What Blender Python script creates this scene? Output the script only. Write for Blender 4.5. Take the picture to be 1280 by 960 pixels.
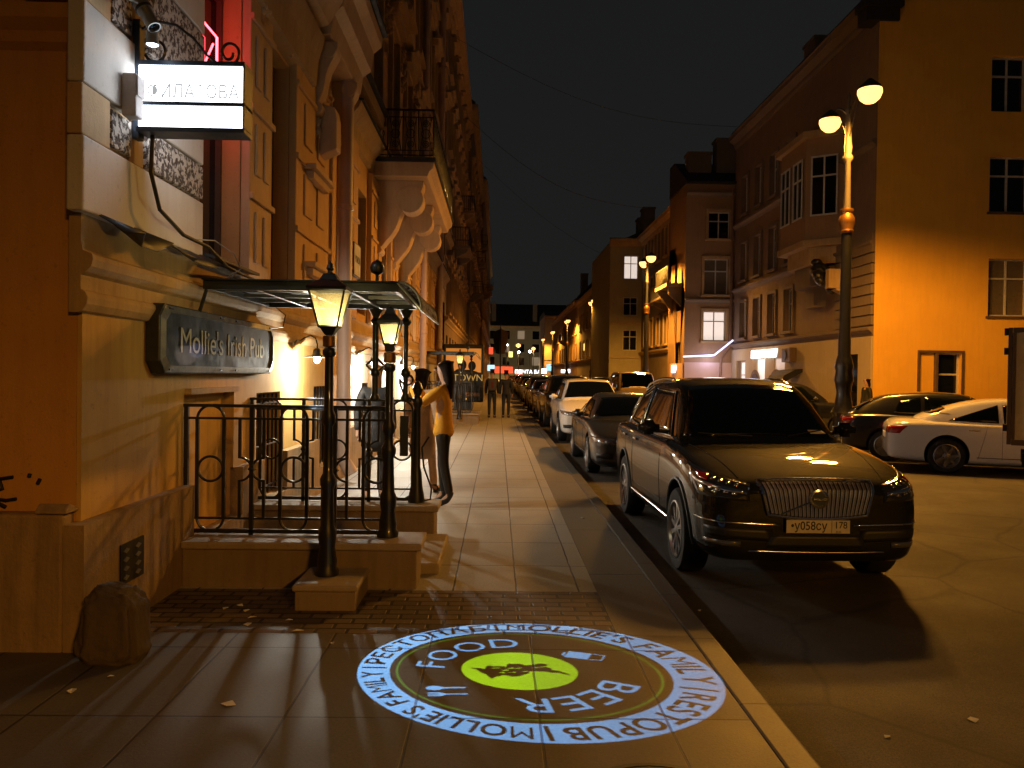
import bpy, bmesh, math, random
import numpy as np
from mathutils import Vector, Matrix, Euler
from mathutils.bvhtree import BVHTree
random.seed(7)
rad = math.radians
for _o in list(bpy.data.objects): bpy.data.objects.remove(_o)
SC = bpy.context.scene
COL = SC.collection
# ---------------------------------------------------------------- camera
cd = bpy.data.cameras.new('camera'); cam = bpy.data.objects.new('camera', cd); COL.objects.link(cam)
cam.location = (0, 0, 1.65); cam.rotation_euler = (rad(89.30), rad(-0.8), rad(-1.03))
cd.sensor_width = 36; cd.lens = 28.125; cd.clip_end = 1500; cd.clip_start = 0.05
SC.camera = cam
# ---------------------------------------------------------------- world, exposure
W = bpy.data.worlds.new("World"); SC.world = W; W.use_nodes = True
_n = W.node_tree.nodes; _l = W.node_tree.links
_bg = _n['Background']
_tc = _n.new('ShaderNodeTexCoord'); _sx = _n.new('ShaderNodeSeparateXYZ'); _rp = _n.new('ShaderNodeValToRGB')
_l.new(_tc.outputs['Generated'], _sx.inputs[0]); _l.new(_sx.outputs['Z'], _rp.inputs[0]); _l.new(_rp.outputs[0], _bg.inputs[0])
_rp.color_ramp.elements[0].position = 0.0; _rp.color_ramp.elements[0].color = (0.105, 0.105, 0.100, 1)
_rp.color_ramp.elements[1].position = 0.7; _rp.color_ramp.elements[1].color = (0.070, 0.072, 0.076, 1)
_bg.inputs[1].default_value = 0.10
SC.view_settings.view_transform = 'Standard'; SC.view_settings.look = 'None'
SC.view_settings.exposure = 0.28; SC.view_settings.gamma = 1.0
SC.render.engine = 'CYCLES'
SC.cycles.use_denoising = True
SC.cycles.max_bounces = 5; SC.cycles.diffuse_bounces = 3; SC.cycles.glossy_bounces = 3
SC.cycles.transmission_bounces = 4; SC.cycles.transparent_max_bounces = 12
SC.cycles.sample_clamp_indirect = 4.0; SC.cycles.sample_clamp_direct = 0
SC.cycles.caustics_reflective = False; SC.cycles.caustics_refractive = False
SODIUM = (1.0, 0.42, 0.055)
K_LAMP = 3100.0          # street lamp head, watts
# street lamps stand on the right pavement every 27 m
LAMP_X = 8.72
LAMP_Y = [20, 47, 74, 101, 128, 155]
def lamp_light(name, loc, power, color, kind='POINT', radius=0.1, angle=None, rot=None, blend=0.3, parent=None):
    d = bpy.data.lights.new(name, kind); d.energy = power; d.color = color; d.shadow_soft_size = radius
    if kind == 'SPOT':
        d.spot_size = angle; d.spot_blend = blend
    o = bpy.data.objects.new(name, d); COL.objects.link(o); o.location = loc
    if rot: o.rotation_euler = rot
    if parent: o.parent = parent
    return o
# ---------------------------------------------------------------- materials
MATS = {}
def new_mat(name):
    m = bpy.data.materials.new(name); m.use_nodes = True
    return m, m.node_tree.nodes, m.node_tree.links, m.node_tree.nodes['Principled BSDF']
def pos(n, l, scale=(1, 1, 1)):
    g = n.new('ShaderNodeNewGeometry'); mp = n.new('ShaderNodeMapping'); mp.inputs['Scale'].default_value = scale
    l.new(g.outputs['Position'], mp.inputs[0]); return mp.outputs[0]
def objc(n, l, scale=(1, 1, 1)):
    g = n.new('ShaderNodeTexCoord'); mp = n.new('ShaderNodeMapping'); mp.inputs['Scale'].default_value = scale
    l.new(g.outputs['Object'], mp.inputs[0]); return mp.outputs[0]
def noise(n, l, vec, scale, detail=4, rough=0.6):
    t = n.new('ShaderNodeTexNoise'); t.inputs['Scale'].default_value = scale; t.inputs['Detail'].default_value = detail
    t.inputs['Roughness'].default_value = rough; l.new(vec, t.inputs['Vector']); return t.outputs['Fac']
def ramp(n, l, fac, stops):
    r = n.new('ShaderNodeValToRGB'); e = r.color_ramp.elements
    while len(e) < len(stops): e.new(0.5)
    for i, (p, c) in enumerate(stops):
        e[i].position = p; e[i].color = (c, c, c, 1) if not isinstance(c, tuple) else (*c[:3], 1)
    l.new(fac, r.inputs[0]); return r.outputs[0]
def mix(n, l, fac, a, b, mode='MIX'):
    m = n.new('ShaderNodeMix'); m.data_type = 'RGBA'; m.blend_type = mode
    for s, v in ((m.inputs[0], fac), (m.inputs[6], a), (m.inputs[7], b)):
        if isinstance(v, (int, float)): s.default_value = v
        elif isinstance(v, tuple): s.default_value = (*v[:3], 1)
        else: l.new(v, s)
    return m.outputs[2]
def bump(n, l, b, h, strength=0.3, dist=0.01):
    bp = n.new('ShaderNodeBump'); bp.inputs['Strength'].default_value = strength; bp.inputs['Distance'].default_value = dist
    l.new(h, bp.inputs['Height']); l.new(bp.outputs[0], b.inputs['Normal']); return bp
def stucco(name, c, stain=None, amt=0.55, rough=0.85, bscale=60, bstr=0.35, seam=None):
    """painted plaster: broad weathering, runs, fine grain"""
    m, n, l, b = new_mat(name)
    stain = stain or tuple(x * 0.45 for x in c)
    v = pos(n, l)
    big = ramp(n, l, noise(n, l, v, 1.3, 6, 0.65), [(0.35, 0.0), (0.75, 1.0)])
    runs = ramp(n, l, noise(n, l, pos(n, l, (5, 5, 0.5)), 2.2, 5, 0.7), [(0.45, 0.0), (0.8, 1.0)])
    spots = ramp(n, l, noise(n, l, v, 22, 3, 0.7), [(0.62, 0.0), (0.72, 1.0)])
    f = mix(n, l, 0.5, big, runs)
    pt = ramp(n, l, noise(n, l, pos(n, l, (0.8, 0.8, 1.6)), 0.55, 2, 0.4), [(0.52, 0.0), (0.56, 1.0)])
    f = mix(n, l, mix(n, l, pt, (0, 0, 0), (0.22, 0.22, 0.22)), f, (0.9, 0.9, 0.9))
    f2 = mix(n, l, f, (0, 0, 0), (amt, amt, amt))
    col = mix(n, l, f2, c, stain)
    col = mix(n, l, mix(n, l, spots, (0, 0, 0), (0.28, 0.28, 0.28)), col, tuple(x * 0.5 for x in stain))
    l.new(col, b.inputs['Base Color']); b.inputs['Roughness'].default_value = rough
    h = mix(n, l, 0.35, noise(n, l, v, bscale, 4, 0.7), noise(n, l, v, 5, 4, 0.5))
    bump(n, l, b, h, bstr, 0.012)
    return m
def plain(name, c, rough=0.5, metal=0.0, coat=0.0, grime=0.15, bstr=0.0, bscale=80, spec=None):
    m, n, l, b = new_mat(name)
    v = objc(n, l)
    f = ramp(n, l, noise(n, l, v, 6, 5, 0.7), [(0.35, 0.0), (0.75, 1.0)])
    l.new(mix(n, l, f, c, tuple(x * (1 - grime * 2.2 if grime < .4 else .2) for x in c)), b.inputs['Base Color'])
    b.inputs['Metallic'].default_value = metal; b.inputs['Coat Weight'].default_value = coat
    r = mix(n, l, f, (rough, rough, rough), (min(1, rough + grime),) * 3)
    l.new(r, b.inputs['Roughness'])
    if spec is not None: b.inputs['Specular IOR Level'].default_value = spec
    if bstr: bump(n, l, b, noise(n, l, v, bscale, 4), bstr, 0.004)
    return m
def emis(name, c, s, base=(0.8, 0.8, 0.8)):
    m, n, l, b = new_mat(name)
    b.inputs['Base Color'].default_value = (*base, 1); b.inputs['Emission Color'].default_value = (*c, 1)
    b.inputs['Emission Strength'].default_value = s; b.inputs['Roughness'].default_value = 0.4
    return m
def M(k): return MATS[k]
MATS.update(
    plaster_side=stucco('ochre_plaster_side', (0.62, 0.32, 0.07), (0.38, 0.18, 0.04), 0.75),
    plaster_low=stucco('ochre_plaster', (0.66, 0.42, 0.12), (0.34, 0.20, 0.06), 0.85),
    plaster_cream=stucco('cream_plaster', (0.66, 0.46, 0.25), (0.36, 0.22, 0.10), 0.8),
    plaster_warm=stucco('warm_plaster', (0.66, 0.40, 0.15), (0.34, 0.19, 0.07), 0.7),
    plaster_pale=stucco('pale_plaster', (0.72, 0.68, 0.62), (0.5, 0.44, 0.36), 0.6),
    plinth=stucco('plinth_stone', (0.40, 0.27, 0.13), (0.09, 0.06, 0.03), 1.0, bscale=18, bstr=1.0),
    stone=stucco('limestone', (0.27, 0.20, 0.12), (0.11, 0.075, 0.045), 0.9, bscale=40, bstr=0.5),
    trim=stucco('moulding_plaster', (0.54, 0.37, 0.17), (0.22, 0.14, 0.07), 0.9),
    yellow=stucco('yellow_gable', (0.88, 0.50, 0.06), (0.66, 0.34, 0.04), 0.7, bstr=0.15),
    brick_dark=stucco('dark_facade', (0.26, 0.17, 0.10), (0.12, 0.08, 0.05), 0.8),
    facade_orange=stucco('orange_facade', (0.36, 0.22, 0.11), (0.20, 0.12, 0.06), 0.7),
    facade_olive=stucco('olive_facade', (0.42, 0.37, 0.22), (0.24, 0.20, 0.12), 0.6),
    facade_buff=stucco('buff_facade', (0.52, 0.42, 0.26), (0.30, 0.23, 0.14), 0.6),
    facade_pink=stucco('pink_shopfront', (0.62, 0.44, 0.36), (0.48, 0.32, 0.25), 0.4),
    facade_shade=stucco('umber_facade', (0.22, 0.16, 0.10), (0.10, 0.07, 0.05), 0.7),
    roof=plain('roof_metal', (0.035, 0.033, 0.032), 0.6, 0.2),
    iron=plain('black_iron', (0.012, 0.012, 0.012), 0.32, 0.0, 0.35, 0.2, 0.25, 90),
    iron2=plain('dark_green_iron', (0.012, 0.017, 0.014), 0.35, 0.0, 0.3, 0.2, 0.2, 90),
    brass=plain('brass_ring', (0.32, 0.16, 0.05), 0.35, 0.8),
    steel=plain('dull_steel', (0.30, 0.31, 0.29), 0.38, 0.7, 0, 0.25),
    darksteel=plain('dark_steel', (0.06, 0.065, 0.065), 0.4, 0.6, 0, 0.2),
    chrome=plain('chrome', (0.78, 0.79, 0.80), 0.14, 1.0, 0, 0.04), satin=plain('satin_metal', (0.72, 0.73, 0.74), 0.38, 0.8, 0, 0.04),
    rubber=plain('rubber', (0.012, 0.012, 0.012), 0.75),
    rim=plain('alloy_rim', (0.42, 0.42, 0.43), 0.3, 0.85, 0, 0.1),
    glassdark=plain('dark_window_glass', (0.006, 0.007, 0.008), 0.06, 0, 0.0, 0.02),
    carglass=plain('car_glass', (0.003, 0.004, 0.004), 0.04, 0, 0.0, 0.01),
    carglass_side=plain('car_side_glass', (0.02, 0.022, 0.024), 0.03, 0.25, 0.0, 0.01),
    frame_white=plain('white_window_frame', (0.62, 0.60, 0.55), 0.5),
    frame_brown=plain('brown_window_frame', (0.13, 0.08, 0.05), 0.5),
    blackplastic=plain('black_plastic', (0.013, 0.013, 0.013), 0.45),
    pipe=stucco('downpipe_paint', (0.52, 0.36, 0.27), (0.34, 0.22, 0.16), 0.5, rough=0.5, bstr=0.1),
    red_lens=plain('red_lens', (0.35, 0.01, 0.015), 0.12, 0, 0.6, 0.05),
    clear_lens=plain('lamp_lens', (0.30, 0.31, 0.32), 0.1, 0.75, 0.8, 0.1),
    skin=plain('skin', (0.42, 0.24, 0.16), 0.55), hair_dark=plain('dark_hair', (0.010, 0.005, 0.003), 0.8, bstr=1.0, bscale=90, spec=0.15),
    hair_fair=plain('fair_hair', (0.24, 0.15, 0.07), 0.5, bstr=0.6, bscale=60),
    coat_yellow=plain('yellow_wool', (0.70, 0.33, 0.02), 0.85, bstr=0.4), cloth_black=plain('black_cloth', (0.012, 0.012, 0.014), 0.7, bstr=0.4),
    leather_black=plain('black_leather', (0.010, 0.010, 0.011), 0.32, bstr=0.2), cloth_beige=plain('beige_cloth', (0.46, 0.30, 0.18), 0.85, bstr=0.3),
    cloth_navy=plain('navy_cloth', (0.015, 0.018, 0.028), 0.8, bstr=0.3), cloth_red=plain('red_cloth', (0.10, 0.012, 0.010), 0.8),
    bone=plain('pale_cloth', (0.55, 0.5, 0.45), 0.8), paper=plain('white_paper', (0.75, 0.72, 0.66), 0.8),
    wirecoat=plain('cable_rubber', (0.01, 0.01, 0.01), 0.5), wiregrey=plain('grey_cable', (0.4, 0.39, 0.37), 0.5),
    greybox=plain('grey_box_plastic', (0.42, 0.38, 0.35), 0.6), signblue=plain('navy_painted_metal', (0.03, 0.05, 0.08), 0.4),
    graffiti=plain('black_spray_paint', (0.008, 0.008, 0.01), 0.6),
    glow_white=emis('lightbox_face', (0.84, 0.90, 1.0), 6), glow_cool=emis('white_bulb', (1.0, 0.98, 0.90), 60),
    glow_sodium=emis('sodium_globe', (1.0, 0.46, 0.12), 2.6), glow_sodium_far=emis('sodium_globe_far', (1.0, 0.44, 0.12), 2.4),
    neon_red=emis('red_neon', (1.0, 0.05, 0.07), 9), room_lit=emis('lit_room', (1.0, 0.86, 0.76), 0.6), room_dim=emis('dim_room', (1.0, 0.7, 0.4), 0.12),
    screen=emis('blue_screen', (0.25, 0.75, 0.95), 1.6), sign_white=emis('white_sign_letters', (0.8, 0.88, 1.0), 3), sign_blue=emis('blue_sign', (0.05, 0.16, 1.0), 3),
    sign_red=emis('red_sign', (1.0, 0.08, 0.03), 1.0), sign_yellow=emis('yellow_sign', (1.0, 0.72, 0.18), 1.6), sign_cyan=emis('cyan_sign', (0.2, 0.6, 0.8), 1.2),
    led_blue=emis('blue_led_strip', (0.45, 0.5, 1.0), 2.0), letters_grey=emis('letter_outline', (0.80, 0.81, 0.80), 0.42, (0.3, 0.3, 0.3)), letters_white=emis('letter_face', (0.80, 0.84, 0.84), 0.34, (0.2, 0.2, 0.2)),
    lensw=emis('projector_lens', (0.75, 0.85, 1.0), 14),
    headlight_on=emis('lit_headlamp', (1.0, 0.93, 0.8), 5),
)
MATS['curtained'] = plain('curtained_glass', (0.16, 0.13, 0.09), 0.25)
def pitted():
    m, n, l, b = new_mat('vermiculated_stone')
    v = pos(n, l)
    t = n.new('ShaderNodeTexVoronoi'); t.inputs['Scale'].default_value = 34; t.distance = 'EUCLIDEAN'
    nz = n.new('ShaderNodeTexNoise'); nz.inputs['Scale'].default_value = 26; nz.inputs['Detail'].default_value = 2; l.new(v, nz.inputs['Vector'])
    mv = mix(n, l, 0.06, v, nz.outputs['Color']); l.new(mv, t.inputs['Vector'])
    f = ramp(n, l, noise(n, l, mv, 30, 2, 0.5), [(0.44, 0.0), (0.53, 1.0)])
    l.new(mix(n, l, f, (0.10, 0.075, 0.06), (0.60, 0.54, 0.47)), b.inputs['Base Color']); b.inputs['Roughness'].default_value = 0.9
    bump(n, l, b, f, 0.9, 0.02); return m
MATS['pitted'] = pitted()
def slab_mat(name, w, h, c1, c2, mortar=(0.012, 0.010, 0.008), ms=0.008, off=0.0, ox=0.0, oy=0.0, rough=0.6, wet=0.12):
    m, n, l, b = new_mat(name)
    g = n.new('ShaderNodeNewGeometry'); mp = n.new('ShaderNodeMapping'); mp.inputs['Location'].default_value = (ox, oy, 0)
    l.new(g.outputs['Position'], mp.inputs[0])
    nzv = n.new('ShaderNodeTexNoise'); nzv.inputs['Scale'].default_value = 3.0; nzv.inputs['Detail'].default_value = 3; l.new(mp.outputs[0], nzv.inputs['Vector'])
    va = n.new('ShaderNodeVectorMath'); va.operation = 'MULTIPLY_ADD'; l.new(nzv.outputs['Color'], va.inputs[0]); va.inputs[1].default_value = (0.012, 0.012, 0); l.new(mp.outputs[0], va.inputs[2])
    t = n.new('ShaderNodeTexBrick'); t.offset = off; t.squash = 1.0; t.inputs['Scale'].default_value = 1.0
    t.inputs['Brick Width'].default_value = w; t.inputs['Row Height'].default_value = h; t.inputs['Mortar Size'].default_value = ms
    t.inputs['Mortar Smooth'].default_value = 0.3; t.inputs['Bias'].default_value = 0.0
    t.inputs['Color1'].default_value = (*c1, 1); t.inputs['Color2'].default_value = (*c2, 1); t.inputs['Mortar'].default_value = (*mortar, 1)
    l.new(va.outputs[0], t.inputs['Vector'])
    v = mp.outputs[0]
    st = ramp(n, l, noise(n, l, v, 1.7, 7, 0.7), [(0.35, 0.0), (0.72, 1.0)])
    sp = ramp(n, l, noise(n, l, v, 60, 3, 0.8), [(0.35, 0.72), (0.7, 1.1)])
    gum = ramp(n, l, noise(n, l, v, 7, 2, 0.5), [(0.70, 0.0), (0.74, 1.0)])
    col = mix(n, l, mix(n, l, st, (0, 0, 0), (0.45, 0.45, 0.45)), t.outputs['Color'], tuple(x * 0.5 for x in c1))
    col = mix(n, l, 1.0, col, sp, 'MULTIPLY')
    col = mix(n, l, mix(n, l, gum, (0, 0, 0), (0.4, 0.4, 0.4)), col, tuple(x * 0.35 for x in c1))
    l.new(col, b.inputs['Base Color'])
    rr = mix(n, l, st, (rough,) * 3, (rough - wet,) * 3); l.new(rr, b.inputs['Roughness'])
    hh = mix(n, l, 0.25, t.outputs['Fac'], noise(n, l, v, 90, 3, 0.7))
    inv = n.new('ShaderNodeMath'); inv.operation = 'SUBTRACT'; inv.inputs[0].default_value = 1.0; l.new(hh, inv.inputs[1])
    bump(n, l, b, inv.outputs[0], 0.5, 0.01)
    return m
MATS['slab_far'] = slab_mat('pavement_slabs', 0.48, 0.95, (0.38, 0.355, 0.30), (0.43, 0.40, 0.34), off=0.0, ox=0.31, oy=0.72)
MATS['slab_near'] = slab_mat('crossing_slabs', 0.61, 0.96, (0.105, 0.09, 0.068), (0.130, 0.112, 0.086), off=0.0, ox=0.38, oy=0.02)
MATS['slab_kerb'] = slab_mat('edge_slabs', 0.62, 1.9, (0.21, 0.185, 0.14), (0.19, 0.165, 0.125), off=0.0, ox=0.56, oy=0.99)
MATS['brick'] = slab_mat('setts', 0.20, 0.105, (0.09, 0.065, 0.045), (0.20, 0.145, 0.10), ms=0.013, off=0.5, ox=0.03)
MATS['granite'] = slab_mat('granite_kerb', 5.0, 1.0, (0.115, 0.10, 0.08), (0.13, 0.115, 0.09), off=0.0)
def asphalt():
    m, n, l, b = new_mat('asphalt')
    v = pos(n, l)
    st = ramp(n, l, noise(n, l, v, 0.7, 7, 0.65), [(0.35, 0.0), (0.7, 1.0)])
    agg = ramp(n, l, noise(n, l, v, 130, 3, 0.8), [(0.35, 0.15), (0.72, 2.2)])
    oil = ramp(n, l, noise(n, l, pos(n, l, (1.0, 1.6, 1)), 1.6, 3, 0.6), [(0.66, 0.0), (0.74, 1.0)])
    crack = n.new('ShaderNodeTexVoronoi'); crack.feature = 'DISTANCE_TO_EDGE'; crack.inputs['Scale'].default_value = 0.45
    nv = n.new('ShaderNodeTexNoise'); nv.inputs['Scale'].default_value = 2.5; nv.inputs['Detail'].default_value = 5; l.new(v, nv.inputs['Vector'])
    l.new(mix(n, l, 0.12, v, nv.outputs['Color']), crack.inputs['Vector'])
    cr = ramp(n, l, crack.outputs['Distance'], [(0.0, 0.25), (0.012, 1.0)])
    col = mix(n, l, st, (0.036, 0.030, 0.023), (0.064, 0.054, 0.041))
    col = mix(n, l, 1.0, col, agg, 'MULTIPLY'); col = mix(n, l, 1.0, col, cr, 'MULTIPLY')
    col = mix(n, l, mix(n, l, oil, (0, 0, 0), (0.55, 0.55, 0.55)), col, (0.02, 0.016, 0.012))
    l.new(col, b.inputs['Base Color']); l.new(mix(n, l, st, (0.72,) * 3, (0.55,) * 3), b.inputs['Roughness'])
    bump(n, l, b, noise(n, l, v, 70, 4, 0.9), 1.0, 0.012); return m
MATS['asphalt'] = asphalt()
def paint(name, c, metal=0.5, rough=0.28):
    m, n, l, b = new_mat(name)
    f = noise(n, l, objc(n, l), 900, 1, 0.5)
    l.new(mix(n, l, ramp(n, l, f, [(0.4, 0.0), (0.7, 1.0)]), c, tuple(min(1, x * 1.5 + 0.004) for x in c)), b.inputs['Base Color'])
    b.inputs['Metallic'].default_value = metal; b.inputs['Specular IOR Level'].default_value = 0.02 if metal == 0 else 0.5
    d = ramp(n, l, noise(n, l, objc(n, l), 3, 6, 0.7), [(0.3, rough), (0.8, rough + 0.1)])
    l.new(d, b.inputs['Roughness']); b.inputs['Coat Weight'].default_value = 1.0; b.inputs['Coat Roughness'].default_value = 0.03
    return m
def lantern_glass():
    m, n, l, b = new_mat('hammered_lantern_glass')
    v = objc(n, l, (1, 1, 2.2)); t = n.new('ShaderNodeTexVoronoi'); t.inputs['Scale'].default_value = 70; l.new(v, t.inputs['Vector'])
    f = ramp(n, l, t.outputs['Distance'], [(0.1, 0.45), (0.6, 1.0)])
    g = n.new('ShaderNodeTexCoord'); vd = n.new('ShaderNodeVectorMath'); vd.operation = 'DISTANCE'; l.new(g.outputs['Object'], vd.inputs[0]); vd.inputs[1].default_value = (0.04, -0.04, 0.07)
    hot = ramp(n, l, vd.outputs['Value'], [(0.03, 1.0), (0.22, 0.16)])
    s = mix(n, l, 1.0, f, hot, 'MULTIPLY')
    b.inputs['Emission Color'].default_value = (1.0, 0.85, 0.42, 1); b.inputs['Base Color'].default_value = (0.5, 0.4, 0.15, 1)
    mu = n.new('ShaderNodeMath'); mu.operation = 'MULTIPLY'; l.new(s, mu.inputs[0]); mu.inputs[1].default_value = 1.15
    l.new(mu.outputs[0], b.inputs['Emission Strength']); b.inputs['Roughness'].default_value = 0.25
    tr = n.new('ShaderNodeBsdfTransparent'); tr.inputs[0].default_value = (1.0, 0.94, 0.70, 1); ms_ = n.new('ShaderNodeMixShader'); ms_.inputs[0].default_value = 0.45
    l.new(tr.outputs[0], ms_.inputs[1]); l.new(b.outputs[0], ms_.inputs[2]); l.new(ms_.outputs[0], n['Material Output'].inputs[0]); return m
MATS['lantern'] = lantern_glass()
# ---------------------------------------------------------------- mesh helpers
def tag(o, label=None, cat=None, group=None, kind=None):
    if label: o['label'] = label
    if cat: o['category'] = cat
    if group: o['group'] = group
    if kind: o['kind'] = kind
    return o
def thing(name, label, cat, loc=(0, 0, 0), rz=0.0, group=None, kind=None):
    o = bpy.data.objects.new(name, None); COL.objects.link(o); o.location = loc; o.rotation_euler = (0, 0, rz)
    o.empty_display_size = 0.2
    return tag(o, label, cat, group, kind)
class MB:
    def __init__(s): s.v = []; s.f = []; s.mi = []; s.cur = 0
    def add(s, vs, fs):
        b = len(s.v); s.v.extend([tuple(map(float, q)) for q in vs]); s.f.extend([tuple(b + i for i in f) for f in fs]); s.mi.extend([s.cur] * len(fs)); return s
    def box(s, x0, x1, y0, y1, z0, z1):
        x0, x1 = min(x0, x1), max(x0, x1); y0, y1 = min(y0, y1), max(y0, y1); z0, z1 = min(z0, z1), max(z0, z1)
        return s.add([(x0, y0, z0), (x1, y0, z0), (x1, y1, z0), (x0, y1, z0), (x0, y0, z1), (x1, y0, z1), (x1, y1, z1), (x0, y1, z1)],
                     [(0, 3, 2, 1), (4, 5, 6, 7), (0, 1, 5, 4), (1, 2, 6, 5), (2, 3, 7, 6), (3, 0, 4, 7)])
    def prism(s, poly, axis, a, b):
        """poly in the two other axes (order kept), extruded along axis from a to b"""
        n = len(poly)
        def mk(p, t):
            return {'x': (t, p[0], p[1]), 'y': (p[0], t, p[1]), 'z': (p[0], p[1], t)}[axis]
        vs = [mk(p, a) for p in poly] + [mk(p, b) for p in poly]
        fs = [tuple(range(n - 1, -1, -1)), tuple(range(n, 2 * n))] + [(i, (i + 1) % n, n + (i + 1) % n, n + i) for i in range(n)]
        return s.add(vs, fs)
    def lathe(s, prof, c=(0, 0, 0), n=16, axis='z', a0=0.0, caps=True):
        vs = []; fs = []
        for r, z in prof:
            for k in range(n):
                a = a0 + 2 * math.pi * k / n; u, w = r * math.cos(a), r * math.sin(a)
                q = {'z': (u, w, z), 'x': (z, u, w), 'y': (w, z, u)}[axis]
                vs.append((q[0] + c[0], q[1] + c[1], q[2] + c[2]))
        m = len(prof)
        for i in range(m - 1):
            for k in range(n):
                fs.append((i * n + k, i * n + (k + 1) % n, (i + 1) * n + (k + 1) % n, (i + 1) * n + k))
        if caps: fs.append(tuple(range(n - 1, -1, -1))); fs.append(tuple((m - 1) * n + k for k in range(n)))
        return s.add(vs, fs)
    def tube(s, pts, r, n=6, closed=False):
        P = [Vector(p) for p in pts]; m = len(P); vs = []; fs = []
        rr = r if isinstance(r, (list, tuple)) else [r] * m
        up = Vector((0, 0, 1)); prevn = None
        for i in range(m):
            a = P[(i - 1) % m] if (closed or i > 0) else P[i]; b = P[(i + 1) % m] if (closed or i < m - 1) else P[i]
            t = (b - a).normalized() if (b - a).length > 1e-9 else Vector((0, 0, 1))
            if prevn is None:
                q = t.cross(up)
                if q.length < 1e-3: q = t.cross(Vector((1, 0, 0)))
                prevn = q.normalized()
            q = prevn - t * prevn.dot(t)
            if q.length < 1e-6: q = t.orthogonal()
            q.normalize(); prevn = q; w = t.cross(q)
            for k in range(n):
                an = 2 * math.pi * k / n; vs.append(P[i] + (q * math.cos(an) + w * math.sin(an)) * rr[i])
        for i in range(m if closed else m - 1):
            j = (i + 1) % m
            for k in range(n): fs.append((i * n + k, i * n + (k + 1) % n, j * n + (k + 1) % n, j * n + k))
        if not closed: fs.append(tuple(range(n - 1, -1, -1))); fs.append(tuple((m - 1) * n + k for k in range(n)))
        return s.add(vs, fs)
    def arc(s, c, r, a0, a1, plane='xz', th=0.01, n=14, off=0.0, sides=6):
        pts = []
        for k in range(n + 1):
            a = a0 + (a1 - a0) * k / n; u, w = c[0] + r * math.cos(a), c[2] + r * math.sin(a)
            pts.append((u, c[1] + off, w) if plane == 'xz' else (c[0], c[1] + r * math.cos(a), c[2] + r * math.sin(a)))
        full = abs(abs(a1 - a0) - 2 * math.pi) < 1e-4
        if full: pts = pts[:-1]
        return s.tube(pts, th, sides, closed=full)
    def build(s, name, mat, parent=None, smooth=False, bevel=0.0, loc=None, angle=None):
        me = bpy.data.meshes.new(name); me.from_pydata(s.v, [], s.f)
        ms = mat if isinstance(mat, (list, tuple)) else [mat]
        for q in ms: me.materials.append(M(q) if isinstance(q, str) else q)
        for p, k in zip(me.polygons, s.mi): p.material_index = k
        bm = bmesh.new(); bm.from_mesh(me); bmesh.ops.recalc_face_normals(bm, faces=bm.faces[:]); bm.to_mesh(me); bm.free()
        if smooth:
            me.polygons.foreach_set('use_smooth', [True] * len(me.polygons))
            me.set_sharp_from_angle(angle=rad(angle or 40))
        o = bpy.data.objects.new(name, me); COL.objects.link(o)
        if parent: o.parent = parent
        if loc: o.location = loc
        if bevel:
            b = o.modifiers.new('edge', 'BEVEL'); b.width = bevel; b.segments = 2; b.limit_method = 'ANGLE'; b.angle_limit = rad(50)
        return o
def copy_tree(o, parent=None):
    c = o.copy(); COL.objects.link(c); c.parent = parent
    for ch in o.children: copy_tree(ch, c)
    return c
def evaluated_mesh(o):
    dg = bpy.context.evaluated_depsgraph_get(); dg.update()
    return bpy.data.meshes.new_from_object(o.evaluated_get(dg))
def text_obj(name, s, size, mat, parent=None, extrude=0.004, loc=(0, 0, 0), rot=(0, 0, 0), sx=1.0, offset=0.0, align='CENTER', spacing=1.0, res=4):
    cu = bpy.data.curves.new(name, 'FONT'); cu.body = s; cu.size = size; cu.extrude = extrude; cu.align_x = align; cu.align_y = 'CENTER'
    cu.offset = offset; cu.resolution_u = res; cu.space_character = spacing
    t = bpy.data.objects.new('tmp', cu); COL.objects.link(t)
    me = evaluated_mesh(t); bpy.data.objects.remove(t); me.materials.clear(); me.materials.append(M(mat) if isinstance(mat, str) else mat)
    o = bpy.data.objects.new(name, me); COL.objects.link(o); o.location = loc; o.rotation_euler = rot; o.scale = (sx, 1, 1)
    if parent: o.parent = parent
    return o
# ================================================================ ground
XF = -2.5       # left house line
XK = 1.40       # left kerb
XR = 13.0       # right house line
RZ = -0.12
def sheet(name, x0, x1, y0, y1, z, mat, kind='structure', label=None, cat=None):
    o = MB().add([(x0, y0, z), (x1, y0, z), (x1, y1, z), (x0, y1, z)], [(0, 1, 2, 3)]).build(name, mat)
    return tag(o, label, cat, kind=kind)
sheet('ground', -600, 600, -300, 900, RZ - 0.02, 'asphalt', label='dark ground far beyond the street', cat='ground')
sheet('road', XK, 60, -30, 330, RZ, 'asphalt', label='worn asphalt road between the two kerbs', cat='road')
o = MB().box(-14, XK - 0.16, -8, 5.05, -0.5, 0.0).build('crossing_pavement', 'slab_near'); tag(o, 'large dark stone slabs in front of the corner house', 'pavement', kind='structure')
o = MB().box(XF - 0.5, 0.78, 5.054, 6.06, -0.5, 0.0).build('brick_pavement', 'brick'); tag(o, 'strip of small brown brick setts across the pavement', 'pavement', kind='structure')
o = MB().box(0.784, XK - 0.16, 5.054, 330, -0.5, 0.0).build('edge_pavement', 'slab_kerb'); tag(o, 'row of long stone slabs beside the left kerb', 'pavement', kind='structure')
o = MB().box(XF - 0.5, 0.78, 6.064, 330, -0.5, 0.0).build('pavement', 'slab_far'); tag(o, 'pale slab pavement along the left houses', 'pavement', kind='structure')
o = MB().box(XK - 0.156, XK, -8, 330, -0.5, 0.003).build('kerb', 'granite', bevel=0.015); tag(o, 'granite kerb beside the parked cars', 'kerb', kind='structure')
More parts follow.
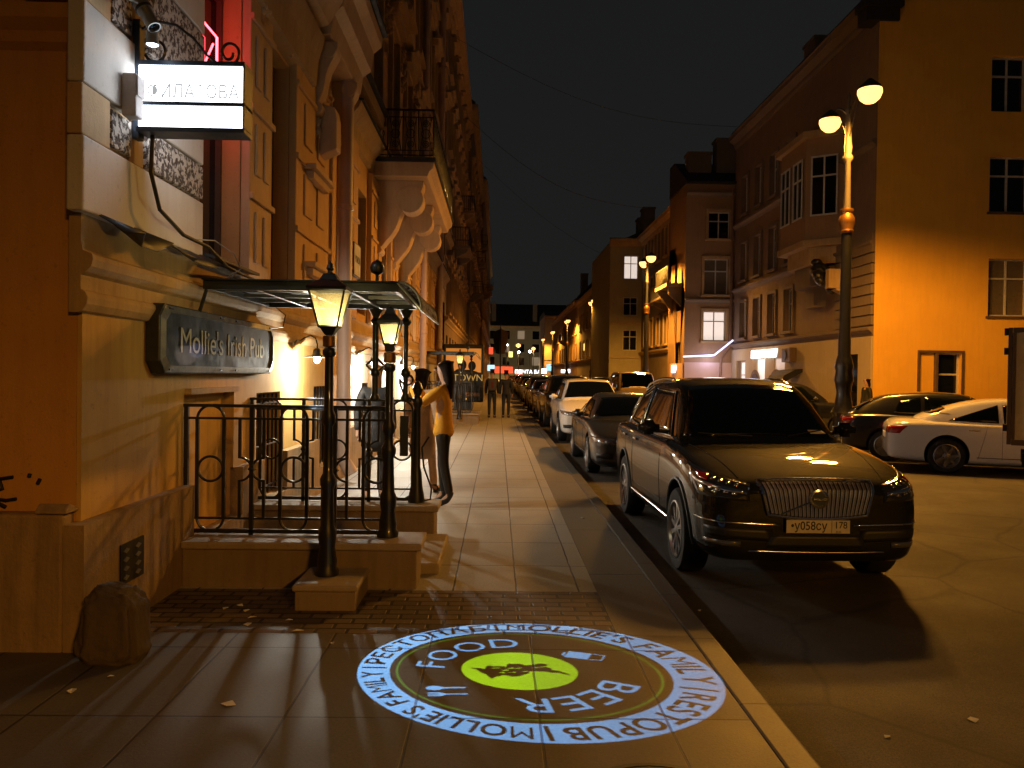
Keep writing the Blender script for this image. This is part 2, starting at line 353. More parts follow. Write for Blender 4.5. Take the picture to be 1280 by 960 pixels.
o = MB().box(8.2, 13.2, 41.0, 330, -0.5, 0.0).box(8.2, 60, 19.2, 21.8, -0.5, 0.0).box(8.2, 60, 25.2, 41.0, -0.5, 0.0).build('right_pavement', 'slab_far', bevel=0.02)
tag(o, 'pavement under the right street lamps and yellow gable', 'pavement', kind='structure')
mk = MB()
for (x, y) in ((7.3, 20.4), (9.9, 15.0)):
    mk.box(x, x + (0.9 if y > 19 else 1.7), y - 0.06 if y > 19 else y - 1.1, y + 0.06 if y > 19 else y - 0.98, RZ + 0.002, RZ + 0.006)
mk.build('road_markings', 'paper'); tag(bpy.data.objects['road_markings'], 'short white painted lines beside the white saloon', 'markings', kind='structure')
# ================================================================ houses
WCACHE = {}
def window_parts(w, h, kind, parent, mtx, lit='glassdark', frame='frame_white', depth=0.22, name='window', bars=True, sur=None, pedi=False):
    """glass pane set back in its opening with a frame child; built once per size"""
    key = (round(w, 2), round(h, 2), kind, lit, frame, depth, bars)
    if key not in WCACHE:
        g = MB().box(0, w, -0.01, 0.0, 0, h)
        f = MB(); t = 0.06
        f.box(0, w, 0.002, 0.05, 0, t); f.box(0, w, 0.002, 0.05, h - t, h); f.box(0, t, 0.002, 0.048, t, h - t); f.box(w - t, w, 0.002, 0.048, t, h - t)
        if bars:
            f.box(w / 2 - 0.03, w / 2 + 0.03, 0.002, 0.052, t, h - t)
            f.box(t, w / 2 - .03, 0.002, 0.046, h * 0.66 - 0.03, h * 0.66 + 0.03); f.box(w / 2 + .03, w - t, 0.002, 0.046, h * 0.66 - 0.03, h * 0.66 + 0.03)
        gm = g.build('tmp', lit); fm = f.build('tmp', frame)
        WCACHE[key] = (gm.data, fm.data); bpy.data.objects.remove(gm); bpy.data.objects.remove(fm)
    gd, fd = WCACHE[key]
    o = bpy.data.objects.new(name, gd); COL.objects.link(o); o.parent = parent; o.matrix_local = mtx @ Matrix.Translation((0, -depth, 0))
    c = bpy.data.objects.new('frame', fd); COL.objects.link(c); c.parent = o
    if sur:
        ped = bool(sur.get('ped')) and pedi; k2 = ('s', round(w, 2), round(h, 2), ped, sur.get('out', 0.07), sur.get('mat', 'trim'), depth)
        if k2 not in WCACHE:
            sm = MB(); t = 0.14; e = sur.get('out', 0.07) + depth; y0 = depth + 0.002
            sm.prism([(-t, 0), (-0.003, 0), (-0.003, h + 0.003), (w + 0.003, h + 0.003), (w + 0.003, 0), (w + t, 0), (w + t, h + t), (-t, h + t)], 'y', y0, e)
            sm.box(-t - 0.04, w + t + 0.04, y0, e + 0.10, -0.12, -0.003)
            if ped:
                sm.prism([(-0.28, h + 0.36), (w + 0.28, h + 0.36), (w / 2, h + 0.75)], 'y', y0, e + 0.22); sm.box(-0.22, w + 0.22, y0, e + 0.12, h + t + 0.003, h + 0.355)
            q_ = sm.build('tmp', sur.get('mat', 'trim')); WCACHE[k2] = q_.data; bpy.data.objects.remove(q_)
        d_ = bpy.data.objects.new('surround', WCACHE[k2]); COL.objects.link(d_); d_.parent = o
    return o
def facade_matrix(ox, oy, oz, u, n):
    """local x along the wall, y outwards, z up"""
    U = Vector((u[0], u[1], 0)); N = Vector((n[0], n[1], 0))
    return Matrix(((U.x, N.x, 0, ox), (U.y, N.y, 0, oy), (0, 0, 1, oz), (0, 0, 0, 1)))
def wall_mesh(L, z0, z1, wins, thick=0.3, arches=()):
    m = MB()
    us = sorted({0.0, L, *[w[0] for w in wins], *[w[1] for w in wins]}); zs = sorted({z0, z1, *[w[2] for w in wins], *[w[3] for w in wins]})
    for a, b in zip(us, us[1:]):
        for c, d in zip(zs, zs[1:]):
            cu, cz = (a + b) / 2, (c + d) / 2
            if any(w[0] < cu < w[1] and w[2] < cz < w[3] for w in wins): continue
            m.add([(a, 0, c), (b, 0, c), (b, 0, d), (a, 0, d)], [(0, 1, 2, 3)])
    for w in wins:
        a, b, c, d = w[:4]; t = -thick
        m.add([(a, 0, c), (a, t, c), (a, t, d), (a, 0, d)], [(0, 1, 2, 3)]); m.add([(b, 0, c), (b, t, c), (b, t, d), (b, 0, d)], [(3, 2, 1, 0)])
        m.add([(a, 0, c), (b, 0, c), (b, t, c), (a, t, c)], [(0, 1, 2, 3)]); m.add([(a, 0, d), (b, 0, d), (b, t, d), (a, t, d)], [(3, 2, 1, 0)])
    return m
def cornice_mb(L, z, prof, u0=0.0):
    """prof: (out, dz) pairs from the wall downwards-up, extruded along local x"""
    pts = [(-0.04, prof[0][1] + z)] + [(a, b + z) for a, b in prof] + [(-0.04, prof[-1][1] + z)]
    return MB().prism(pts, 'x', u0, u0 + L)
def house(name, label, mtx, L, z0, z1, wins, wallmat, depth=12, roofh=1.2, cornices=(), surround=None, pil=(), lits=None, group=None, frame='frame_white', roofmat='roof', cat='building', balconies=(), chimneys=(), thick=0.3, bars=True, roofback=3.0, endwalls=True):
    root = thing(name, label, cat, group=group); root.matrix_world = mtx
    w = wall_mesh(L, z0, z1, wins, thick)
    if endwalls:
        w.add([(0, 0, z0), (0, -depth, z0), (0, -depth, z1), (0, 0, z1)], [(3, 2, 1, 0)]); w.add([(L, 0, z0), (L, -depth, z0), (L, -depth, z1), (L, 0, z1)], [(0, 1, 2, 3)])
    w.add([(0, -depth, z0), (L, -depth, z0), (L, -depth, z1), (0, -depth, z1)], [(3, 2, 1, 0)])
    w.build('wall', wallmat, root)
    MB().prism([(0.25, z1 + 0.004), (0.25, z1 + 0.12), (-roofback, z1 + roofh), (-depth, z1 + roofh), (-depth, z1 + 0.004)], 'x', -0.05, L + 0.05).build('roof', roofmat, root)
    for i, (uu, hh) in enumerate(chimneys):
        MB().box(uu, uu + 1.3, -2.2, -1.3, z1 + 0.3, z1 + hh).box(uu - 0.06, uu + 1.36, -2.26, -1.24, z1 + hh, z1 + hh + 0.15).build('chimney', 'facade_shade', root)
    for (z, prof, mt) in cornices: cornice_mb(L, z, prof).build('cornice', mt, root)
    for (u, uw, a, b, outp) in pil:
        MB().box(u, u + uw, 0.002, outp, a, b).box(u - 0.05, u + uw + 0.05, 0.002, outp + 0.06, b - 0.35, b - 0.1).box(u - 0.04, u + uw + 0.04, 0.002, outp + 0.05, a, a + 0.25).build('pilaster', surround.get('mat', 'trim') if surround else wallmat, root)
    for i, q in enumerate(wins):
        a, b, c, d = q[:4]; lit = q[4] if len(q) > 4 else 'glassdark'
        window_parts(b - a, d - c, 'w', root, Matrix.Translation((a, 0, c)), lit, frame, min(0.22, thick - 0.03), bars=bars, sur=surround if (surround and c >= surround.get('from', 0)) else None, pedi=int(c * 10) % 2 == 0)
    for (u0, u1, z, out) in balconies:
        bb = MB().box(u0, u1, 0.002, out, z - 0.14, z)
        for uu in (u0 + 0.3, u1 - 0.5): bb.prism([(0.002, z - 0.7), (0.002, z - 0.142), (out * 0.9, z - 0.142), (out * 0.8, z - 0.32)], 'x', uu, uu + 0.2)
        bo = bb.build('balcony', wallmat, root)
        r = MB().box(u0, u1, out - 0.06, out - 0.03, z + 0.92, z + 0.96); k = 0
        uu = u0
        while uu < u1: r.box(uu, uu + 0.02, out - 0.055, out - 0.035, z, z + 0.92); uu += 0.13
        for ee in (u0, u1 - 0.03):
            r.box(ee, ee + 0.03, 0, out - 0.06, z + 0.92, z + 0.96); vv = 0.1
            while vv < out - 0.1: r.box(ee, ee + 0.02, vv, vv + 0.02, z, z + 0.92); vv += 0.13
        r.build('railing', 'iron', bo)
    return root
CORN_BIG = [(0.05, 0), (0.10, 0.12), (0.12, 0.25), (0.32, 0.38), (0.40, 0.42), (0.42, 0.60), (0.46, 0.64)]
CORN_MED = [(0.03, 0), (0.06, 0.08), (0.14, 0.14), (0.18, 0.17), (0.19, 0.25), (0.04, 0.30)]
# ---------------- the corner house on the left
mL = facade_matrix(XF, 4.8, 0, (0, 1), (1, 0))     # u = y - 4.8
Y0 = 4.8
def u(y): return y - Y0
low = [(u(6.35), u(7.55), 0.30, 1.45, 'glassdark'), (u(8.25), u(9.15), 0.30, 1.42, 'glassdark'), (u(10.8), u(11.8), 0.35, 1.45, 'glassdark'), (u(14.6), u(15.6), 0.35, 1.45, 'glassdark'),
       (u(18.6), u(19.5), 0.05, 1.75, 'room_lit'), (u(22.4), u(23.2), 0.35, 1.45, 'glassdark')]
g1 = [(u(6.55), u(7.75), 2.62, 5.2, 'glassdark'), (u(8.53), u(9.49), 2.62, 5.2, 'glassdark')]
yy = 13.9
while yy < 36: g1.append((u(yy), u(yy + 1.15), 2.7, 4.9, 'glassdark')); yy += 2.75
ups = []
yy = 6.9
while yy < 36:
    ups += [(u(yy), u(yy + 1.15), 6.8, 9.4, 'glassdark'), (u(yy), u(yy + 1.15), 11.0, 13.2, 'glassdark'), (u(yy), u(yy + 1.15), 15.0, 16.8, 'glassdark')]; yy += 2.75
wins = low + g1 + ups
CH = house('corner_house', 'ornate ochre corner house with the pub sign, downpipe and big balcony', mL, 32.2, -0.3, 18.7, wins, 'plaster_warm', depth=14, cornices=[(17.9, CORN_BIG, 'trim'), (13.9, CORN_MED, 'trim'), (10.0, CORN_MED, 'trim')],
      surround={'from': 5, 'out': 0.10, 'ped': True}, roofh=2.4, frame='frame_brown', endwalls=False,
      pil=[(u(y), 0.45, 6.35, 9.9, 0.14) for y in (5.6, 8.9, 11.6, 14.3, 22.6, 25.3, 28.1, 30.9, 33.6)])
def part(mb, name, mat, **k): return mb.build(name, mat, CH, **k)
# ground storey skins, each proud of the wall
fm = MB()
def skin(y0, y1, z0, z1, t, holes, mat, name):
    hs = [(a, b, c, d) for a, b, c, d in holes]
    mb = MB(); us = sorted({y0, y1, *[max(y0, min(y1, h[0])) for h in hs], *[max(y0, min(y1, h[1])) for h in hs]}); zs = sorted({z0, z1, *[max(z0, min(z1, h[2])) for h in hs], *[max(z0, min(z1, h[3])) for h in hs]})
    for a, b in zip(us, us[1:]):
        for c, d in zip(zs, zs[1:]):
            if any(h[0] < (a + b) / 2 < h[1] and h[2] < (c + d) / 2 < h[3] for h in hs): continue
            mb.box(u(a), u(b), 0.002, t, c, d)
    return part(mb, name, mat)
lowh = [(w[0] + Y0, w[1] + Y0, w[2], w[3]) for w in low]
skin(4.8, 13.0, 0.72, 2.02, 0.03, lowh, 'plaster_low', 'lower_plaster')
skin(13.0, 37.0, 0.72, 2.02, 0.03, lowh, 'plaster_pale', 'lower_plaster')
skin(4.662, 37.0, -0.3, 0.74, 0.12, lowh, 'plinth', 'plinth')
# band course
for (yA, yB) in ((4.66, 37.0),):
    mb = MB(); prof = [(0.035, 1.98), (0.06, 1.99), (0.085, 2.03), (0.09, 2.07), (0.075, 2.10), (0.05, 2.115), (0.05, 2.20), (0.075, 2.215), (0.11, 2.25), (0.12, 2.29), (0.115, 2.32), (0.06, 2.345), (0.05, 2.40), (0.05, 2.56)]
    mb.prism([(-0.02, 1.98)] + prof + [(-0.02, 2.56)], 'x', u(yA + 0.08), u(yB)); part(mb, 'band_course', 'trim')
# bent metal flashing over the band
mb = MB()
pts = []
for i in range(13):
    y = 4.85 + i * 0.145; k = i / 12
    lift = 0.05 * math.sin(i * 1.7) * (1 - k)
    pts.append((u(y), 0.05, 2.60), ); pts.append((u(y), 0.27 + 0.05 * math.sin(i * 2.1), 2.47 + lift - 0.03 * math.sin(i * 0.9)))
fs = [(2 * i, 2 * i + 1, 2 * i + 3, 2 * i + 2) for i in range(12)]
mb.add(pts, fs); ob = part(mb, 'metal_flashing', 'darksteel', smooth=True)
md = ob.modifiers.new('t', 'SOLIDIFY'); md.thickness = 0.006
# corner pier: smooth blocks alternating with pitted bands
for (z0, z1, kind) in ((2.56, 3.00, 's'), (3.00, 3.30, 'p'), (3.30, 3.78, 's'), (3.78, 4.35, 'p'), (4.35, 4.75, 's'), (4.75, 5.2, 'p'), (5.2, 5.9, 's')):
    if kind == 's':
        part(MB().box(u(4.66), u(6.54), 0.002, 0.10, z0 + 0.002, z1 - 0.002), 'smooth_block', 'plaster_pale', bevel=0.012)
    else:
        mb = MB().box(u(4.66), u(5.00), 0.002, 0.09, z0 + 0.002, z1 - 0.002).box(u(5.0), u(6.54), 0.002, 0.05, z0 + 0.002, z1 - 0.002).box(u(5.32), u(5.46), 0.05, 0.092, z0 + .002, z1 - .002)
        part(mb, 'pier_frame', 'plaster_cream', bevel=0.008)
        part(MB().box(u(5.03), u(5.30), 0.052, 0.085, z0 + 0.035, z1 - 0.035), 'pitted_panel', 'pitted', bevel=0.01)
        part(MB().box(u(5.50), u(6.52), 0.052, 0.105, z0 + 0.02, z1 - 0.02), 'pitted_panel', 'pitted', bevel=0.01)
# sloping sill, deep smooth reveals either side of the two windows
for (a, b) in ((6.55, 7.75), (8.53, 9.49)):
    part(MB().prism([(-0.2, 2.62), (0.2, 2.56), (0.2, 2.585), (-0.2, 2.66)], 'x', u(a), u(b)), 'window_sill', 'darksteel')
# piers beyond the windows
def pier(y0, y1, zs=(2.56, 5.9), mat='plaster_cream'):
    mb = MB().box(u(y0), u(y1), 0.002, 0.09, *zs)
    part(mb, 'pier', mat, bevel=0.01)
    w = y1 - y0; m2 = MB(); z = zs[0] + 0.15
    while z + 0.55 < zs[1]:
        for (a, b) in ((0.2, 0.42), (0.58, 0.8)):
            m2.box(u(y0 + w * a), u(y0 + w * b), 0.091, 0.115, z, z + 0.5)
        m2.box(u(y0 - 0.02), u(y1 + 0.02), 0.091, 0.125, z + 0.60, z + 0.66)
        z += 0.86
    part(m2, 'pier_panels', mat, bevel=0.008)
pier(7.77, 8.51); pier(9.51, 11.35, (2.56, 5.6), 'plaster_warm'); pier(12.35, 13.7, (2.56, 5.5), 'plaster_warm')
for yy in (15.3, 18.05, 20.8, 23.55, 26.3, 29.05, 31.8): pier(yy - 0.15, yy + 1.2, (2.56, 5.4), 'plaster_warm')
# string course with dark metal capping
part(MB().prism([(-0.02, 5.45), (0.07, 5.5), (0.09, 5.75), (0.22, 5.9), (0.26, 6.0), (-0.02, 6.06)], 'x', u(12.9), u(37.0)), 'string_course', 'trim')
part(MB().prism([(0.0, 6.065), (0.30, 6.005), (0.30, 6.03), (0.0, 6.10)], 'x', u(12.9), u(37.0)), 'metal_capping', 'roof')
part(MB().prism([(-0.02, 5.22), (0.14, 5.3), (0.16, 5.6), (0.22, 5.8), (0.24, 5.9), (-0.02, 5.92)], 'x', u(4.66), u(10.3)), 'string_course', 'trim')
# big console hood between the second window and the downpipe
part(MB().prism([(0.0, 5.95), (0.30, 5.98), (0.34, 6.25), (0.46, 6.34), (0.50, 6.62), (0.62, 6.72), (0.64, 6.86), (0.0, 6.9)], 'x', u(10.35), u(12.6)), 'hood_cornice', 'plaster_cream', bevel=0.01)
part(MB().box(u(10.28), u(12.66), 0.0, 0.70, 6.905, 6.97), 'hood_capping', 'roof')
def console(y, zt, zb, out, w, name='scroll_console', mat='plaster_cream', leaf=True):
    pts = []
    H = zt - zb
    for k in range(15):
        t = k / 14; a = out * (1 - t) ** 0.9 * (1 + 0.10 * math.sin(t * 11)) + 0.06; pts.append((a, zt - H * t))
    mb = MB().prism([(0.0, zt)] + pts + [(0.0, zb)], 'x', u(y), u(y + w))
    mb.lathe([(0.02, -0.03), (0.13 * out / 0.5 + .03, -0.03), (0.13 * out / 0.5 + .03, w + 0.03), (0.02, w + 0.03)], (u(y), out * 0.78, zt - 0.20 * out / 0.5), 16, 'x')
    mb.lathe([(0.02, -0.025), (0.09, -0.025), (0.09, w + 0.025), (0.02, w + 0.025)], (u(y), 0.09, zb + 0.08), 12, 'x')
    return part(mb, name, mat, bevel=0.012)
console(10.5, 5.95, 5.0, 0.30, 0.26); console(11.95, 5.95, 5.0, 0.30, 0.26)
# relief mask and leaves: lumpy carved ornament
def relief(y, z, w, h, out, seed, name='carved_ornament', mat='plaster_cream', n=26):
    rnd = random.Random(seed); bm = bmesh.new()
    for i in range(n):
        a = rnd.uniform(0, 2 * math.pi); r = rnd.random() ** 0.6
        cy, cz = w / 2 * r * math.cos(a), h / 2 * r * math.sin(a)
        s = rnd.uniform(0.06, 0.14) * (w + h) * 0.6
        mt = Matrix.Translation((u(y) + cy, out * (1 - r * 0.6) * 0.6, z + cz)) @ Euler((rnd.uniform(0, 3), rnd.uniform(0, 3), rnd.uniform(0, 3))).to_matrix().to_4x4() @ Matrix.Diagonal((s, s * 0.45, s * 0.7, 1))
        bmesh.ops.create_icosphere(bm, subdivisions=2, radius=1.0, matrix=mt)
    me = bpy.data.meshes.new(name); bm.to_mesh(me); bm.free(); me.materials.append(M(mat)); me.polygons.foreach_set('use_smooth', [True] * len(me.polygons))
    o = bpy.data.objects.new(name, me); COL.objects.link(o); o.parent = CH; return o
relief(10.75, 4.95, 0.45, 0.8, 0.26, 3); relief(11.2, 5.45, 0.5, 0.6, 0.22, 5)
part(MB().prism([(0.09, 5.2), (0.30, 5.15), (0.33, 5.0), (0.33, 4.6), (0.09, 4.5)], 'x', u(10.65), u(10.95)), 'ornament_shield', 'plaster_cream', bevel=0.02)
for z in (4.15, 2.95): part(MB().box(u(9.9), u(11.0), 0.09, 0.24, z, z + 0.06).box(u(10.0), u(10.9), 0.09, 0.19, z - 0.10, z - 0.003), 'small_ledge', 'plaster_cream', bevel=0.008)
relief(9.3, 5.5, 0.5, 0.5, 0.18, 8); relief(8.2, 5.35, 0.5, 0.5, 0.18, 9)
for i, y in enumerate((15.6, 18.35, 21.1, 23.85, 26.6, 29.4)): relief(y + 0.4, 5.1, 0.8, 0.6, 0.22, 20 + i, mat='plaster_warm')
for i, y in enumerate((8.4, 11.1, 13.9, 16.6, 19.4, 22.1, 24.9, 27.6)): relief(y + 0.15, 9.0, 0.5, 1.2, 0.26, 40 + i, mat='trim')
# upper storey metal ledge stepping down toward the balcony
part(MB().box(u(12.7), u(15.5), 0.0, 0.34, 6.55, 6.60), 'ledge_capping', 'roof'); part(MB().box(u(12.75), u(15.45), 0.0, 0.26, 6.30, 6.546), 'ledge', 'trim')
# mouldings of the projecting hood above the first windows
part(MB().prism([(-0.02, 5.95), (0.3, 6.05), (0.5, 6.4), (0.55, 6.6), (-0.02, 6.7)], 'x', u(4.66), u(10.25)), 'balcony_cornice', 'plaster_cream')
# big balcony
def big_balcony():
    y0, y1, xo, zb = 15.5, 21.8, 1.25, 5.75
    part(MB().box(u(y0), u(y1), 0.0, xo, zb - 0.02, zb + 0.06), 'balcony_capping', 'roof')
    part(MB().prism([(0.0, zb - 0.30), (xo - 0.16, zb - 0.30), (xo - 0.12, zb - 0.2), (xo - 0.05, zb - 0.14), (xo - 0.03, zb - 0.022), (0, zb - 0.022)], 'x', u(y0 + 0.04), u(y1 - 0.04)), 'balcony', 'plaster_cream', bevel=0.01)
    for y in (15.9, 18.2, 20.6): console(y, zb - 0.302, zb - 1.75, 0.92, 0.42, 'balcony_console', 'plaster_cream')
    r = MB(); z0, z1 = zb + 0.06, zb + 0.98
    def runrail(p, q):
        p = Vector(p); q = Vector(q); L = (q - p).length; d = (q - p) / L
        for z, t in ((z0 + 0.05, 0.014), (z0 + 0.14, 0.01), (z1 - 0.14, 0.01), (z1, 0.022)): r.tube([(*(p.xy), z), (*(q.xy), z)], t, 5)
        n = max(2, int(round(L / 0.31))); st = L / n
        for k in range(n + 1): c = p + d * st * k; r.tube([(c.x, c.y, z0), (c.x, c.y, z1)], 0.013, 5)
        for k in range(n):
            c = p + d * st * (k + 0.5); zc = (z0 + z1) / 2
            r.tube([(c.x, c.y, z0 + .14), (c.x, c.y, z1 - .14)], 0.009, 4)
            for zz, rr in ((zc, 0.085), (zc + 0.2, 0.06), (zc - 0.2, 0.06), (zc + 0.2, 0.03), (zc - 0.2, 0.03)):
                r.tube([(c.x + d.x * rr * math.cos(a), c.y + d.y * rr * math.cos(a), zz + rr * math.sin(a)) for a in [2 * math.pi * j / 12 for j in range(12)]], 0.008, 4, closed=True)
            for sg in (-1, 1):
                e = c + d * st * 0.38 * sg; r.tube([(e.x, e.y, z0 + .14), (e.x - d.x * 0.06 * sg, e.y - d.y * .06 * sg, zc), (e.x, e.y, z1 - .14)], 0.008, 4)
    runrail((u(y0 + 0.05), 0.02, 0), (u(y0 + 0.05), xo - 0.05, 0)); runrail((u(y0 + 0.05), xo - 0.05, 0), (u(y1 - 0.05), xo - 0.05, 0)); runrail((u(y1 - 0.05), xo - 0.05, 0), (u(y1 - 0.05), 0.02, 0))
    part(r, 'balcony_railing', 'iron')
big_balcony()
# niche doors in the low wall
part(MB().box(u(6.36), u(7.54), -0.10, -0.06, 0.3, 1.45), 'boarded_door', 'plaster_low')
part(MB().box(u(6.36), u(7.54), -0.09, 0.085, 1.455, 1.50), 'door_lintel', 'trim')
gr = MB()
for k in range(6): gr.tube([(u(8.3 + k * 0.16), 0.0, 0.32), (u(8.3 + k * 0.16), 0.0, 1.40)], 0.012, 5)
for z in (0.4, 0.85, 1.3): gr.tube([(u(8.26), 0.0, z), (u(9.14), 0.0, z)], 0.012, 5)
part(gr, 'window_grille', 'iron')
gr = MB()
for y in (10.8, 14.6, 22.4):
    for k in range(6): gr.tube([(u(y + 0.05 + k * 0.17), 0.0, 0.35), (u(y + 0.05 + k * 0.17), 0.0, 1.44)], 0.012, 5)
    for z in (0.7, 1.1): gr.tube([(u(y), 0.0, z), (u(y + .95), 0.0, z)], 0.012, 5)
part(gr, 'window_grille', 'iron')
# vent grid in the plinth
vg = MB().box(u(5.10), u(5.43), 0.121, 0.13, 0.27, 0.53); part(vg, 'vent_plate', 'blackplastic')
vh = MB()
for i in range(2):
    for j in range(4):
        cy, cz = 5.17 + i * 0.17, 0.31 + j * 0.058
        vh.prism([(u(cy - 0.045), cz), (u(cy), cz - 0.018), (u(cy + 0.045), cz), (u(cy), cz + 0.018)], 'y', 0.131, 0.134)
part(vh, 'vent_slots', 'steel')
# red neon in the first window; added lamp in its recess spreads the glow
lamp_light('red_neon_glow', (-2.60, 7.3, 4.95), 1.6, (1.0, 0.04, 0.06), radius=0.12)
nb = MB()
nb.tube([(u(6.9), -0.16, 4.0), (u(7.55), -0.16, 4.0), (u(7.55), -0.16, 4.75), (u(6.9), -0.16, 4.75)], 0.012, 6, closed=True); nb.tube([(u(7.0), -0.16, 4.1), (u(7.45), -0.16, 4.65)], 0.01, 6)
tag(nb.build('neon_sign', 'neon_red'), 'red neon outline glowing inside the first window above the lightbox', 'neon sign')
bpy.data.objects['neon_sign'].matrix_world = mL
# curtain strip with cool light in window
part(MB().box(u(6.75), u(6.95), -0.205, -0.20, 2.9, 3.3), 'lit_curtain', emis('curtain_glow', (0.45, 0.7, 1.0), 0.5))
# downpipe
dp = MB().tube([(XF + 0.20, 12.02, 18.0), (XF + 0.20, 12.02, 7.2), (XF + 0.20, 12.02, 0.35), (XF + 0.34, 12.0, 0.12)], 0.105, 14)
for z in (2.9, 4.1, 6.0, 8.0): dp.lathe([(0.105, -0.04), (0.125, -0.03), (0.125, 0.03), (0.105, 0.04)], (XF + 0.20, 12.02, z), 14)
tag(dp.build('downpipe', 'pipe', smooth=True), 'thick pinkish drainpipe running down the ochre house by the carved mask', 'drainpipe')
for yy in (24.6, 31.5):
    c = bpy.data.objects['downpipe'].copy(); COL.objects.link(c); c.location = (0, yy - 12.02, 0)
    tag(c, 'thick drainpipe on the ochre house just past the far end of the big balcony' if yy < 30 else 'thick drainpipe on the ochre house nearest the poster stand', 'drainpipe')
# side wall facing the crossing
side = MB(); sm_ = facade_matrix(XF, 4.8, 0, (-1, 0), (0, -1))
side.add([(0, 0, -0.3), (14, 0, -0.3), (14, 0, 18.7), (0, 0, 18.7)], [(0, 1, 2, 3)])
so = side.build('side_wall', 'plaster_side', CH); so.matrix_local = mL.inverted() @ sm_
def spart(mb, name, mat, **k):
    o = mb.build(name, mat, CH, **k); o.matrix_local = mL.inverted() @ sm_; return o
spart(MB().box(0.003, 14, 0.002, 0.138, -0.3, 0.80), 'side_plinth', 'plinth', bevel=0.02)
spart(MB().prism([(0.0, 3.52), (0.04, 3.56), (0.05, 3.62), (0.10, 3.68), (0.11, 3.76), (0.0, 3.80)], 'x', 0.0, 14), 'side_cornice', 'plaster_side')
spart(MB().box(0.28, 6, 0.002, 0.05, 3.84, 5.6), 'side_panel', 'pitted', bevel=0.01)
spart(MB().box(0.0, 0.27, 0.002, 0.10, 3.81, 5.6), 'side_pier', 'plaster_side', bevel=0.02)
spart(MB().prism([(0.0, 0.82), (0.10, 0.86), (0.15, 0.82), (0.15, 0.805), (0.0, 0.803)], 'x', -0.02, 0.16), 'corner_chip', 'plinth', bevel=0.02)
gf = MB()
for pts in ([(0.55, 0.86), (0.50, 0.97), (0.44, 0.99), (0.42, 0.93), (0.52, 0.88), (0.40, 0.86), (0.34, 0.87)], [(0.60, 0.95), (0.48, 0.98), (0.36, 1.0)], [(0.58, 0.88), (0.50, 0.93), (0.44, 0.84), (0.40, 0.82)],
            [(0.64, 0.90), (0.56, 0.99), (0.55, 0.88), (0.62, 0.86)], [(0.265, 1.0), (0.26, 1.02)], [(0.20, 0.99), (0.215, 0.96)]):
    gf.tube([(a + 0.005, 0.012, b) for a, b in pts], 0.011, 6)
g_ = gf.build('graffiti', 'graffiti'); g_.matrix_world = sm_ ; tag(g_, 'black sprayed scribble low on the orange side wall', 'graffiti')
# ---------------- further houses on the left
def left_house(name, label, y0, y1, h, x, wm, seed, ped=True, floors=(0.9, 4.6, 8.6, 12.4, 16.0), oriel=None, **k):
    rnd = random.Random(seed); L = y1 - y0; ws = []; yy = 1.4
    step = 2.6 if y0 < 80 else 4.2
    while yy < L - 2.2:
        for i, z in enumerate(floors):
            if z + 2.2 < h: ws.append((yy, yy + (1.15 if step < 3 else 1.8), z, z + (2.3 if i else 2.6), 'glassdark'))
        yy += step
    return house(name, label, facade_matrix(x, y0, 0, (0, 1), (1, 0)), L, -0.1, h, ws, wm, depth=14, roofh=2.2, surround={'from': 3, 'out': 0.08, 'ped': ped},
                 cornices=[(h - 0.7, CORN_BIG, 'trim'), (4.0, CORN_MED, 'trim'), (8.0, CORN_MED, 'trim')], frame='frame_brown', **k)
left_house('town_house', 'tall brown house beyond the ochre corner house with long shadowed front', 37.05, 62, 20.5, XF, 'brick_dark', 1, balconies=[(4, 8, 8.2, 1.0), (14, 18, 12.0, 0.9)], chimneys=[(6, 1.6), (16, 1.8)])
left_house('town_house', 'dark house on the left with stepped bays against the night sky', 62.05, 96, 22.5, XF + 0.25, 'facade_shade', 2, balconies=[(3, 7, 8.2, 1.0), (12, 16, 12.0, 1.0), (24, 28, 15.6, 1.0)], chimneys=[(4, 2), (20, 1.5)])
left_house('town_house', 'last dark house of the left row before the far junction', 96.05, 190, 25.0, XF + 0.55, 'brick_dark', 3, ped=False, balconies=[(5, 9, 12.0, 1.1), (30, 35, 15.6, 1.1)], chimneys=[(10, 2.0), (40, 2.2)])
# ---------------- yellow gable and the dark house whose end wall it is
mY = facade_matrix(XR, 27.5, 0, (1, 0), (0, -1))
yw = [(3.95, 5.2, 10.98, 12.9, 'glassdark'), (3.95, 5.35, 7.5, 9.45, 'glassdark'), (3.98, 5.4, 3.9, 5.9, 'curtained'), (1.62, 3.1, 0.4, 2.60, 'glassdark')]
YG = house('gable_house', 'house end with a bare bright yellow wall and four scattered windows', mY, 20, -0.2, 21.0, yw, 'yellow', depth=0.5, roofh=0.4, endwalls=False, frame='frame_white', roofback=0.45)
0 and MB().prism([(0.9, 13.2), (20, 13.2), (20, 21.0), (4.5, 19.5), (2.4, 15.4), (0.9, 14.2)], 'y', -0.4, 0.0)
MB().box(1.55, 3.17, 0.002, 0.06, 2.602, 2.68).box(1.55, 1.617, 0.002, 0.06, 0.2, 2.60).box(3.103, 3.17, 0.002, 0.06, .2, 2.60).box(2.18, 2.25, -0.1, 0.055, 0.4, 2.597).build('dark_frame', 'frame_brown', YG)
MB().box(1.64, 2.17, -0.12, -0.08, 0.4, 2.58).build('plaster_infill', 'yellow', YG)
for q in yw[1:3]: MB().box(q[0] - 0.08, q[1] + 0.08, 0.002, 0.07, q[2] - 0.08, q[2] - 0.003).build('window_sill', 'frame_brown', YG)
MB().box(-0.6, 0.75, -0.6, 0.22, 14.45, 14.75).box(-0.5, 0.65, -0.6, 0.12, 14.0, 14.445).build('roof_cornice', 'roof', YG)
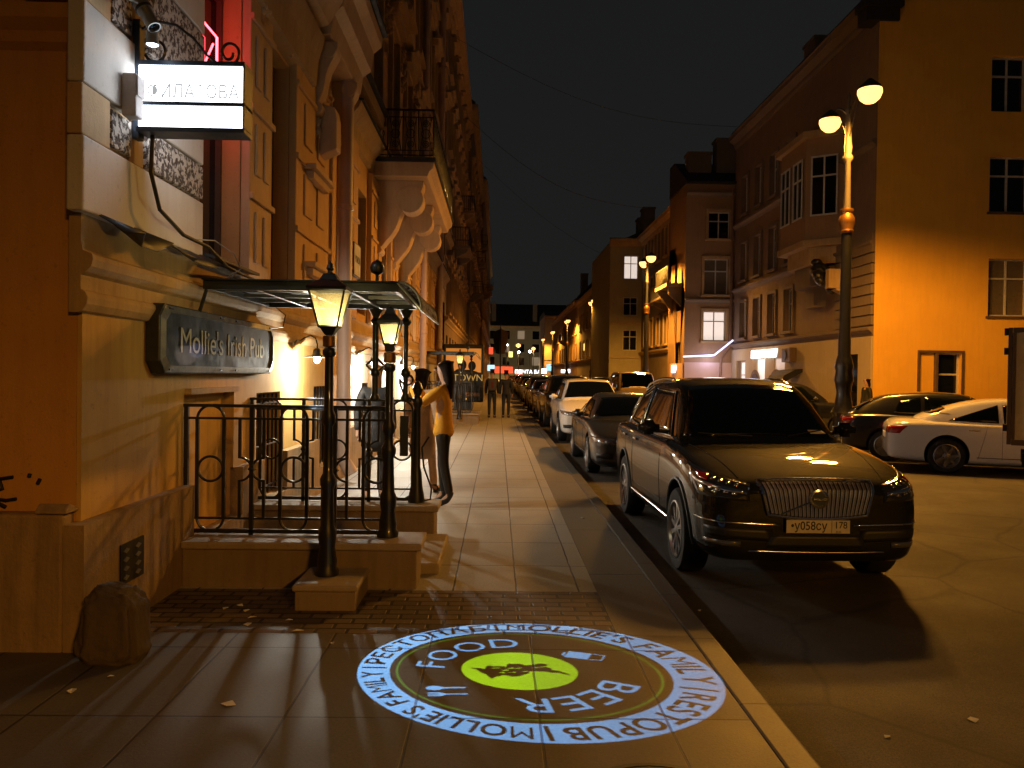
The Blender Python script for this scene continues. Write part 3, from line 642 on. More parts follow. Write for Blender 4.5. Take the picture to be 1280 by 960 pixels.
# street front of that house, running away from the camera
mR = Matrix(((0, -1, 0, XR), (1, 0, 0, 27.52), (0, 0, 1, 0), (0, 0, 0, 1)))
w = []
for i, y in enumerate((1.2, 7.6, 9.8, 12.0, 14.2)):
    if i == 0: pass
    for z, h in ((3.75, 1.9), (6.8, 2.0), (10.3, 2.0)):
        if i == 0: continue
        w.append((y, y + 1.0, z, z + h, 'glassdark'))
w += [(14.1, 15.6, 0.4, 2.5, 'room_lit')]
DH = house('dark_house', 'dark stone house beside the yellow gable with a corner bay window', mR, 16.6, -0.2, 15.0, w, 'brick_dark', depth=10, cornices=[(14.2, CORN_BIG, 'facade_shade'), (6.2, CORN_MED, 'facade_shade'), (3.2, CORN_MED, 'facade_shade'), (9.7, CORN_MED, 'facade_shade')],
           surround={'from': 3, 'out': 0.08, 'mat': 'facade_shade'}, roofh=1.8, chimneys=[(2.0, 2.6), (9.0, 2.2)], endwalls=False)
# light-painted ground floor, rusticated edge, oriel with its consoles
MB().box(0.3, 16.5, 0.002, 0.06, -0.1, 3.15).build('painted_ground_floor', 'yellow', DH) if False else None
gfl = MB()
for (a, b) in ((0.0, 1.0), (2.0, 8.3), (9.7, 11.0), (12.2, 14.0), (15.7, 16.55)): gfl.box(a, b, 0.002, 0.07, -0.1, 3.15)
for (a, b) in ((1.0, 2.0), (8.3, 9.7), (11.0, 12.2), (14.0, 15.7)): gfl.box(a, b, 0.002, 0.07, 2.55, 3.15)
gfl.build('painted_ground_floor', 'facade_buff', DH)
for (a, b, lit) in ((1.0, 2.0, 'glassdark'), (8.3, 9.7, 'room_dim'), (11.0, 12.2, 'room_lit')):
    MB().box(a, b, 0.004, 0.02, 0.0, 2.55).build('shop_window', lit, DH)
rq = MB()
for k in range(9): rq.box(0.002, 3.0, 0.002, 0.09 + 0.02 * (k % 2), 3.55 + k * 0.36, 3.55 + k * 0.36 + 0.31)
rq.build('rusticated_courses', 'facade_shade', DH)
for (a, b) in ((3.4, 5.6),): pass
OR = MB().prism([(2.6, 0.002), (6.9, 0.002), (6.1, 1.15), (3.4, 1.15)], 'z', 7.0, 10.9).build('oriel', 'facade_orange', DH)
MB().prism([(2.4, 0.002), (7.1, 0.002), (6.3, 1.35), (3.2, 1.35)], 'z', 10.902, 11.15).prism([(2.5, 0.002), (7.0, 0.002), (6.2, 1.25), (3.3, 1.25)], 'z', 6.75, 6.998).prism([(2.9, 0.002), (6.6, 0.002), (5.9, .9), (3.6, .9)], 'z', 6.1, 6.748).build('oriel_moulding', 'trim', DH)
MB().prism([(3.3, 0.004), (6.2, 0.004), (5.6, .7), (3.9, .7)], 'z', 5.3, 6.098).prism([(4.0, .004), (5.5, .004), (5.2, .4), (4.3, .4)], 'z', 4.5, 5.298).build('oriel_base', 'facade_shade', DH)
for (p, q) in (((3.4, 1.16), (6.1, 1.16)), ((2.62, 0.02), (3.38, 1.14)), ((6.12, 1.14), (6.88, 0.02))):
    P = Vector((p[0], p[1], 0)); Q = Vector((q[0], q[1], 0)); d = (Q - P); L = d.length; d.normalize(); nrm = Vector((-d.y, d.x, 0)) 
    if nrm.y < 0: nrm = -nrm
    mt = Matrix(((d.x, nrm.x, 0, P.x + nrm.x * 0.012), (d.y, nrm.y, 0, P.y + nrm.y * 0.012), (0, 0, 1, 0), (0, 0, 0, 1)))
    k = 2 if L > 2 else 1
    for j in range(k):
        ww = L / k - 0.36
        window_parts(ww, 2.3, 'w', DH, mt @ Matrix.Translation((0.18 + j * L / k, 0.02, 7.9)), 'glassdark', 'frame_white', 0.0)
cb = thing('carved_bracket', 'dark carved beast bracket jutting from the dark house below the bay window', 'bracket', (XR - 0.1, 30.2, 5.6))
bmz = bmesh.new(); rz_ = random.Random(3)
for (x_, y_, z_, s_) in ((0, 0.9, 0, .42), (-0.3, 0.6, .1, .38), (-0.6, 0.3, .2, .34), (-0.8, 0.0, .1, .3), (-0.9, -0.3, -.1, .26), (-0.5, 0.1, -.2, .3), (-0.2, 0.2, -.3, .34), (-0.75, 0.35, .5, .16), (-0.6, 0.5, .55, .14), (-0.95, -0.5, -.3, .16), (-0.2, 0.9, .4, .2), (-.1, 1.3, .1, .3), (-.3, .0, -.55, .2)):
    bmesh.ops.create_icosphere(bmz, subdivisions=2, radius=s_, matrix=Matrix.Translation((x_, y_, z_)) @ Euler((rz_.random(), rz_.random(), rz_.random())).to_matrix().to_4x4() @ Matrix.Diagonal((1, 1.25, .8, 1)))
me_ = bpy.data.meshes.new('body'); bmz.to_mesh(me_); bmz.free(); me_.materials.append(M('iron')); o_ = bpy.data.objects.new('carving', me_); COL.objects.link(o_); o_.parent = cb
MB().box(-0.75, 0.02, -0.9, -0.6, -0.6, 0.1).prism([(0.0, -0.9), (-0.5, -0.65), (0.0, -0.4)], 'y', -0.9, -0.5).build('corbel', 'trim', cb)
# ---------------- the orange building that steps forward
mF = facade_matrix(10.3, 44.15, 0, (1, 0), (0, -1))
fw = [(1.25, 2.45, 9.3, 10.8, 'glassdark'), (1.05, 2.4, 6.2, 8.2, 'curtained'), (1.05, 2.3, 3.65, 5.3, 'room_lit')]
FH = house('orange_house', 'orange corner house stepping forward with a blue lit cornice and shop front', mF, 4.6, -0.2, 12.3, fw, 'facade_orange', depth=4.2, cornices=[(11.6, CORN_MED, 'facade_shade'), (5.7, CORN_MED, 'facade_shade')], surround={'from': 3, 'out': 0.08}, roofh=1.9, chimneys=[(0.4, 2.0), (2.0, 2.8), (3.2, 2.4)], thick=0.25)
MB().box(0.02, 2.75, 0.002, 0.06, -0.1, 2.45).build('painted_shop_wall', 'facade_pink', FH)
def arch_prism(x0, x1, z0, zs, zt, axis='y', a=0.0, b=0.05, n=12):
    mx = (x0 + x1) / 2; r = (x1 - x0) / 2
    pts = [(x0, z0), (x1, z0), (x1, zs)] + [(mx + r * math.cos(math.pi * k / n), zs + (zt - zs) * math.sin(math.pi * k / n)) for k in range(1, n)] + [(x0, zs)]
    return MB().prism(pts, axis, a, b)
arch_prism(0.75, 2.55, 0.0, 1.15, 1.62, 'y', 0.062, 0.10).build('arch_surround', 'facade_shade', FH)
arch_prism(0.92, 2.38, 0.0, 1.05, 1.42, 'y', 0.102, 0.12).build('arch_window', 'glassdark', FH)
for xx in (1.2, 1.9): MB().lathe([(0.0, -0.07), (0.07, 0), (0.0, 0.07)], (xx, 0.16, 1.25), 8).build('window_lamp', emis('shop_lamp', (1, 0.95, 0.85), 12), FH)
MB().tube([(-0.1, 0.3, 2.75), (1.6, 0.3, 2.85), (2.65, 0.25, 3.7)], 0.05, 6).build('led_strip', 'led_blue', FH)
lamp_light('blue_strip_lamp', (11.6, 43.7, 2.7), 30, (0.5, 0.55, 1.0), radius=0.4)
lamp_light('shop_wash_lamp', (11.6, 42.2, 2.4), 60, (1.0, 0.75, 0.65), radius=0.5)
# its long side along the street
mF2 = Matrix(((0, -1, 0, 10.3), (1, 0, 0, 44.17), (0, 0, 1, 0), (0, 0, 0, 1)))
w2 = []
for y in (0.9, 2.6):
    for z, h in ((3.6, 1.8), (6.2, 2.0), (9.2, 1.5)): w2.append((y, y + 1.0, z, z + h, 'glassdark'))
sw = wall_mesh(4.2, -0.1, 12.3, w2, 0.2); so2 = sw.build('street_wall', 'facade_orange', FH); so2.matrix_local = mF.inverted() @ mF2
for q in w2: window_parts(q[1] - q[0], q[3] - q[2], 'w', FH, mF.inverted() @ mF2 @ Matrix.Translation((q[0], 0, q[2])), 'glassdark', 'frame_white', 0.17)
o = MB().box(0.02, 3.3, 0.002, 0.06, -0.1, 2.4).build('painted_shop_wall', 'facade_pink', FH); o.matrix_local = mF.inverted() @ mF2
o = arch_prism(0.9, 2.3, 0.0, 0.95, 1.55, 'y', 0.062, 0.10).build('arch_window', 'glassdark', FH); o.matrix_local = mF.inverted() @ mF2
o = MB().box(0.6, 3.9, 0.0, 0.9, 6.7, 6.9).prism([(0.0, 5.6), (0.0, 6.69), (0.8, 6.69), (0.7, 6.3)], 'x', 0.8, 1.05).prism([(0.0, 5.6), (0.0, 6.69), (0.8, 6.69), (0.7, 6.3)], 'x', 3.3, 3.55).build('balcony', 'facade_shade', FH); o.matrix_local = mF.inverted() @ mF2
r_ = MB()
for k in range(26): r_.box(0.6 + k * 0.128, 0.62 + k * 0.128, 0.85, 0.87, 6.9, 7.8)
r_.box(0.6, 3.9, 0.84, 0.88, 7.8, 7.85); o = r_.build('railing', 'iron', FH); o.matrix_local = mF.inverted() @ mF2
dp2 = MB().tube([(12.82, 43.95, 12.0), (12.82, 43.95, 3.3), (12.3, 43.85, 2.7), (12.2, 43.85, 0.2)], 0.07, 8)
tag(dp2.build('downpipe', plain('dark_pipe', (0.25, 0.14, 0.08), 0.45), smooth=True), 'slim drainpipe in the inner corner between the dark house and the orange house', 'drainpipe')
# ---------------- house row beyond
def right_house(name, label, y0, y1, h, x, wm, floors, step=3.0, ww=1.1, litp=0.0, seed=0, front=True, **k):
    rnd = random.Random(seed); L = y1 - y0; ws = []; yy = 1.2
    while yy < L - ww - 0.6:
        for z in floors: ws.append((yy, yy + ww, z, z + 1.9, 'room_lit' if rnd.random() < litp else 'glassdark'))
        yy += step
    m = Matrix(((0, -1, 0, x), (1, 0, 0, y0), (0, 0, 1, 0), (0, 0, 0, 1)))
    return house(name, label, m, L, -0.1, h, ws, wm, depth=12, surround={'from': 2, 'out': 0.07}, cornices=[(h - 0.6, CORN_BIG, 'trim'), (3.2, CORN_MED, 'trim')], **k)
right_house('gabled_house', 'narrow dark house with a pale gable between the orange and olive houses', 48.4, 61.4, 12.2, 11.0, 'facade_shade', (3.8, 6.8, 9.6), 2.4, 1.0, roofh=2.6, balconies=[(1.2, 4.4, 6.6, 1.0)], chimneys=[(5, 2.4)])
OL = right_house('olive_house', 'olive cream house with chimneys, one window lit bright beside the second street lamp', 62.05, 74, 12.2, 10.0, 'facade_olive', (3.8, 6.6, 9.2), 2.8, 1.1, roofh=1.6, chimneys=[(0.8, 2.6), (3.0, 2.2)])
for q in ((0.9, 3.9), (0.9, 6.4), (0.9, 9.0)):
    pass
mO = facade_matrix(9.6, 61.9, 0, (1, 0), (0, -1))
# its camera-facing return wall
OR2 = wall_mesh(4.6, -0.1, 12.0, [(0.9, 2.0, 3.6, 5.2), (0.9, 2.0, 6.3, 7.7), (0.9, 2.0, 9.1, 10.9)], 0.2)
MOL = Matrix(((0, -1, 0, 10.0), (1, 0, 0, 62.05), (0, 0, 1, 0), (0, 0, 0, 1)))
mO = facade_matrix(8.7, 61.5, 0, (1, 0), (0, -1))
o = OR2.build('return_wall', 'facade_olive', OL); o.matrix_local = MOL.inverted() @ mO
for (z, h, lit) in ((3.6, 1.6, 'glassdark'), (6.3, 1.4, 'glassdark'), (9.1, 1.8, 'room_lit')):
    window_parts(1.1, h, 'w', OL, MOL.inverted() @ mO @ Matrix.Translation((0.9, 0, z)), lit, 'frame_white', 0.15)
o = MB().prism([(0.002, 11.6), (0.25, 11.9), (0.3, 12.15), (-0.2, 12.3)], 'x', -0.2, 4.7).box(-0.05, 4.6, 0.002, 0.10, 5.6, 5.75).box(-0.05, 4.6, 0.002, 0.08, 3.0, 3.1).build('cornice', 'trim', OL); o.matrix_local = MOL.inverted() @ mO
o = MB().box(-0.15, -0.0, -12, 0.0, -0.1, 12.0).build('corner_side', 'facade_olive', OL); o.matrix_local = MOL.inverted() @ mO
right_house('buff_house', 'long buff house with dark roof behind the third street lamp', 74.05, 100, 10.6, 9.95, 'facade_buff', (3.7, 6.9), 3.4, 1.3, roofh=3.6, chimneys=[(6, 4.4), (18, 4.2)])
right_house('brown_house', 'brown house between the buff house and the pale round corner house', 100.05, 148, 11.0, 9.95, 'facade_orange', (3.7, 6.9), 4.2, 1.5, roofh=3.6, chimneys=[(9, 4.4)], balconies=[(14, 19, 6.6, 1.0)])
mE = facade_matrix(9.2, 158, 0, (1, 0), (0, -1))
EH = house('pale_corner_house', 'pale corner house with bright lit ground floor at the far junction', mE, 9.0, -0.1, 13.4, [(2.0, 3.4, 8.6, 11.4), (2.0, 3.4, 5.2, 8.0), (5.6, 7.0, 8.6, 11.4), (5.6, 7.0, 5.2, 8.0), (2.0, 3.6, 1.0, 3.4, 'room_dim')], 'facade_buff', depth=20, cornices=[(12.6, CORN_BIG, 'trim'), (4.4, CORN_MED, 'trim')], surround={'from': 2, 'out': 0.1}, roofh=1.0)
mF3 = facade_matrix(-26, 232, 0, (1, 0), (0, -1))
ws = []
for i in range(13):
    for z in (4.2, 8.0, 11.8): ws.append((1.5 + i * 4.3, 3.6 + i * 4.3, z, z + 2.5, 'room_dim' if (i * 7 + int(z)) % 5 == 0 else 'glassdark'))
house('far_house', 'long dim house closing the far end of the street under a black roof', mF3, 58, -0.1, 15.6, ws, 'facade_olive', depth=14, cornices=[(15.0, CORN_BIG, 'trim')], roofh=7.0, roofback=8, chimneys=[(12, 6), (24, 6.6), (36, 6.3), (46, 6.5)], bars=False)
# ================================================================ street lamps
def street_lamp(y, label, near, idx):
    root = thing('street_lamp', label, 'street lamp', (LAMP_X, y, 0.0), group='twin globe lamps along the right pavement')
    H = 8.55; n = 16 if near else 8
    MB().lathe([(0.34, 0), (0.34, 0.12), (0.26, 0.2), (0.24, 0.7), (0.30, 0.8), (0.22, 0.95), (0.17, 1.3), (0.20, 1.5), (0.235, 1.62), (0.20, 1.85), (0.23, 1.95), (0.20, 2.1), (0.155, 2.25), (0.15, 2.7), (0.14, 2.75), (0.125, 5.2), (0.125, 5.3)], n=n).build('lower_post', 'iron', root, smooth=near)
    MB().lathe([(0.13, 5.302), (0.17, 5.36), (0.15, 5.42), (0.19, 5.55), (0.19, 5.68), (0.13, 5.8), (0.16, 5.86), (0.15, 5.92)], n=n).build('post_collar', 'brass', root, smooth=near)
    MB().lathe([(0.085, 5.922), (0.07, 7.1), (0.12, 7.16), (0.12, 7.22), (0.08, 7.3), (0.10, 7.45), (0.08, 7.6), (0.055, 8.3), (0.09, 8.36), (0.09, 8.42), (0.03, 8.5), (0.04, 8.75), (0.0, 8.85)], n=n).build('upper_post', plain('grey_post_paint', (0.10, 0.085, 0.06), 0.5) if idx == 0 else MATS['darksteel'], root, smooth=near)
    for sgn in (-1, 1):
        a = MB(); pts = []
        for k in range(9):
            t = k / 8; pts.append((0, sgn * (0.06 + 1.05 * t), 8.30 + 0.35 * math.sin(t * math.pi * 0.75)))
        a.tube(pts, 0.025, 6)
        a.tube([(0, sgn * 0.06, 7.7), (0, sgn * 0.3, 8.1), (0, sgn * 0.55, 8.45)], 0.015, 5)
        ao = a.build('arm', 'iron', root, smooth=True)
        yc = sgn * 1.13; zc = 8.42
        MB().lathe([(0.05, zc + 0.34), (0.12, zc + 0.28), (0.25, zc + 0.16), (0.27, zc + 0.10), (0.26, zc + 0.09)], (0, yc, 0), n).build('lamp_hood', 'darksteel', ao, smooth=near)
        MB().lathe([(0.275, zc + 0.088), (0.28, zc), (0.23, zc - 0.13), (0.13, zc - 0.22), (0.0, zc - 0.26)], (0, yc, 0), n).build('globe', 'glow_sodium' if near else 'glow_sodium_far', ao, smooth=True)
        if near or sgn < 0:
            lo = lamp_light('lamp_glow', (LAMP_X, y + (yc if near else 0), zc - 0.30), K_LAMP * (1.2 if idx == 9 else 1 if idx == 0 else 1.3), SODIUM, 'SPOT', 0.38, rad(168), (0, 0, 0), 0.35)
    return root
lbl = ['nearest twin globe street lamp, rising behind the black cars at the yellow gable', 'second twin globe street lamp, beside the bright window of the olive house', 'third twin globe street lamp, before the buff house', 'fourth twin globe street lamp down the right row', 'fifth twin globe street lamp down the right row', 'farthest twin globe street lamp of the right row, by the pale corner house']
for i, y in enumerate(LAMP_Y): street_lamp(y, lbl[i], i < 2, i)
# the same row continues behind the camera: its light comes from there
for yb in (-15,):
    street_lamp(yb, 'twin globe street lamp of the same row behind the viewer', True, 9)
# small far lights at the junction
def far_lamp(x, y, z, mat, r=0.3, label='', name='far_lamp'):
    root = thing(name, label, 'street lamp', (x, y, 0))
    MB().lathe([(0.12, 0), (0.06, z - 0.3)], n=6).build('post', 'iron', root)
    MB().lathe([(0.0, z - r), (r, z - r * 0.3), (r, z + r * 0.4), (0.0, z + r)], n=10).build('globe', mat, root, smooth=True)
far_lamp(8.2, 185, 7.6, 'glow_sodium_far', 0.45, 'distant orange lamp left of the pale corner house'); far_lamp(5.2, 205, 9.0, 'glow_sodium_far', 0.6, 'distant double bright lamp above the junction'); far_lamp(8.6, 215, 7.8, 'glow_cool', 0.35, 'distant white lamp right of the double lamp')
far_lamp(5.6, 215, 7.6, 'glow_cool', 0.3, 'distant small white lamp over the far junction'); far_lamp(2.0, 190, 8.6, 'glow_cool', 0.3, 'distant pale lamp left of the double lamp')
for (x_, y_) in ((8.2, 185), (5.2, 205), (-3, 212)): lamp_light('lamp_glow', (x_, y_, 7.0), 9000, (1.0, 0.62, 0.22), 'SPOT', 0.4, rad(168), (0, 0, 0), 0.35)
def far_sign(x, y, z, w, h, mat, label, cat='sign'):
    o = MB().box(-w / 2, w / 2, -0.1, 0.1, -h / 2, h / 2).build('shop_sign', mat, bevel=0.03); o.location = (x, y, z)
    tag(o, label, cat)
far_sign(1.2, 180, 2.6, 4.4, 1.5, 'sign_red', 'glowing red awning sign at the far end of the street'); far_sign(4.9, 182, 2.2, 1.6, 1.1, 'sign_red', 'small red sign left of the white lettering')
far_sign(-0.5, 60, 2.1, 0.55, 0.45, 'sign_cyan', 'pale blue lit sign above the walking couple'); far_sign(10.0, 150, 3.0, 1.7, 1.2, 'sign_cyan', 'blue square road sign before the pale corner house')
far_sign(9.93, 92, 4.9, 0.12, 0.8, 'sign_yellow', 'yellow lit plate on the buff house'); far_sign(9.85, 84, 1.9, 0.2, 1.2, 'sign_blue', 'deep blue lit sign at the foot of the buff house')
far_sign(9.4, 70, 1.5, 1.1, 1.3, 'screen', 'pale lit shop window poster before the olive house'); far_sign(11, 157.8, 3.0, 2.0, 0.8, 'sign_white', 'white lit sign on the pale corner house')
far_sign(-1.3, 150, 6.0, 0.8, 1.3, 'sign_red', 'tiny red sign high at the end of the left row'); far_sign(3.2, 200, 6.6, 1.0, 1.4, 'sign_yellow', 'small yellow lit window sign across the junction')
far_sign(8.4, 145, 2.3, 0.9, 0.9, 'sign_white', 'small round white sign under the distant lamps')
for i, (x, y, w) in enumerate(((9.7, 110, 2.4), (9.7, 118, 2.2))): far_sign(x, y, 2.2, w * 0.3, 0.5, 'sign_white', ('white shop sign left' if i else 'white shop sign right') + ' of a pair below the brown house')
t = text_obj('shop_lettering', 'ПОЧТА БАНК', 1.15, 'sign_white', None, 0.05, (7.6, 181, 2.2), (rad(90), 0, 0)); tag(t, 'white lit lettering at the far junction', 'sign')
# shop lettering on the right ground floor
t = text_obj('shop_lettering', 'ВСЕМ ПО ВИНУ', 0.50, 'sign_white', None, 0.03, (XR - 0.12, 38.6, 2.78), (rad(90), 0, rad(-90)), sx=0.96, offset=0.012); tag(t, 'overexposed white lettering above the arched shop windows', 'sign')
t = text_obj('shop_lettering', 'БАР', 0.55, 'sign_white', None, 0.03, (10.2, 46.2, 2.05), (rad(90), 0, rad(-90)), offset=0.015); tag(t, 'short white lit word above the purple arch', 'sign')
lamp_light('lettering_glow', (XR - 0.7, 38.6, 2.5), 10, (0.75, 0.8, 1.0), radius=0.4)
for (a, b, lab) in ((36.0, 37.7, 'arched shop window nearer the dark awning'), (39.2, 40.6, 'arched shop window under the white lettering')):
    root = thing('arch_window', lab, 'window', (XR - 0.072, (a + b) / 2, 0))
    h = (b - a) / 2
    q = [( -h - 0.14, 0.0), (h + 0.14, 0.0)]; n_ = 12
    def arcpts(hh, zs, top): return [(-hh, 0.0), (hh, 0.0), (hh, zs)] + [(hh * math.cos(math.pi * k / n_), zs + top * math.sin(math.pi * k / n_)) for k in range(1, n_)] + [(-hh, zs)]
    MB().prism(arcpts(h + 0.16, 1.1, 0.95), 'x', -0.04, 0.0).build('arch_surround', 'facade_shade', root)
    MB().prism(arcpts(h - 0.02, 1.1, 0.75), 'x', -0.06, -0.042).build('pane', 'glassdark', root)
    for yy in (-0.35, 0.3): MB().lathe([(0, -0.08), (0.08, 0), (0, 0.08)], (-0.14, yy, 1.35), 8).build('hanging_lamp', emis('shop_lamp', (1, 0.95, 0.85), 12), root)
    MB().box(-0.085, -0.065, -0.2, 0.25, 0.3, 1.1).build('lit_shelf', 'room_lit', root)
aw = thing('awning', 'dark half-round awning over a doorway in the pale ground floor', 'awning', (XR - 0.07, 34.6, 0))
MB().prism([(0.0, 2.05), (-0.35, 2.0), (-0.8, 1.75), (-0.95, 1.45), (-0.9, 1.4), (0.0, 1.9)], 'y', -0.9, 0.9).build('canvas', 'cloth_black', aw)
MB().tube([(-0.9, -0.85, 1.42), (0, -0.85, 0.9)], 0.02, 5).tube([(-0.9, 0.85, 1.42), (0, 0.85, 0.9)], 0.02, 5).build('strut', 'iron', aw)
ac = thing('air_conditioner', 'brown air conditioner box on the wall above the dark awning', 'air conditioner', (XR - 0.08, 34.9, 2.35))
MB().box(-0.3, 0, -0.5, 0.5, 0, 0.62).build('case', 'frame_brown', ac, bevel=0.02); MB().lathe([(0.22, 0), (0.22, 0.02), (0.05, 0.03)], (-0.325, 0.1, 0.31), 14, 'x').build('fan_grille', 'blackplastic', ac)
# overhead cable
tag(MB().tube([(-2.4, 55 + k * 0.0, 20.0 - 1.3 * math.sin(math.pi * k / 10) - 0.55 * k) if False else (-2.4 + 1.24 * k, 55, 19.2 - 1.5 * math.sin(math.pi * k / 10) - 0.6 * k) for k in range(11)], 0.012, 4).build('overhead_cable', 'wirecoat'), 'thin cable slung across the street against the night sky', 'cable')
for k_, (yc_, za_, zb_) in enumerate(((38.0, 17.6, 14.5), (71.0, 21.0, 11.5))):
    tag(MB().tube([(-2.4 + 1.5 * q, yc_ + 0.3 * q, za_ + (zb_ - za_) * q / 10 - 1.2 * math.sin(math.pi * q / 10)) for q in range(11)], 0.010, 4).build('overhead_cable', 'wirecoat'), ['thin sagging cable high over the road, nearest of the cables', 'thin cable farthest down the street, running to the olive house roof'][k_], 'cable')
# flagged pole far off
fp = thing('flag_pole', 'dark pole with drooping striped banners at the far end of the left pavement', 'flag pole', (0.3, 95, 0))
MB().lathe([(0.10, 0), (0.06, 7.5), (0.0, 7.7)], n=8).build('pole', 'iron', fp)
for sg in (-1, 1): MB().prism([(sg * 0.05, 7.0), (sg * 0.95, 6.6), (sg * 0.8, 5.2), (sg * 0.55, 4.1), (sg * 0.1, 4.0)], 'y', -0.03, 0.03).build('banner', 'cloth_navy' if sg < 0 else 'cloth_beige', fp)
# ================================================================ pub stair entrance: low walls, railings, lamps, canopy
def porch_wall(y, label, group=None):
    root = thing('porch_wall', label, 'low wall', (0, y, 0), group=group)
    MB().box(XF + 0.122, -0.60, 0.03, 0.43, -0.01, 0.29).build('wall', 'stone', root, bevel=0.012)
    MB().box(XF + 0.122, -0.56, 0.0, 0.48, 0.293, 0.35).build('coping', 'trim_stone', root, bevel=0.012)
    return root
MATS['trim_stone'] = stucco('worn_coping_stone', (0.34, 0.27, 0.17), (0.15, 0.11, 0.07), 0.8, rough=0.6, bscale=45, bstr=0.4)
PW1 = porch_wall(6.07, 'low stone wall with worn coping, nearest, under the front black railing', 'stone walls of the pub stair')
PW2 = porch_wall(7.80, 'second low stone wall, behind the front railing, by the standing people', 'stone walls of the pub stair')
def railing(y, label, group=None, x0=XF + 0.05, x1=-0.86):
    root = thing('railing', label, 'railing', (0, y, 0.35), group=group)
    m = MB(); zb, z2, z3, zt = 0.03, 0.13, 0.92, 1.02; T = 0.016
    for z, t in ((zb, T), (z2, 0.009), (z3, 0.009)): m.box(x0, x1, -t, t, z - t, z + t)
    m.box(x0 - 0.05, x1, -0.022, 0.022, zt - 0.012, zt + 0.012)
    m.build('rail_bars', 'iron', root, bevel=0.002)
    P = (x1 - x0) / 2.5; r = 0.098; zc = 0.52
    cs = [x0 + 0.19 + 0.655 * k for k in range(3)]; ps = [x0 + 0.515 + 0.655 * k for k in range(2)]
    for c in cs:
        f = MB().box(c - 0.105 - T * .8, c - 0.105 + T * .8, -T * .8, T * .8, z2, z3).box(c + 0.105 - T * .8, c + 0.105 + T * .8, -T * .8, T * .8, z2, z3)
        f.arc((c, 0, z3 - 0.005), 0.105, 0, math.pi, th=0.011); f.arc((c, 0, z2 + 0.005), 0.105, math.pi, 2 * math.pi, th=0.011)
        f.build('oval_panel', 'iron', root)
        MB().arc((c, 0, zc), r, 0, 2 * math.pi, th=0.011, n=24).build('ring', 'iron', root)
    for p in ps:
        g = MB().box(p - T, p + T, -T, T, -0.02, zt)
        for s in (-1, 1):
            e = p + s * 0.095
            g.box(e - T * .7, e + T * .7, -T * .7, T * .7, z2, zc - 0.085); g.box(e - T * .7, e + T * .7, -T * .7, T * .7, zc + 0.085, z3)
            a0, a1 = (-math.pi / 2, -3 * math.pi / 2) if s > 0 else (-math.pi / 2, math.pi / 2)
            g.arc((e, 0, zc), 0.092, a0, a1, th=0.010)
        g.lathe([(0.0, -0.035), (0.035, 0), (0.0, 0.035)], (p, 0, zc), 8)
        g.build('baluster', 'iron', root)
    MB().box(x0 - T, x0 + T, -T, T, 0, zt).build('end_post', 'iron', root)
    h = MB()
    for z in (zt, z3, zc): h.box(XF - 0.02, x0 - 0.001 if z != zt else x0 - 0.051, -0.01, 0.01, z - 0.009, z + 0.009)
    h.build('wall_ties', 'iron', root)
    return root
RL1 = railing(6.36, 'front black iron railing of rings and ovals, nearest to the viewer', 'iron railings of the pub stair')
RL2 = railing(8.05, 'rear black iron railing of rings and ovals, on the second low wall', 'iron railings of the pub stair')
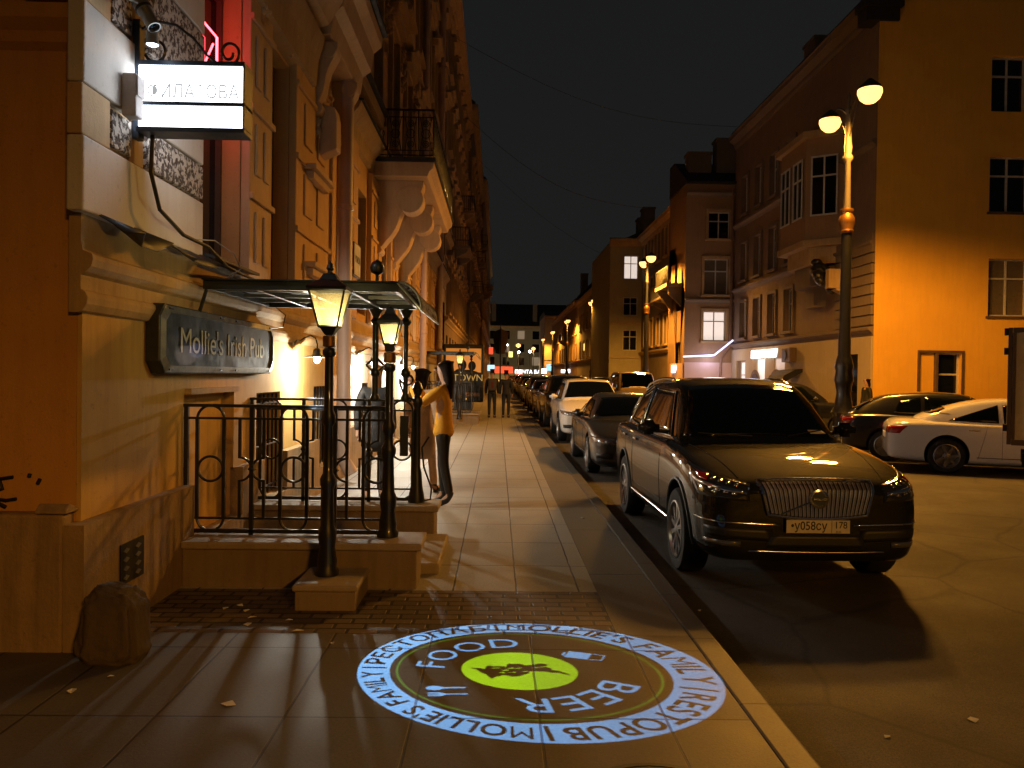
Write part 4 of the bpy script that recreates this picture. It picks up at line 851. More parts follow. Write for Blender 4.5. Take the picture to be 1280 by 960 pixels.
# ---- lanterns
def lantern(name, label, x, y, z0, zt, w, group, base=True, glow=7.0, fin=True, rz=0.0):
    """tapering four-sided lantern on a turned iron post; zt = underside of its glass"""
    root = thing(name, label, 'lamp post', (x, y, z0), rz=rz, group=group)
    H = zt - z0
    MB().lathe([(0.085, 0), (0.088, 0.03), (0.068, 0.06), (0.072, 0.10), (0.055, 0.20), (0.065, 0.26), (0.065, 0.32), (0.05, 0.36), (0.042, 0.62), (0.058, 0.66), (0.058, 0.70), (0.038, 0.74),
                (0.031, H - 0.72), (0.050, H - 0.69), (0.050, H - 0.64), (0.033, H - 0.60), (0.031, H - 0.22), (0.048, H - 0.20), (0.048, H - 0.17), (0.032, H - 0.15)], n=18).build('post', 'iron', root, smooth=True)
    MB().lathe([(0.037, H - 0.148), (0.048, H - 0.14), (0.048, H - 0.07), (0.037, H - 0.065)], n=16).build('collar', 'brass', root, smooth=True)
    ld = MB(); b, t, hh = w * 0.26, w * 0.5, w * 1.02
    ld.lathe([(0.036, H - 0.063), (0.05, H - 0.05), (b * 1.35, H)], n=4, a0=math.pi / 4)
    def fr(ax, ay, s): return (ax * s, ay * s)
    for ax, ay in ((-1, -1), (1, -1), (1, 1), (-1, 1)):
        ld.tube([(ax * b, ay * b, H), (ax * t, ay * t, H + hh)], 0.009, 4)
    for k in range(4):
        c = [(-1, -1), (1, -1), (1, 1), (-1, 1)]; p, q = c[k], c[(k + 1) % 4]
        ld.tube([(p[0] * t, p[1] * t, H + hh), (q[0] * t, q[1] * t, H + hh)], 0.012, 4); ld.tube([(p[0] * b, p[1] * b, H), (q[0] * b, q[1] * b, H)], 0.010, 4)
    lo = ld.build('lantern_frame', 'iron', root)
    bi, ti = b - 0.006, t - 0.008
    g = MB(); g.add([(-bi, -bi, 0), (bi, -bi, 0), (bi, bi, 0), (-bi, bi, 0), (-ti, -ti, hh), (ti, -ti, hh), (ti, ti, hh), (-ti, ti, hh)], [(0, 1, 5, 4), (1, 2, 6, 5), (2, 3, 7, 6), (3, 0, 4, 7)])
    g.build('lantern_glass', 'lantern', lo, loc=(0, 0, H))
    rf = MB().lathe([(t * 1.56, H + hh + 0.004), (t * 1.60, H + hh + 0.02), (t * 1.0, H + hh + 0.06), (t * 0.72, H + hh + 0.075), (t * 0.45, H + hh + 0.12)], n=4, a0=math.pi / 4)
    rf.lathe([(0.045, H + hh + 0.118), (0.02, H + hh + 0.13), (0.018, H + hh + 0.145), (0.03, H + hh + 0.16), (0.022, H + hh + 0.185), (0.0, H + hh + 0.215)] if fin else [(0.03, H + hh + 0.118), (0.0, H + hh + 0.14)], n=12)
    rf.build('lantern_roof', 'iron', lo)
    if glow: lamp_light('lantern_glow', (x + 0.02, y - 0.02, z0 + H + hh * 0.3), glow, (1.0, 0.84, 0.50), radius=0.022)
    return root
BLK = thing('stone_block', 'square stone block carrying the nearest lantern post', 'stone block', (-1.17, 5.80, 0))
MB().box(-0.21, 0.21, -0.28, 0.26, -0.01, 0.13).build('shaft', 'stone', BLK, bevel=0.012); MB().box(-0.225, 0.225, -0.295, 0.26, 0.133, 0.175).build('cap', 'trim_stone', BLK, bevel=0.012)
L1 = lantern('lamp_post', 'nearest and tallest lantern post, on the square stone block before the railing', -1.22, 5.82, 0.175, 1.975, 0.255, 'lantern posts of the pub entrance', glow=10)
L2 = lantern('lamp_post', 'smaller lantern post at the free end of the front railing', -0.855, 6.35, 0.35, 1.875, 0.16, 'lantern posts of the pub entrance', glow=8, fin=False)
# rear newel with scroll
NW = thing('newel_post', 'iron newel with scrolls ending the rear railing beside the woman in yellow', 'newel post', (-0.80, 8.05, 0.35))
MB().lathe([(0.085, 0), (0.08, 0.06), (0.06, 0.16), (0.05, 0.30), (0.035, 0.36), (0.032, 0.95), (0.05, 0.99), (0.05, 1.04), (0.03, 1.07), (0.055, 1.14), (0.03, 1.2), (0.0, 1.23)], n=14).build('post', 'iron', NW, smooth=True)
sp = MB()
def scroll(cx, cz, r0, turns, a0, sgn, n=26): return [(cx + sgn * (r0 * (1 - 0.75 * k / n)) * math.cos(a0 + turns * 2 * math.pi * k / n), 0, cz + (r0 * (1 - 0.75 * k / n)) * math.sin(a0 + turns * 2 * math.pi * k / n)) for k in range(n + 1)]
sp.tube([(-0.03, 0, 1.02), (-0.14, 0, 1.08), (-0.18, 0, 1.2)] + scroll(-0.10, 1.24, 0.075, 1.1, math.pi, 1), 0.010, 6)
sp.tube([(0.12, 0, 0.66), (0.05, 0, 0.55), (0.07, 0, 0.36), (0.15, 0, 0.14), (0.14, 0, 0.03), (0.05, 0, -0.0 + 0.012)], 0.010, 6)
sp.build('scrollwork', 'iron', NW)
# canopy over the stair
def canopy(y0, label, group):
    root = thing('canopy', label, 'canopy', (0, y0, 0), group=group)
    x0, x1, D, z = XF + 0.16, -0.80, 1.72, 2.34
    f = MB()
    for yy in (0.0, D): f.box(x0, x1, yy - 0.025, yy + 0.025, z - 0.05, z + 0.02)
    for k in range(5):
        xx = x0 + 0.02 + (x1 - x0 - 0.04) * k / 4; f.box(xx - 0.018, xx + 0.018, 0.027, D - 0.027, z - 0.045, z + 0.015)
    f.build('frame', 'iron2', root, bevel=0.004)
    MB().box(x0, x1, -0.06, D + 0.06, z + 0.022, z + 0.032).build('glazing', plain('grimy_polycarbonate', (0.008, 0.009, 0.008), 0.7, 0, 0.0, 0.2), root)
    for k in range(3): MB().box(x0 + 0.05, x1 - 0.02, 0.35 + k * 0.5, 0.37 + k * 0.5, z - 0.03, z + 0.0).build('glazing_bar', 'steel', root)
    # curved drop toward the street
    pts = []
    for k in range(7):
        a = math.pi / 2 * k / 6; pts.append((x1 + 0.19 * math.sin(a), z + 0.03 - 0.22 * (1 - math.cos(a))))
    c = MB()
    vs = [(p[0], yy, p[1]) for yy in (-0.03, D + 0.03) for p in pts]; n = len(pts); c.add(vs, [(i, i + 1, n + i + 1, n + i) for i in range(n - 1)])
    co = c.build('curved_edge', plain('curved_panel', (0.03, 0.035, 0.032), 0.2, 0.2, 0.5, 0.2), root); s_ = co.modifiers.new('t', 'SOLIDIFY'); s_.thickness = 0.008
    e = MB()
    for yy in (-0.035, D + 0.035):
        e.tube([(p[0], yy, p[1]) for p in pts], 0.011, 5); e.tube([(x1, yy, z + 0.02), (x1 + 0.19, yy, z - 0.19)], 0.011, 5)
    e.tube([(x1 + 0.19, -0.05, z - 0.19), (x1 + 0.19, D + 0.05, z - 0.19)], 0.011, 5); e.build('edge_trim', 'steel', root)
    b = MB().tube([(x0 + .02, 0.0, z - 0.05), (x0 - 0.10, 0.0, z - 0.45)], 0.015, 5)
    b.build('wall_bracket', 'iron2', root)
    p = MB()
    for (xx, orn) in ((-1.23, True), (-0.925, False)):
        p.tube([(xx, D - 0.06, -0.0 + 1.38), (xx, D - 0.06, z - 0.05)], 0.032 if orn else 0.024, 10)
        p.lathe([(0.045, 1.37), (0.05, 1.39), (0.03, 1.44)], (xx, D - 0.06, 0), 10); p.lathe([(0.03, z - 0.22), (0.055, z - 0.18), (0.03, z - 0.14), (0.07, z - 0.06)], (xx, D - 0.06, 0), 10)
        p.lathe([(0.024, 1.60), (0.05, 1.63), (0.05, 1.66), (0.024, 1.70)], (xx, D - 0.06, 0), 10)
    for s in ((-0.09, 0, 0, 0.09), (0, 0.09, 0.09, 0), (0.09, 0, 0, -0.09), (0, -0.09, -0.09, 0)): p.tube([(-1.23 + s[0], D - 0.06, 1.72 + s[1]), (-1.23 + s[2], D - 0.06, 1.72 + s[3])], 0.011, 5)
    for yy in (0.0,): pass
    p.build('posts', 'iron2', root, smooth=True)
    MB().lathe([(0.014, z + 0.03), (0.014, z + 0.11), (0.05, z + 0.13), (0.06, z + 0.17), (0.045, z + 0.21), (0.0, z + 0.24)], (-1.0, 0.2, 0), 12).build('ball_finial', 'iron2', root, smooth=True)
    return root
CN1 = canopy(6.40, 'black metal canopy with glazed top and curved edge over the nearest pub stair', 'canopies over the pub stairs')
# same entrance again 20 m down the house
def again(src, label):
    c = copy_tree(src); c.location = (src.location.x, src.location.y + 20, src.location.z); tag(c, label)
    return c
again(PW1, 'low stone wall nearer the viewer at the second entrance far down the pavement'); again(PW2, 'farther low stone wall at the second entrance far down the pavement')
again(RL1, 'front iron railing of the second entrance far down the pavement'); again(RL2, 'rear iron railing of the second entrance far down the pavement')
again(CN1, 'black canopy of the second entrance far down the pavement'); again(L1, 'lantern post glowing yellow at the second entrance far down the pavement')
lamp_light('lantern_glow', (-1.22, 25.82, 2.1), 10, (1.0, 0.78, 0.38), radius=0.12)
# step block between the low walls and the pavement
st = thing('stone_step', 'broad stone step between the two low walls of the pub stair', 'step', (0, 6.56, 0))
MB().box(XF + 0.122, -0.46, 0.0, 1.235, -0.01, 0.085).build('tread', 'trim_stone', st, bevel=0.015)
hb = thing('menu_box', 'narrow black box hanging on the rear railing', 'menu box', (-0.925, 8.0, 0.80)); MB().box(-0.04, 0.04, -0.03, 0.03, 0.02, 0.42).build('case', 'blackplastic', hb, bevel=0.006); MB().box(-0.006, 0.006, -0.01, 0.01, 0.42, 0.56).build('hanger', 'iron', hb)
# ---- gooseneck wall lamps
def wall_lamp(y, z, label, power):
    root = thing('wall_lamp', label, 'wall lamp', (XF + 0.031, y, z), group='white gooseneck lamps on the pub wall')
    MB().lathe([(0.0, 0), (0.06, 0.005), (0.06, 0.03), (0.02, 0.05), (0.0, 0.06)], n=14, axis='x').build('mount', 'iron', root, smooth=True)
    MB().tube([(0.04, 0, 0.0), (0.10, 0, 0.0), (0.16, 0, 0.04), (0.22, 0, 0.06), (0.28, 0, 0.03), (0.30, 0, -0.04), (0.30, 0, -0.10)], 0.010, 8).build('arm', 'iron', root, smooth=True)
    sh = MB().lathe([(0.02, -0.09), (0.045, -0.11), (0.055, -0.16), (0.06, -0.175), (0.17, -0.195), (0.172, -0.20), (0.055, -0.19), (0.05, -0.16), (0.0, -0.12)], (0.30, 0, 0), 20).build('shade', 'steel', root, smooth=True)
    MB().lathe([(0.0, -0.17), (0.03, -0.18), (0.042, -0.22), (0.03, -0.255), (0.0, -0.27)], (0.30, 0, 0), 12).build('bulb', 'glow_cool', sh, smooth=True)
    lamp_light('bulb_light', (XF + 0.331, y, z - 0.31), power, (1.0, 0.95, 0.80), radius=0.03)
wall_lamp(9.65, 2.02, 'gooseneck lamp nearest the viewer, shining on the pale wall behind the railing', 85)
wall_lamp(14.0, 2.02, 'gooseneck lamp beside the blue menu screen', 105)
wall_lamp(18.2, 2.02, 'gooseneck lamp left of the canopy post, above the blond person', 110)
wall_lamp(20.6, 2.02, 'gooseneck lamp just left of the face of the woman in yellow', 105)
# arched pale recess mouldings on the pub wall
for i, y in enumerate((8.7, 12.4, 16.4)):
    pass
ms = thing('menu_screen', 'pale blue lit menu screen on the pub wall', 'screen', (XF + 0.033, 13.0, 1.78))
MB().box(0, 0.06, -0.55, 0.65, -0.16, 0.18).build('case', 'blackplastic', ms); MB().box(0.0605, 0.065, -0.52, 0.62, -0.13, 0.15).build('display', 'screen', ms)
# house number plaque, vertical
np_ = thing('street_sign', 'tall narrow white street sign with dark lettering beside the downpipe', 'street sign', (XF + 0.095, 13.35, 3.5))
MB().box(0.0, 0.05, -0.30, 0.30, -0.27, 0.27).build('case', 'frame_brown', np_); MB().box(0.0505, 0.055, -0.28, 0.28, -0.25, 0.25).build('plate', 'paper', np_)
text_obj('lettering', 'УЛИЦА', 0.15, 'blackplastic', np_, 0.001, (0.057, 0, 0.0), (rad(90), 0, rad(90)), sx=0.9)
# cables along the band
tag(MB().tube([(XF + 0.20, 5.35, 3.25), (XF + 0.19, 5.35, 2.95), (XF + 0.22, 5.42, 2.72), (XF + 0.27, 5.7, 2.60), (XF + 0.30, 6.1, 2.58), (XF + 0.27, 6.6, 2.50), (XF + 0.18, 7.2, 2.52), (XF + 0.17, 8.6, 2.50), (XF + 0.17, 9.5, 2.47)], 0.014, 6).build('sign_cable', 'wirecoat', smooth=True), 'thick black cable sagging from the lightbox to the canopy', 'cable')
tag(MB().tube([(XF + 0.21, 6.0, 2.62), (XF + 0.28, 6.3, 2.66), (XF + 0.33, 6.6, 2.60), (XF + 0.34, 6.75, 2.50), (XF + 0.20, 6.8, 2.42)], 0.005, 5).build('loose_wire', 'wiregrey', smooth=True), 'thin pale wire looped over the canopy corner', 'cable')
tag(MB().tube([(XF + 0.17, 7.0, 2.36), (XF + 0.17, 8.3, 2.33), (XF + 0.22, 8.62, 2.25), (XF + 0.20, 8.6, 2.12), (XF + 0.14, 8.35, 2.09)], 0.006, 5).build('sign_wire', 'wirecoat', smooth=True), 'thin black wire feeding the old pub sign', 'cable')
# ---- the long pub sign
ps = thing('pub_sign', 'long dark framed pub sign with faded gothic lettering on the ochre wall', 'sign', (XF + 0.033, 7.06, 1.87))
HL, HH = 1.42, 0.25
def chamf(l, h, c): return [(-l + c, -h), (l - c, -h), (l - c * .45, -h + c * .55), (l, -h + c), (l, h - c), (l - c * .45, h - c * .55), (l - c, h), (-l + c, h), (-l + c * .45, h - c * .55), (-l, h - c), (-l, -h + c), (-l + c * .45, -h + c * .55)]
MB().prism(chamf(HL, HH, 0.09), 'x', 0.0, 0.10).build('case', 'darksteel', ps, bevel=0.008)
rim_o = chamf(HL - 0.01, HH - 0.01, 0.085); rim_i = [(max(-HL + 0.07, min(HL - 0.07, a * 0.955)), max(-HH + 0.055, min(HH - 0.055, b * 0.8))) for a, b in rim_o]
n = len(rim_o); rm = MB().add([(0.104, a, b) for a, b in rim_o] + [(0.118, a, b) for a, b in rim_i] + [(0.101, a, b) for a, b in rim_i], [(i, (i + 1) % n, n + (i + 1) % n, n + i) for i in range(n)] + [(n + i, n + (i + 1) % n, 2 * n + (i + 1) % n, 2 * n + i) for i in range(n)]).build('frame', 'steel', ps)
MB().box(0.1005, 0.103, -HL + 0.05, HL - 0.05, -HH + 0.04, HH - 0.04).build('face', plain('faded_green_panel', (0.012, 0.020, 0.012), 0.6, 0.0, 0.05, 0.3, spec=0.2), ps)
text_obj('lettering', "Mollie's Irish Pub", 0.27, plain('faded_gilt_letters', (0.42, 0.40, 0.20), 0.6, 0.0, 0.1, 0.2), ps, 0.001, (0.1045, 0.0, -0.01), (rad(90), 0, rad(90)), sx=1.16)
sc = MB()
for y in (-1.25, -0.2, 0.2, 1.25):
    for z in (-HH + 0.03, HH - 0.03): sc.box(0.112, 0.119, y - 0.035, y + 0.035, z - 0.006, z + 0.006)
sc.build('fixing_clips', 'blackplastic', ps)
# ---- lightbox on its scroll bracket
LB = thing('lightbox_sign', 'glowing white double lightbox hung square to the wall on a scroll bracket', 'lightbox', (XF + 0.13, 5.34, 3.42))
bx = MB().box(-0.045, 0.0, -0.04, 0.04, -0.26, 0.52); bx.build('wall_post', 'signblue', LB, bevel=0.004)
MB().box(0.003, 0.70, -0.09, 0.09, 0.205, 0.235).box(0.003, 0.70, -0.09, 0.09, -0.055, -0.03).box(0.003, 0.70, -0.09, 0.09, -0.225, -0.195).box(0.688, 0.70, -0.088, 0.088, -0.195, 0.205).build('case', 'signblue', LB, bevel=0.003)
up_ = MB().box(0.015, 0.685, -0.085, 0.085, -0.028, 0.203).build('upper_panel', 'glow_white', LB, bevel=0.004); lo_ = MB().box(0.015, 0.685, -0.085, 0.085, -0.193, -0.057).build('lower_panel', 'glow_white', LB, bevel=0.004)
None if True else text_obj('letter_outline', 'ФИЛАТОВА', 0.128, 'letters_grey', LB, 0.002, (0.345, -0.087, 0.03), (rad(90), 0, 0), sx=0.97, offset=0.0055)
text_obj('letter_face', 'ФИЛАТОВА', 0.124, 'letters_white', LB, 0.003, (0.368, -0.0895, 0.03), (rad(90), 0, 0), sx=0.84)
sb = MB(); pts = [(0.0, 0, 0.47), (0.10, 0, 0.52), (0.22, 0, 0.50), (0.33, 0, 0.42), (0.42, 0, 0.31), (0.50, 0, 0.25), (0.56, 0, 0.245)]
sb.tube(pts + [(0.57 + (0.075 - 0.05 * k / 22) * math.sin(2 * math.pi * 1.25 * k / 22), 0, 0.325 - (0.08 - 0.045 * k / 22) * math.cos(2 * math.pi * 1.25 * k / 22)) for k in range(23)], 0.0095, 7)
sb.tube([(0.02, 0, 0.30), (0.04, 0, 0.27)] + [(0.085 + 0.065 * math.cos(a), 0, 0.325 + 0.07 * math.sin(a)) for a in [math.pi * 1.15 + k * 0.3 for k in range(17)]], 0.0095, 7)
sb.build('scroll_bracket', 'iron', LB, smooth=True)
jb = thing('junction_box', 'grey plastic junction box on the pale corner pier', 'junction box', (XF + 0.105, 5.17, 3.36)); MB().box(0, 0.09, -0.06, 0.05, -0.11, 0.16).build('case', 'greybox', jb, bevel=0.01); MB().box(0.0905, 0.10, -0.055, 0.045, 0.02, 0.15).build('lid', 'greybox', jb, bevel=0.004)
# ---- logo projector: a real slide in front of a real lamp
LS = Vector((-2.24, 5.06, 3.90)); LT = Vector((0.132, 4.445, 0.0))
dv = (LT - LS); LD = dv.length; dv.normalize()
rv = dv.cross(Vector((0, 1, 0))).normalized(); uv = rv.cross(dv)      # right and up on the slide
PJ = thing('logo_projector', 'small silver projector lamp above the lightbox, casting the round logo on the pavement', 'projector')
PJ.matrix_world = Matrix(((rv.x, uv.x, -dv.x, LS.x), (rv.y, uv.y, -dv.y, LS.y), (rv.z, uv.z, -dv.z, LS.z), (0, 0, 0, 1)))
SD = 0.12
def ring(m, r0, z0, r1, z1, n=28): 
    pass
body = MB(); n = 28; prof = [(0.0, 0.10), (0.04, 0.10), (0.05, 0.085), (0.05, -0.02), (0.042, -0.03), (0.042, -0.15), (0.036, -0.15), (0.036, 0.03), (0.0, 0.03)]
vs = [(r * math.cos(2 * math.pi * k / n), r * math.sin(2 * math.pi * k / n), z) for r, z in prof for k in range(n)]
fs = [(i * n + k, i * n + (k + 1) % n, (i + 1) * n + (k + 1) % n, (i + 1) * n + k) for i in range(len(prof) - 1) for k in range(n)]
bo = body.add(vs, fs).build('barrel', 'steel', PJ, smooth=True)
MB().lathe([(0.048, -0.02), (0.054, -0.015), (0.054, 0.0), (0.048, 0.005)], n=20, caps=False).lathe([(0.048, 0.03), (0.054, 0.035), (0.054, 0.05), (0.048, 0.055)], n=20, caps=False).build('cooling_rings', 'darksteel', PJ)
MB().tube([(0.0, -0.07, 0.0), (-0.05, -0.12, 0.03), (-0.10, -0.10, 0.12)], 0.012, 6).build('bracket', 'steel', PJ)
def curve_fill(splines, name):
    cu = bpy.data.curves.new(name, 'CURVE'); cu.dimensions = '2D'; cu.fill_mode = 'BOTH'
    for pts in splines:
        s = cu.splines.new('POLY'); s.points.add(len(pts) - 1)
        for i, p in enumerate(pts): s.points[i].co = (p[0], p[1], 0, 1)
        s.use_cyclic_u = True
    o = bpy.data.objects.new('tmp', cu); COL.objects.link(o); me = evaluated_mesh(o); bpy.data.objects.remove(o); return me
GLY = {}
def glyph(ch):
    """outline loops of a character from the built-in font, unit size"""
    if ch in GLY: return GLY[ch]
    cu = bpy.data.curves.new('g', 'FONT'); cu.body = ch; cu.size = 1.0; cu.resolution_u = 5; cu.offset = 0.040; cu.fill_mode = 'NONE'; cu.align_x = 'CENTER'; cu.align_y = 'CENTER'
    t = bpy.data.objects.new('g', cu); COL.objects.link(t); me = evaluated_mesh(t); bpy.data.objects.remove(t)
    adj = {}
    for e in me.edges:
        a, b = e.vertices; adj.setdefault(a, []).append(b); adj.setdefault(b, []).append(a)
    seen = set(); loops = []
    for s in adj:
        if s in seen: continue
        lp = [s]; seen.add(s); cur = s
        while True:
            nx = [q for q in adj[cur] if q not in seen]
            if not nx: break
            cur = nx[0]; seen.add(cur); lp.append(cur)
        if len(lp) > 2: loops.append([(me.vertices[i].co.x, me.vertices[i].co.y) for i in lp])
    xs = [p[0] for l in loops for p in l] or [0, 0.2]
    ys = [p[1] for l in loops for p in l] or [0, .3]
    GLY[ch] = (loops, min(xs), max(xs)); return GLY[ch]
def ring_text(s, r, size, a0, a1, bold=0.0, sx=1.0):
    """letters clockwise from angle a0 to a1 (degrees from up), tops outward"""
    ws = []
    for ch in s: 
        l, x0, x1 = glyph(ch) if ch != ' ' else ([], 0, 0.25)
        ws.append((x1 - x0) + 0.13)
    tot = sum(ws); out = []; acc = 0
    for ch, w_ in zip(s, ws):
        a = rad(a0 + (a1 - a0) * (acc + w_ / 2) / tot); acc += w_
        if ch == ' ': continue
        loops, x0, x1 = glyph(ch); cx = (x0 + x1) / 2
        T = (math.cos(a), -math.sin(a)); N = (math.sin(a), math.cos(a))
        k = (rad(abs(a1 - a0)) * r) / (tot * size)
        for lp in loops: out.append([(N[0] * (r + p[1] * size) + T[0] * (p[0] - cx) * size * k * 0.98, N[1] * (r + p[1] * size) + T[1] * (p[0] - cx) * size * k * 0.98) for p in lp])
    return out
def circ(r, n=96, cx=0, cy=0): return [(cx + r * math.cos(2 * math.pi * k / n), cy + r * math.sin(2 * math.pi * k / n)) for k in range(n)]
G = SD                               # slide radius = tan * SD
RO, RI, RG, RC = 0.183, 0.1435, 0.1345, 0.060
def filt(name, c):
    m = bpy.data.materials.new(name); m.use_nodes = True; nn = m.node_tree.nodes; nn.clear(); o_ = nn.new('ShaderNodeOutputMaterial'); t = nn.new('ShaderNodeBsdfTransparent'); t.inputs[0].default_value = (*c, 1); m.node_tree.links.new(t.outputs[0], o_.inputs[0]); return m
F_blue = filt('blue_slide_film', (0.15, 0.43, 1.0)); F_green = filt('green_slide_film', (0.30, 0.62, 0.01)); F_dg = filt('dark_green_slide_film', (0.035, 0.16, 0.01))
bars = []
for a in (-8, 103, 172, 267):
    aa = rad(a); T = (math.cos(aa), -math.sin(aa)); N = (math.sin(aa), math.cos(aa))
    bars.append([(N[0] * q + T[0] * w_, N[1] * q + T[1] * w_) for q, w_ in ((0.148, -0.0022), (0.148, 0.0022), (0.179, 0.0022), (0.179, -0.0022))])
rt = ring_text("MOLLIE'S FAMILY", 0.1635, 0.034, -4, 99) + ring_text("RESTOPUB", 0.1635, 0.034, 107, 168) + ring_text("MOLLIE'S FAMILY", 0.1635, 0.034, 176, 263) + ring_text("РЕСТОПАБ", 0.1635, 0.034, 271, 348)
food = ring_text("FOOD", 0.094, 0.050, -92, 4); beer = ring_text("BEER", 0.098, 0.050, 104, 184)
gl = [[(x * 0.9, y) for x, y in [(-0.018, -0.012), (0.006, -0.012), (0.006, 0.012), (-0.018, 0.012)]]]
def place(lp, a, r, s=1.0, rot=0.0):
    aa = rad(a); c, s_ = math.cos(rad(rot)), math.sin(rad(rot)); return [[(math.sin(aa) * r + (p[0] * c - p[1] * s_) * s, math.cos(aa) * r + (p[0] * s_ + p[1] * c) * s) for p in l] for l in lp]
glass = place([[(-0.020, -0.011), (0.004, -0.011), (0.004, 0.011), (-0.020, 0.011)], [(0.0055, -0.011), (0.018, -0.009), (0.018, 0.009), (0.0055, 0.011), (0.0055, 0.0095), (0.0165, 0.0078), (0.0165, -0.0078), (0.0055, -0.0095)], [(-0.0245, -0.004), (-0.0215, -0.007), (-0.0215, 0.007), (-0.0245, 0.004)]], 54, 0.09, 1.0, -18)
fork = place([[(-0.011, -0.022), (-0.008, -0.022), (-0.0085, 0.0), (-0.004, 0.006), (-0.0045, 0.02), (-0.007, 0.02), (-0.0075, 0.008), (-0.0085, 0.008), (-0.009, 0.02), (-0.010, 0.02), (-0.0105, 0.008), (-0.0115, 0.008), (-0.012, 0.02), (-0.0145, 0.02), (-0.015, 0.006), (-0.0105, 0.0)],
              [(0.007, -0.022), (0.010, -0.022), (0.0105, 0.001), (0.014, 0.006), (0.015, 0.012), (0.0125, 0.019), (0.0085, 0.021), (0.0045, 0.019), (0.002, 0.012), (0.003, 0.006), (0.0065, 0.001)]], -135, 0.103, 1.0, 100)
rs = random.Random(4)
def blob(pts, jag=0.0016):
    o_ = []
    for i in range(len(pts)):
        a, b = pts[i], pts[(i + 1) % len(pts)]
        for k in range(4): o_.append((a[0] + (b[0] - a[0]) * k / 4 + rs.uniform(-jag, jag), a[1] + (b[1] - a[1]) * k / 4 + rs.uniform(-jag, jag)))
    return o_
sil = blob([(-0.052, 0.004), (-0.036, 0.000), (-0.030, 0.010), (-0.012, 0.010), (-0.010, 0.020), (0.004, 0.020), (0.012, 0.016), (0.022, 0.024), (0.032, 0.022), (0.030, 0.013), (0.036, 0.004), (0.053, -0.010), (0.030, -0.002), (0.014, -0.002), (0.010, -0.014), (-0.004, -0.022), (-0.014, -0.018), (-0.028, -0.032), (-0.036, -0.014)])
holes = [blob([(a, b), (a + 0.009, b + 0.001), (a + 0.008, b + 0.004)], 0.0008) for a, b in ((-0.028, 0.002), (-0.018, -0.004), (-0.022, -0.012), (-0.010, -0.010), (0.002, -0.006), (-0.004, 0.004), (0.014, 0.008), (0.022, 0.011), (-0.012, 0.003))]
def S_(ls): return [[(p[0] * SD, p[1] * SD) for p in l] for l in ls]
def add_film(name, me, mat, dz):
    me.materials.clear(); me.materials.append(mat); o = bpy.data.objects.new(name, me); COL.objects.link(o); o.parent = SLD; o.location = (0, 0, dz); return o
gm_ = bpy.data.materials.new('slide_black'); gm_.use_nodes = True; gm_.node_tree.nodes['Principled BSDF'].inputs['Base Color'].default_value = (0.01, 0.01, 0.01, 1)
mask = curve_fill(S_([circ(0.262)] + [circ(RO)] + [circ(RI)] + [circ(RG + 0.0013)] + [circ(RG - 0.0013)] + [circ(RC, 64)] + food + beer + glass + fork + [sil] + holes), 'slide')
SLD = bpy.data.objects.new('slide', mask); COL.objects.link(SLD); SLD.parent = PJ; SLD.location = (0, 0, -SD); mask.materials.clear(); mask.materials.append(gm_)
def annulus(r0, r1, name, mat, dz): return add_film(name, curve_fill(S_([circ(r1)] + ([circ(r0)] if r0 else [])), name), mat, dz)
GM = {}
def glyph_fill(ch):
    if ch not in GM:
        cu = bpy.data.curves.new('g', 'FONT'); cu.body = ch; cu.size = 1.0; cu.resolution_u = 4; cu.offset = 0.0 if ch in 'MМ' else 0.024; cu.align_x = 'CENTER'; cu.align_y = 'CENTER'
        t = bpy.data.objects.new('g', cu); COL.objects.link(t); me = evaluated_mesh(t); bpy.data.objects.remove(t)
        GM[ch] = ([(v.co.x, v.co.y) for v in me.vertices], [tuple(p.vertices) for p in me.polygons])
    return GM[ch]
lm = MB()
def ring_fill(s, r, size, a0, a1):
    ws = [(max(v[0] for v in glyph_fill(c)[0]) - min(v[0] for v in glyph_fill(c)[0]) + 0.10) if c != ' ' else 0.36 for c in s]; tot = sum(ws); acc = 0
    for ch, w_ in zip(s, ws):
        a = rad(a0 + (a1 - a0) * (acc + w_ / 2) / tot); acc += w_
        if ch == ' ': continue
        vv, ff = glyph_fill(ch); cx = (max(v[0] for v in vv) + min(v[0] for v in vv)) / 2; T = (math.cos(a), -math.sin(a)); N = (math.sin(a), math.cos(a)); k = rad(a1 - a0) * r / (tot * size)
        lm.add([((N[0] * (r + p[1] * size) + T[0] * (p[0] - cx) * size * k) * SD, (N[1] * (r + p[1] * size) + T[1] * (p[0] - cx) * size * k) * SD, 0) for p in vv], ff)
ring_fill("MOLLIE'S FAMILY", 0.1632, 0.036, -4, 99); ring_fill("RESTOPUB", 0.1632, 0.036, 107, 168); ring_fill("MOLLIE'S FAMILY", 0.1632, 0.036, 176, 263); ring_fill("РЕСТОПАБ", 0.1632, 0.036, 271, 348)
for b_ in bars: lm.add([(p[0] * SD, p[1] * SD, 0) for p in b_], [(0, 1, 2, 3)])
lt_ = lm.build('slide_letters', gm_, SLD); lt_.location = (0, 0, -0.0003)
annulus(0.139, 0.20, 'blue_film', F_blue, -0.0006); annulus(0.0, 0.063, 'green_film', F_green, -0.0006); annulus(0.1315, 0.1385, 'thin_green_film', F_dg, -0.0006); annulus(0.0635, 0.131, 'blue_film', F_blue, -0.0012)
pl = lamp_light('projector_lamp', (0, 0, 0), 7000, (1.0, 1.0, 1.0), 'SPOT', 0.00012, rad(2 * math.degrees(math.atan(0.225))), (0, 0, 0), 0.0, PJ)
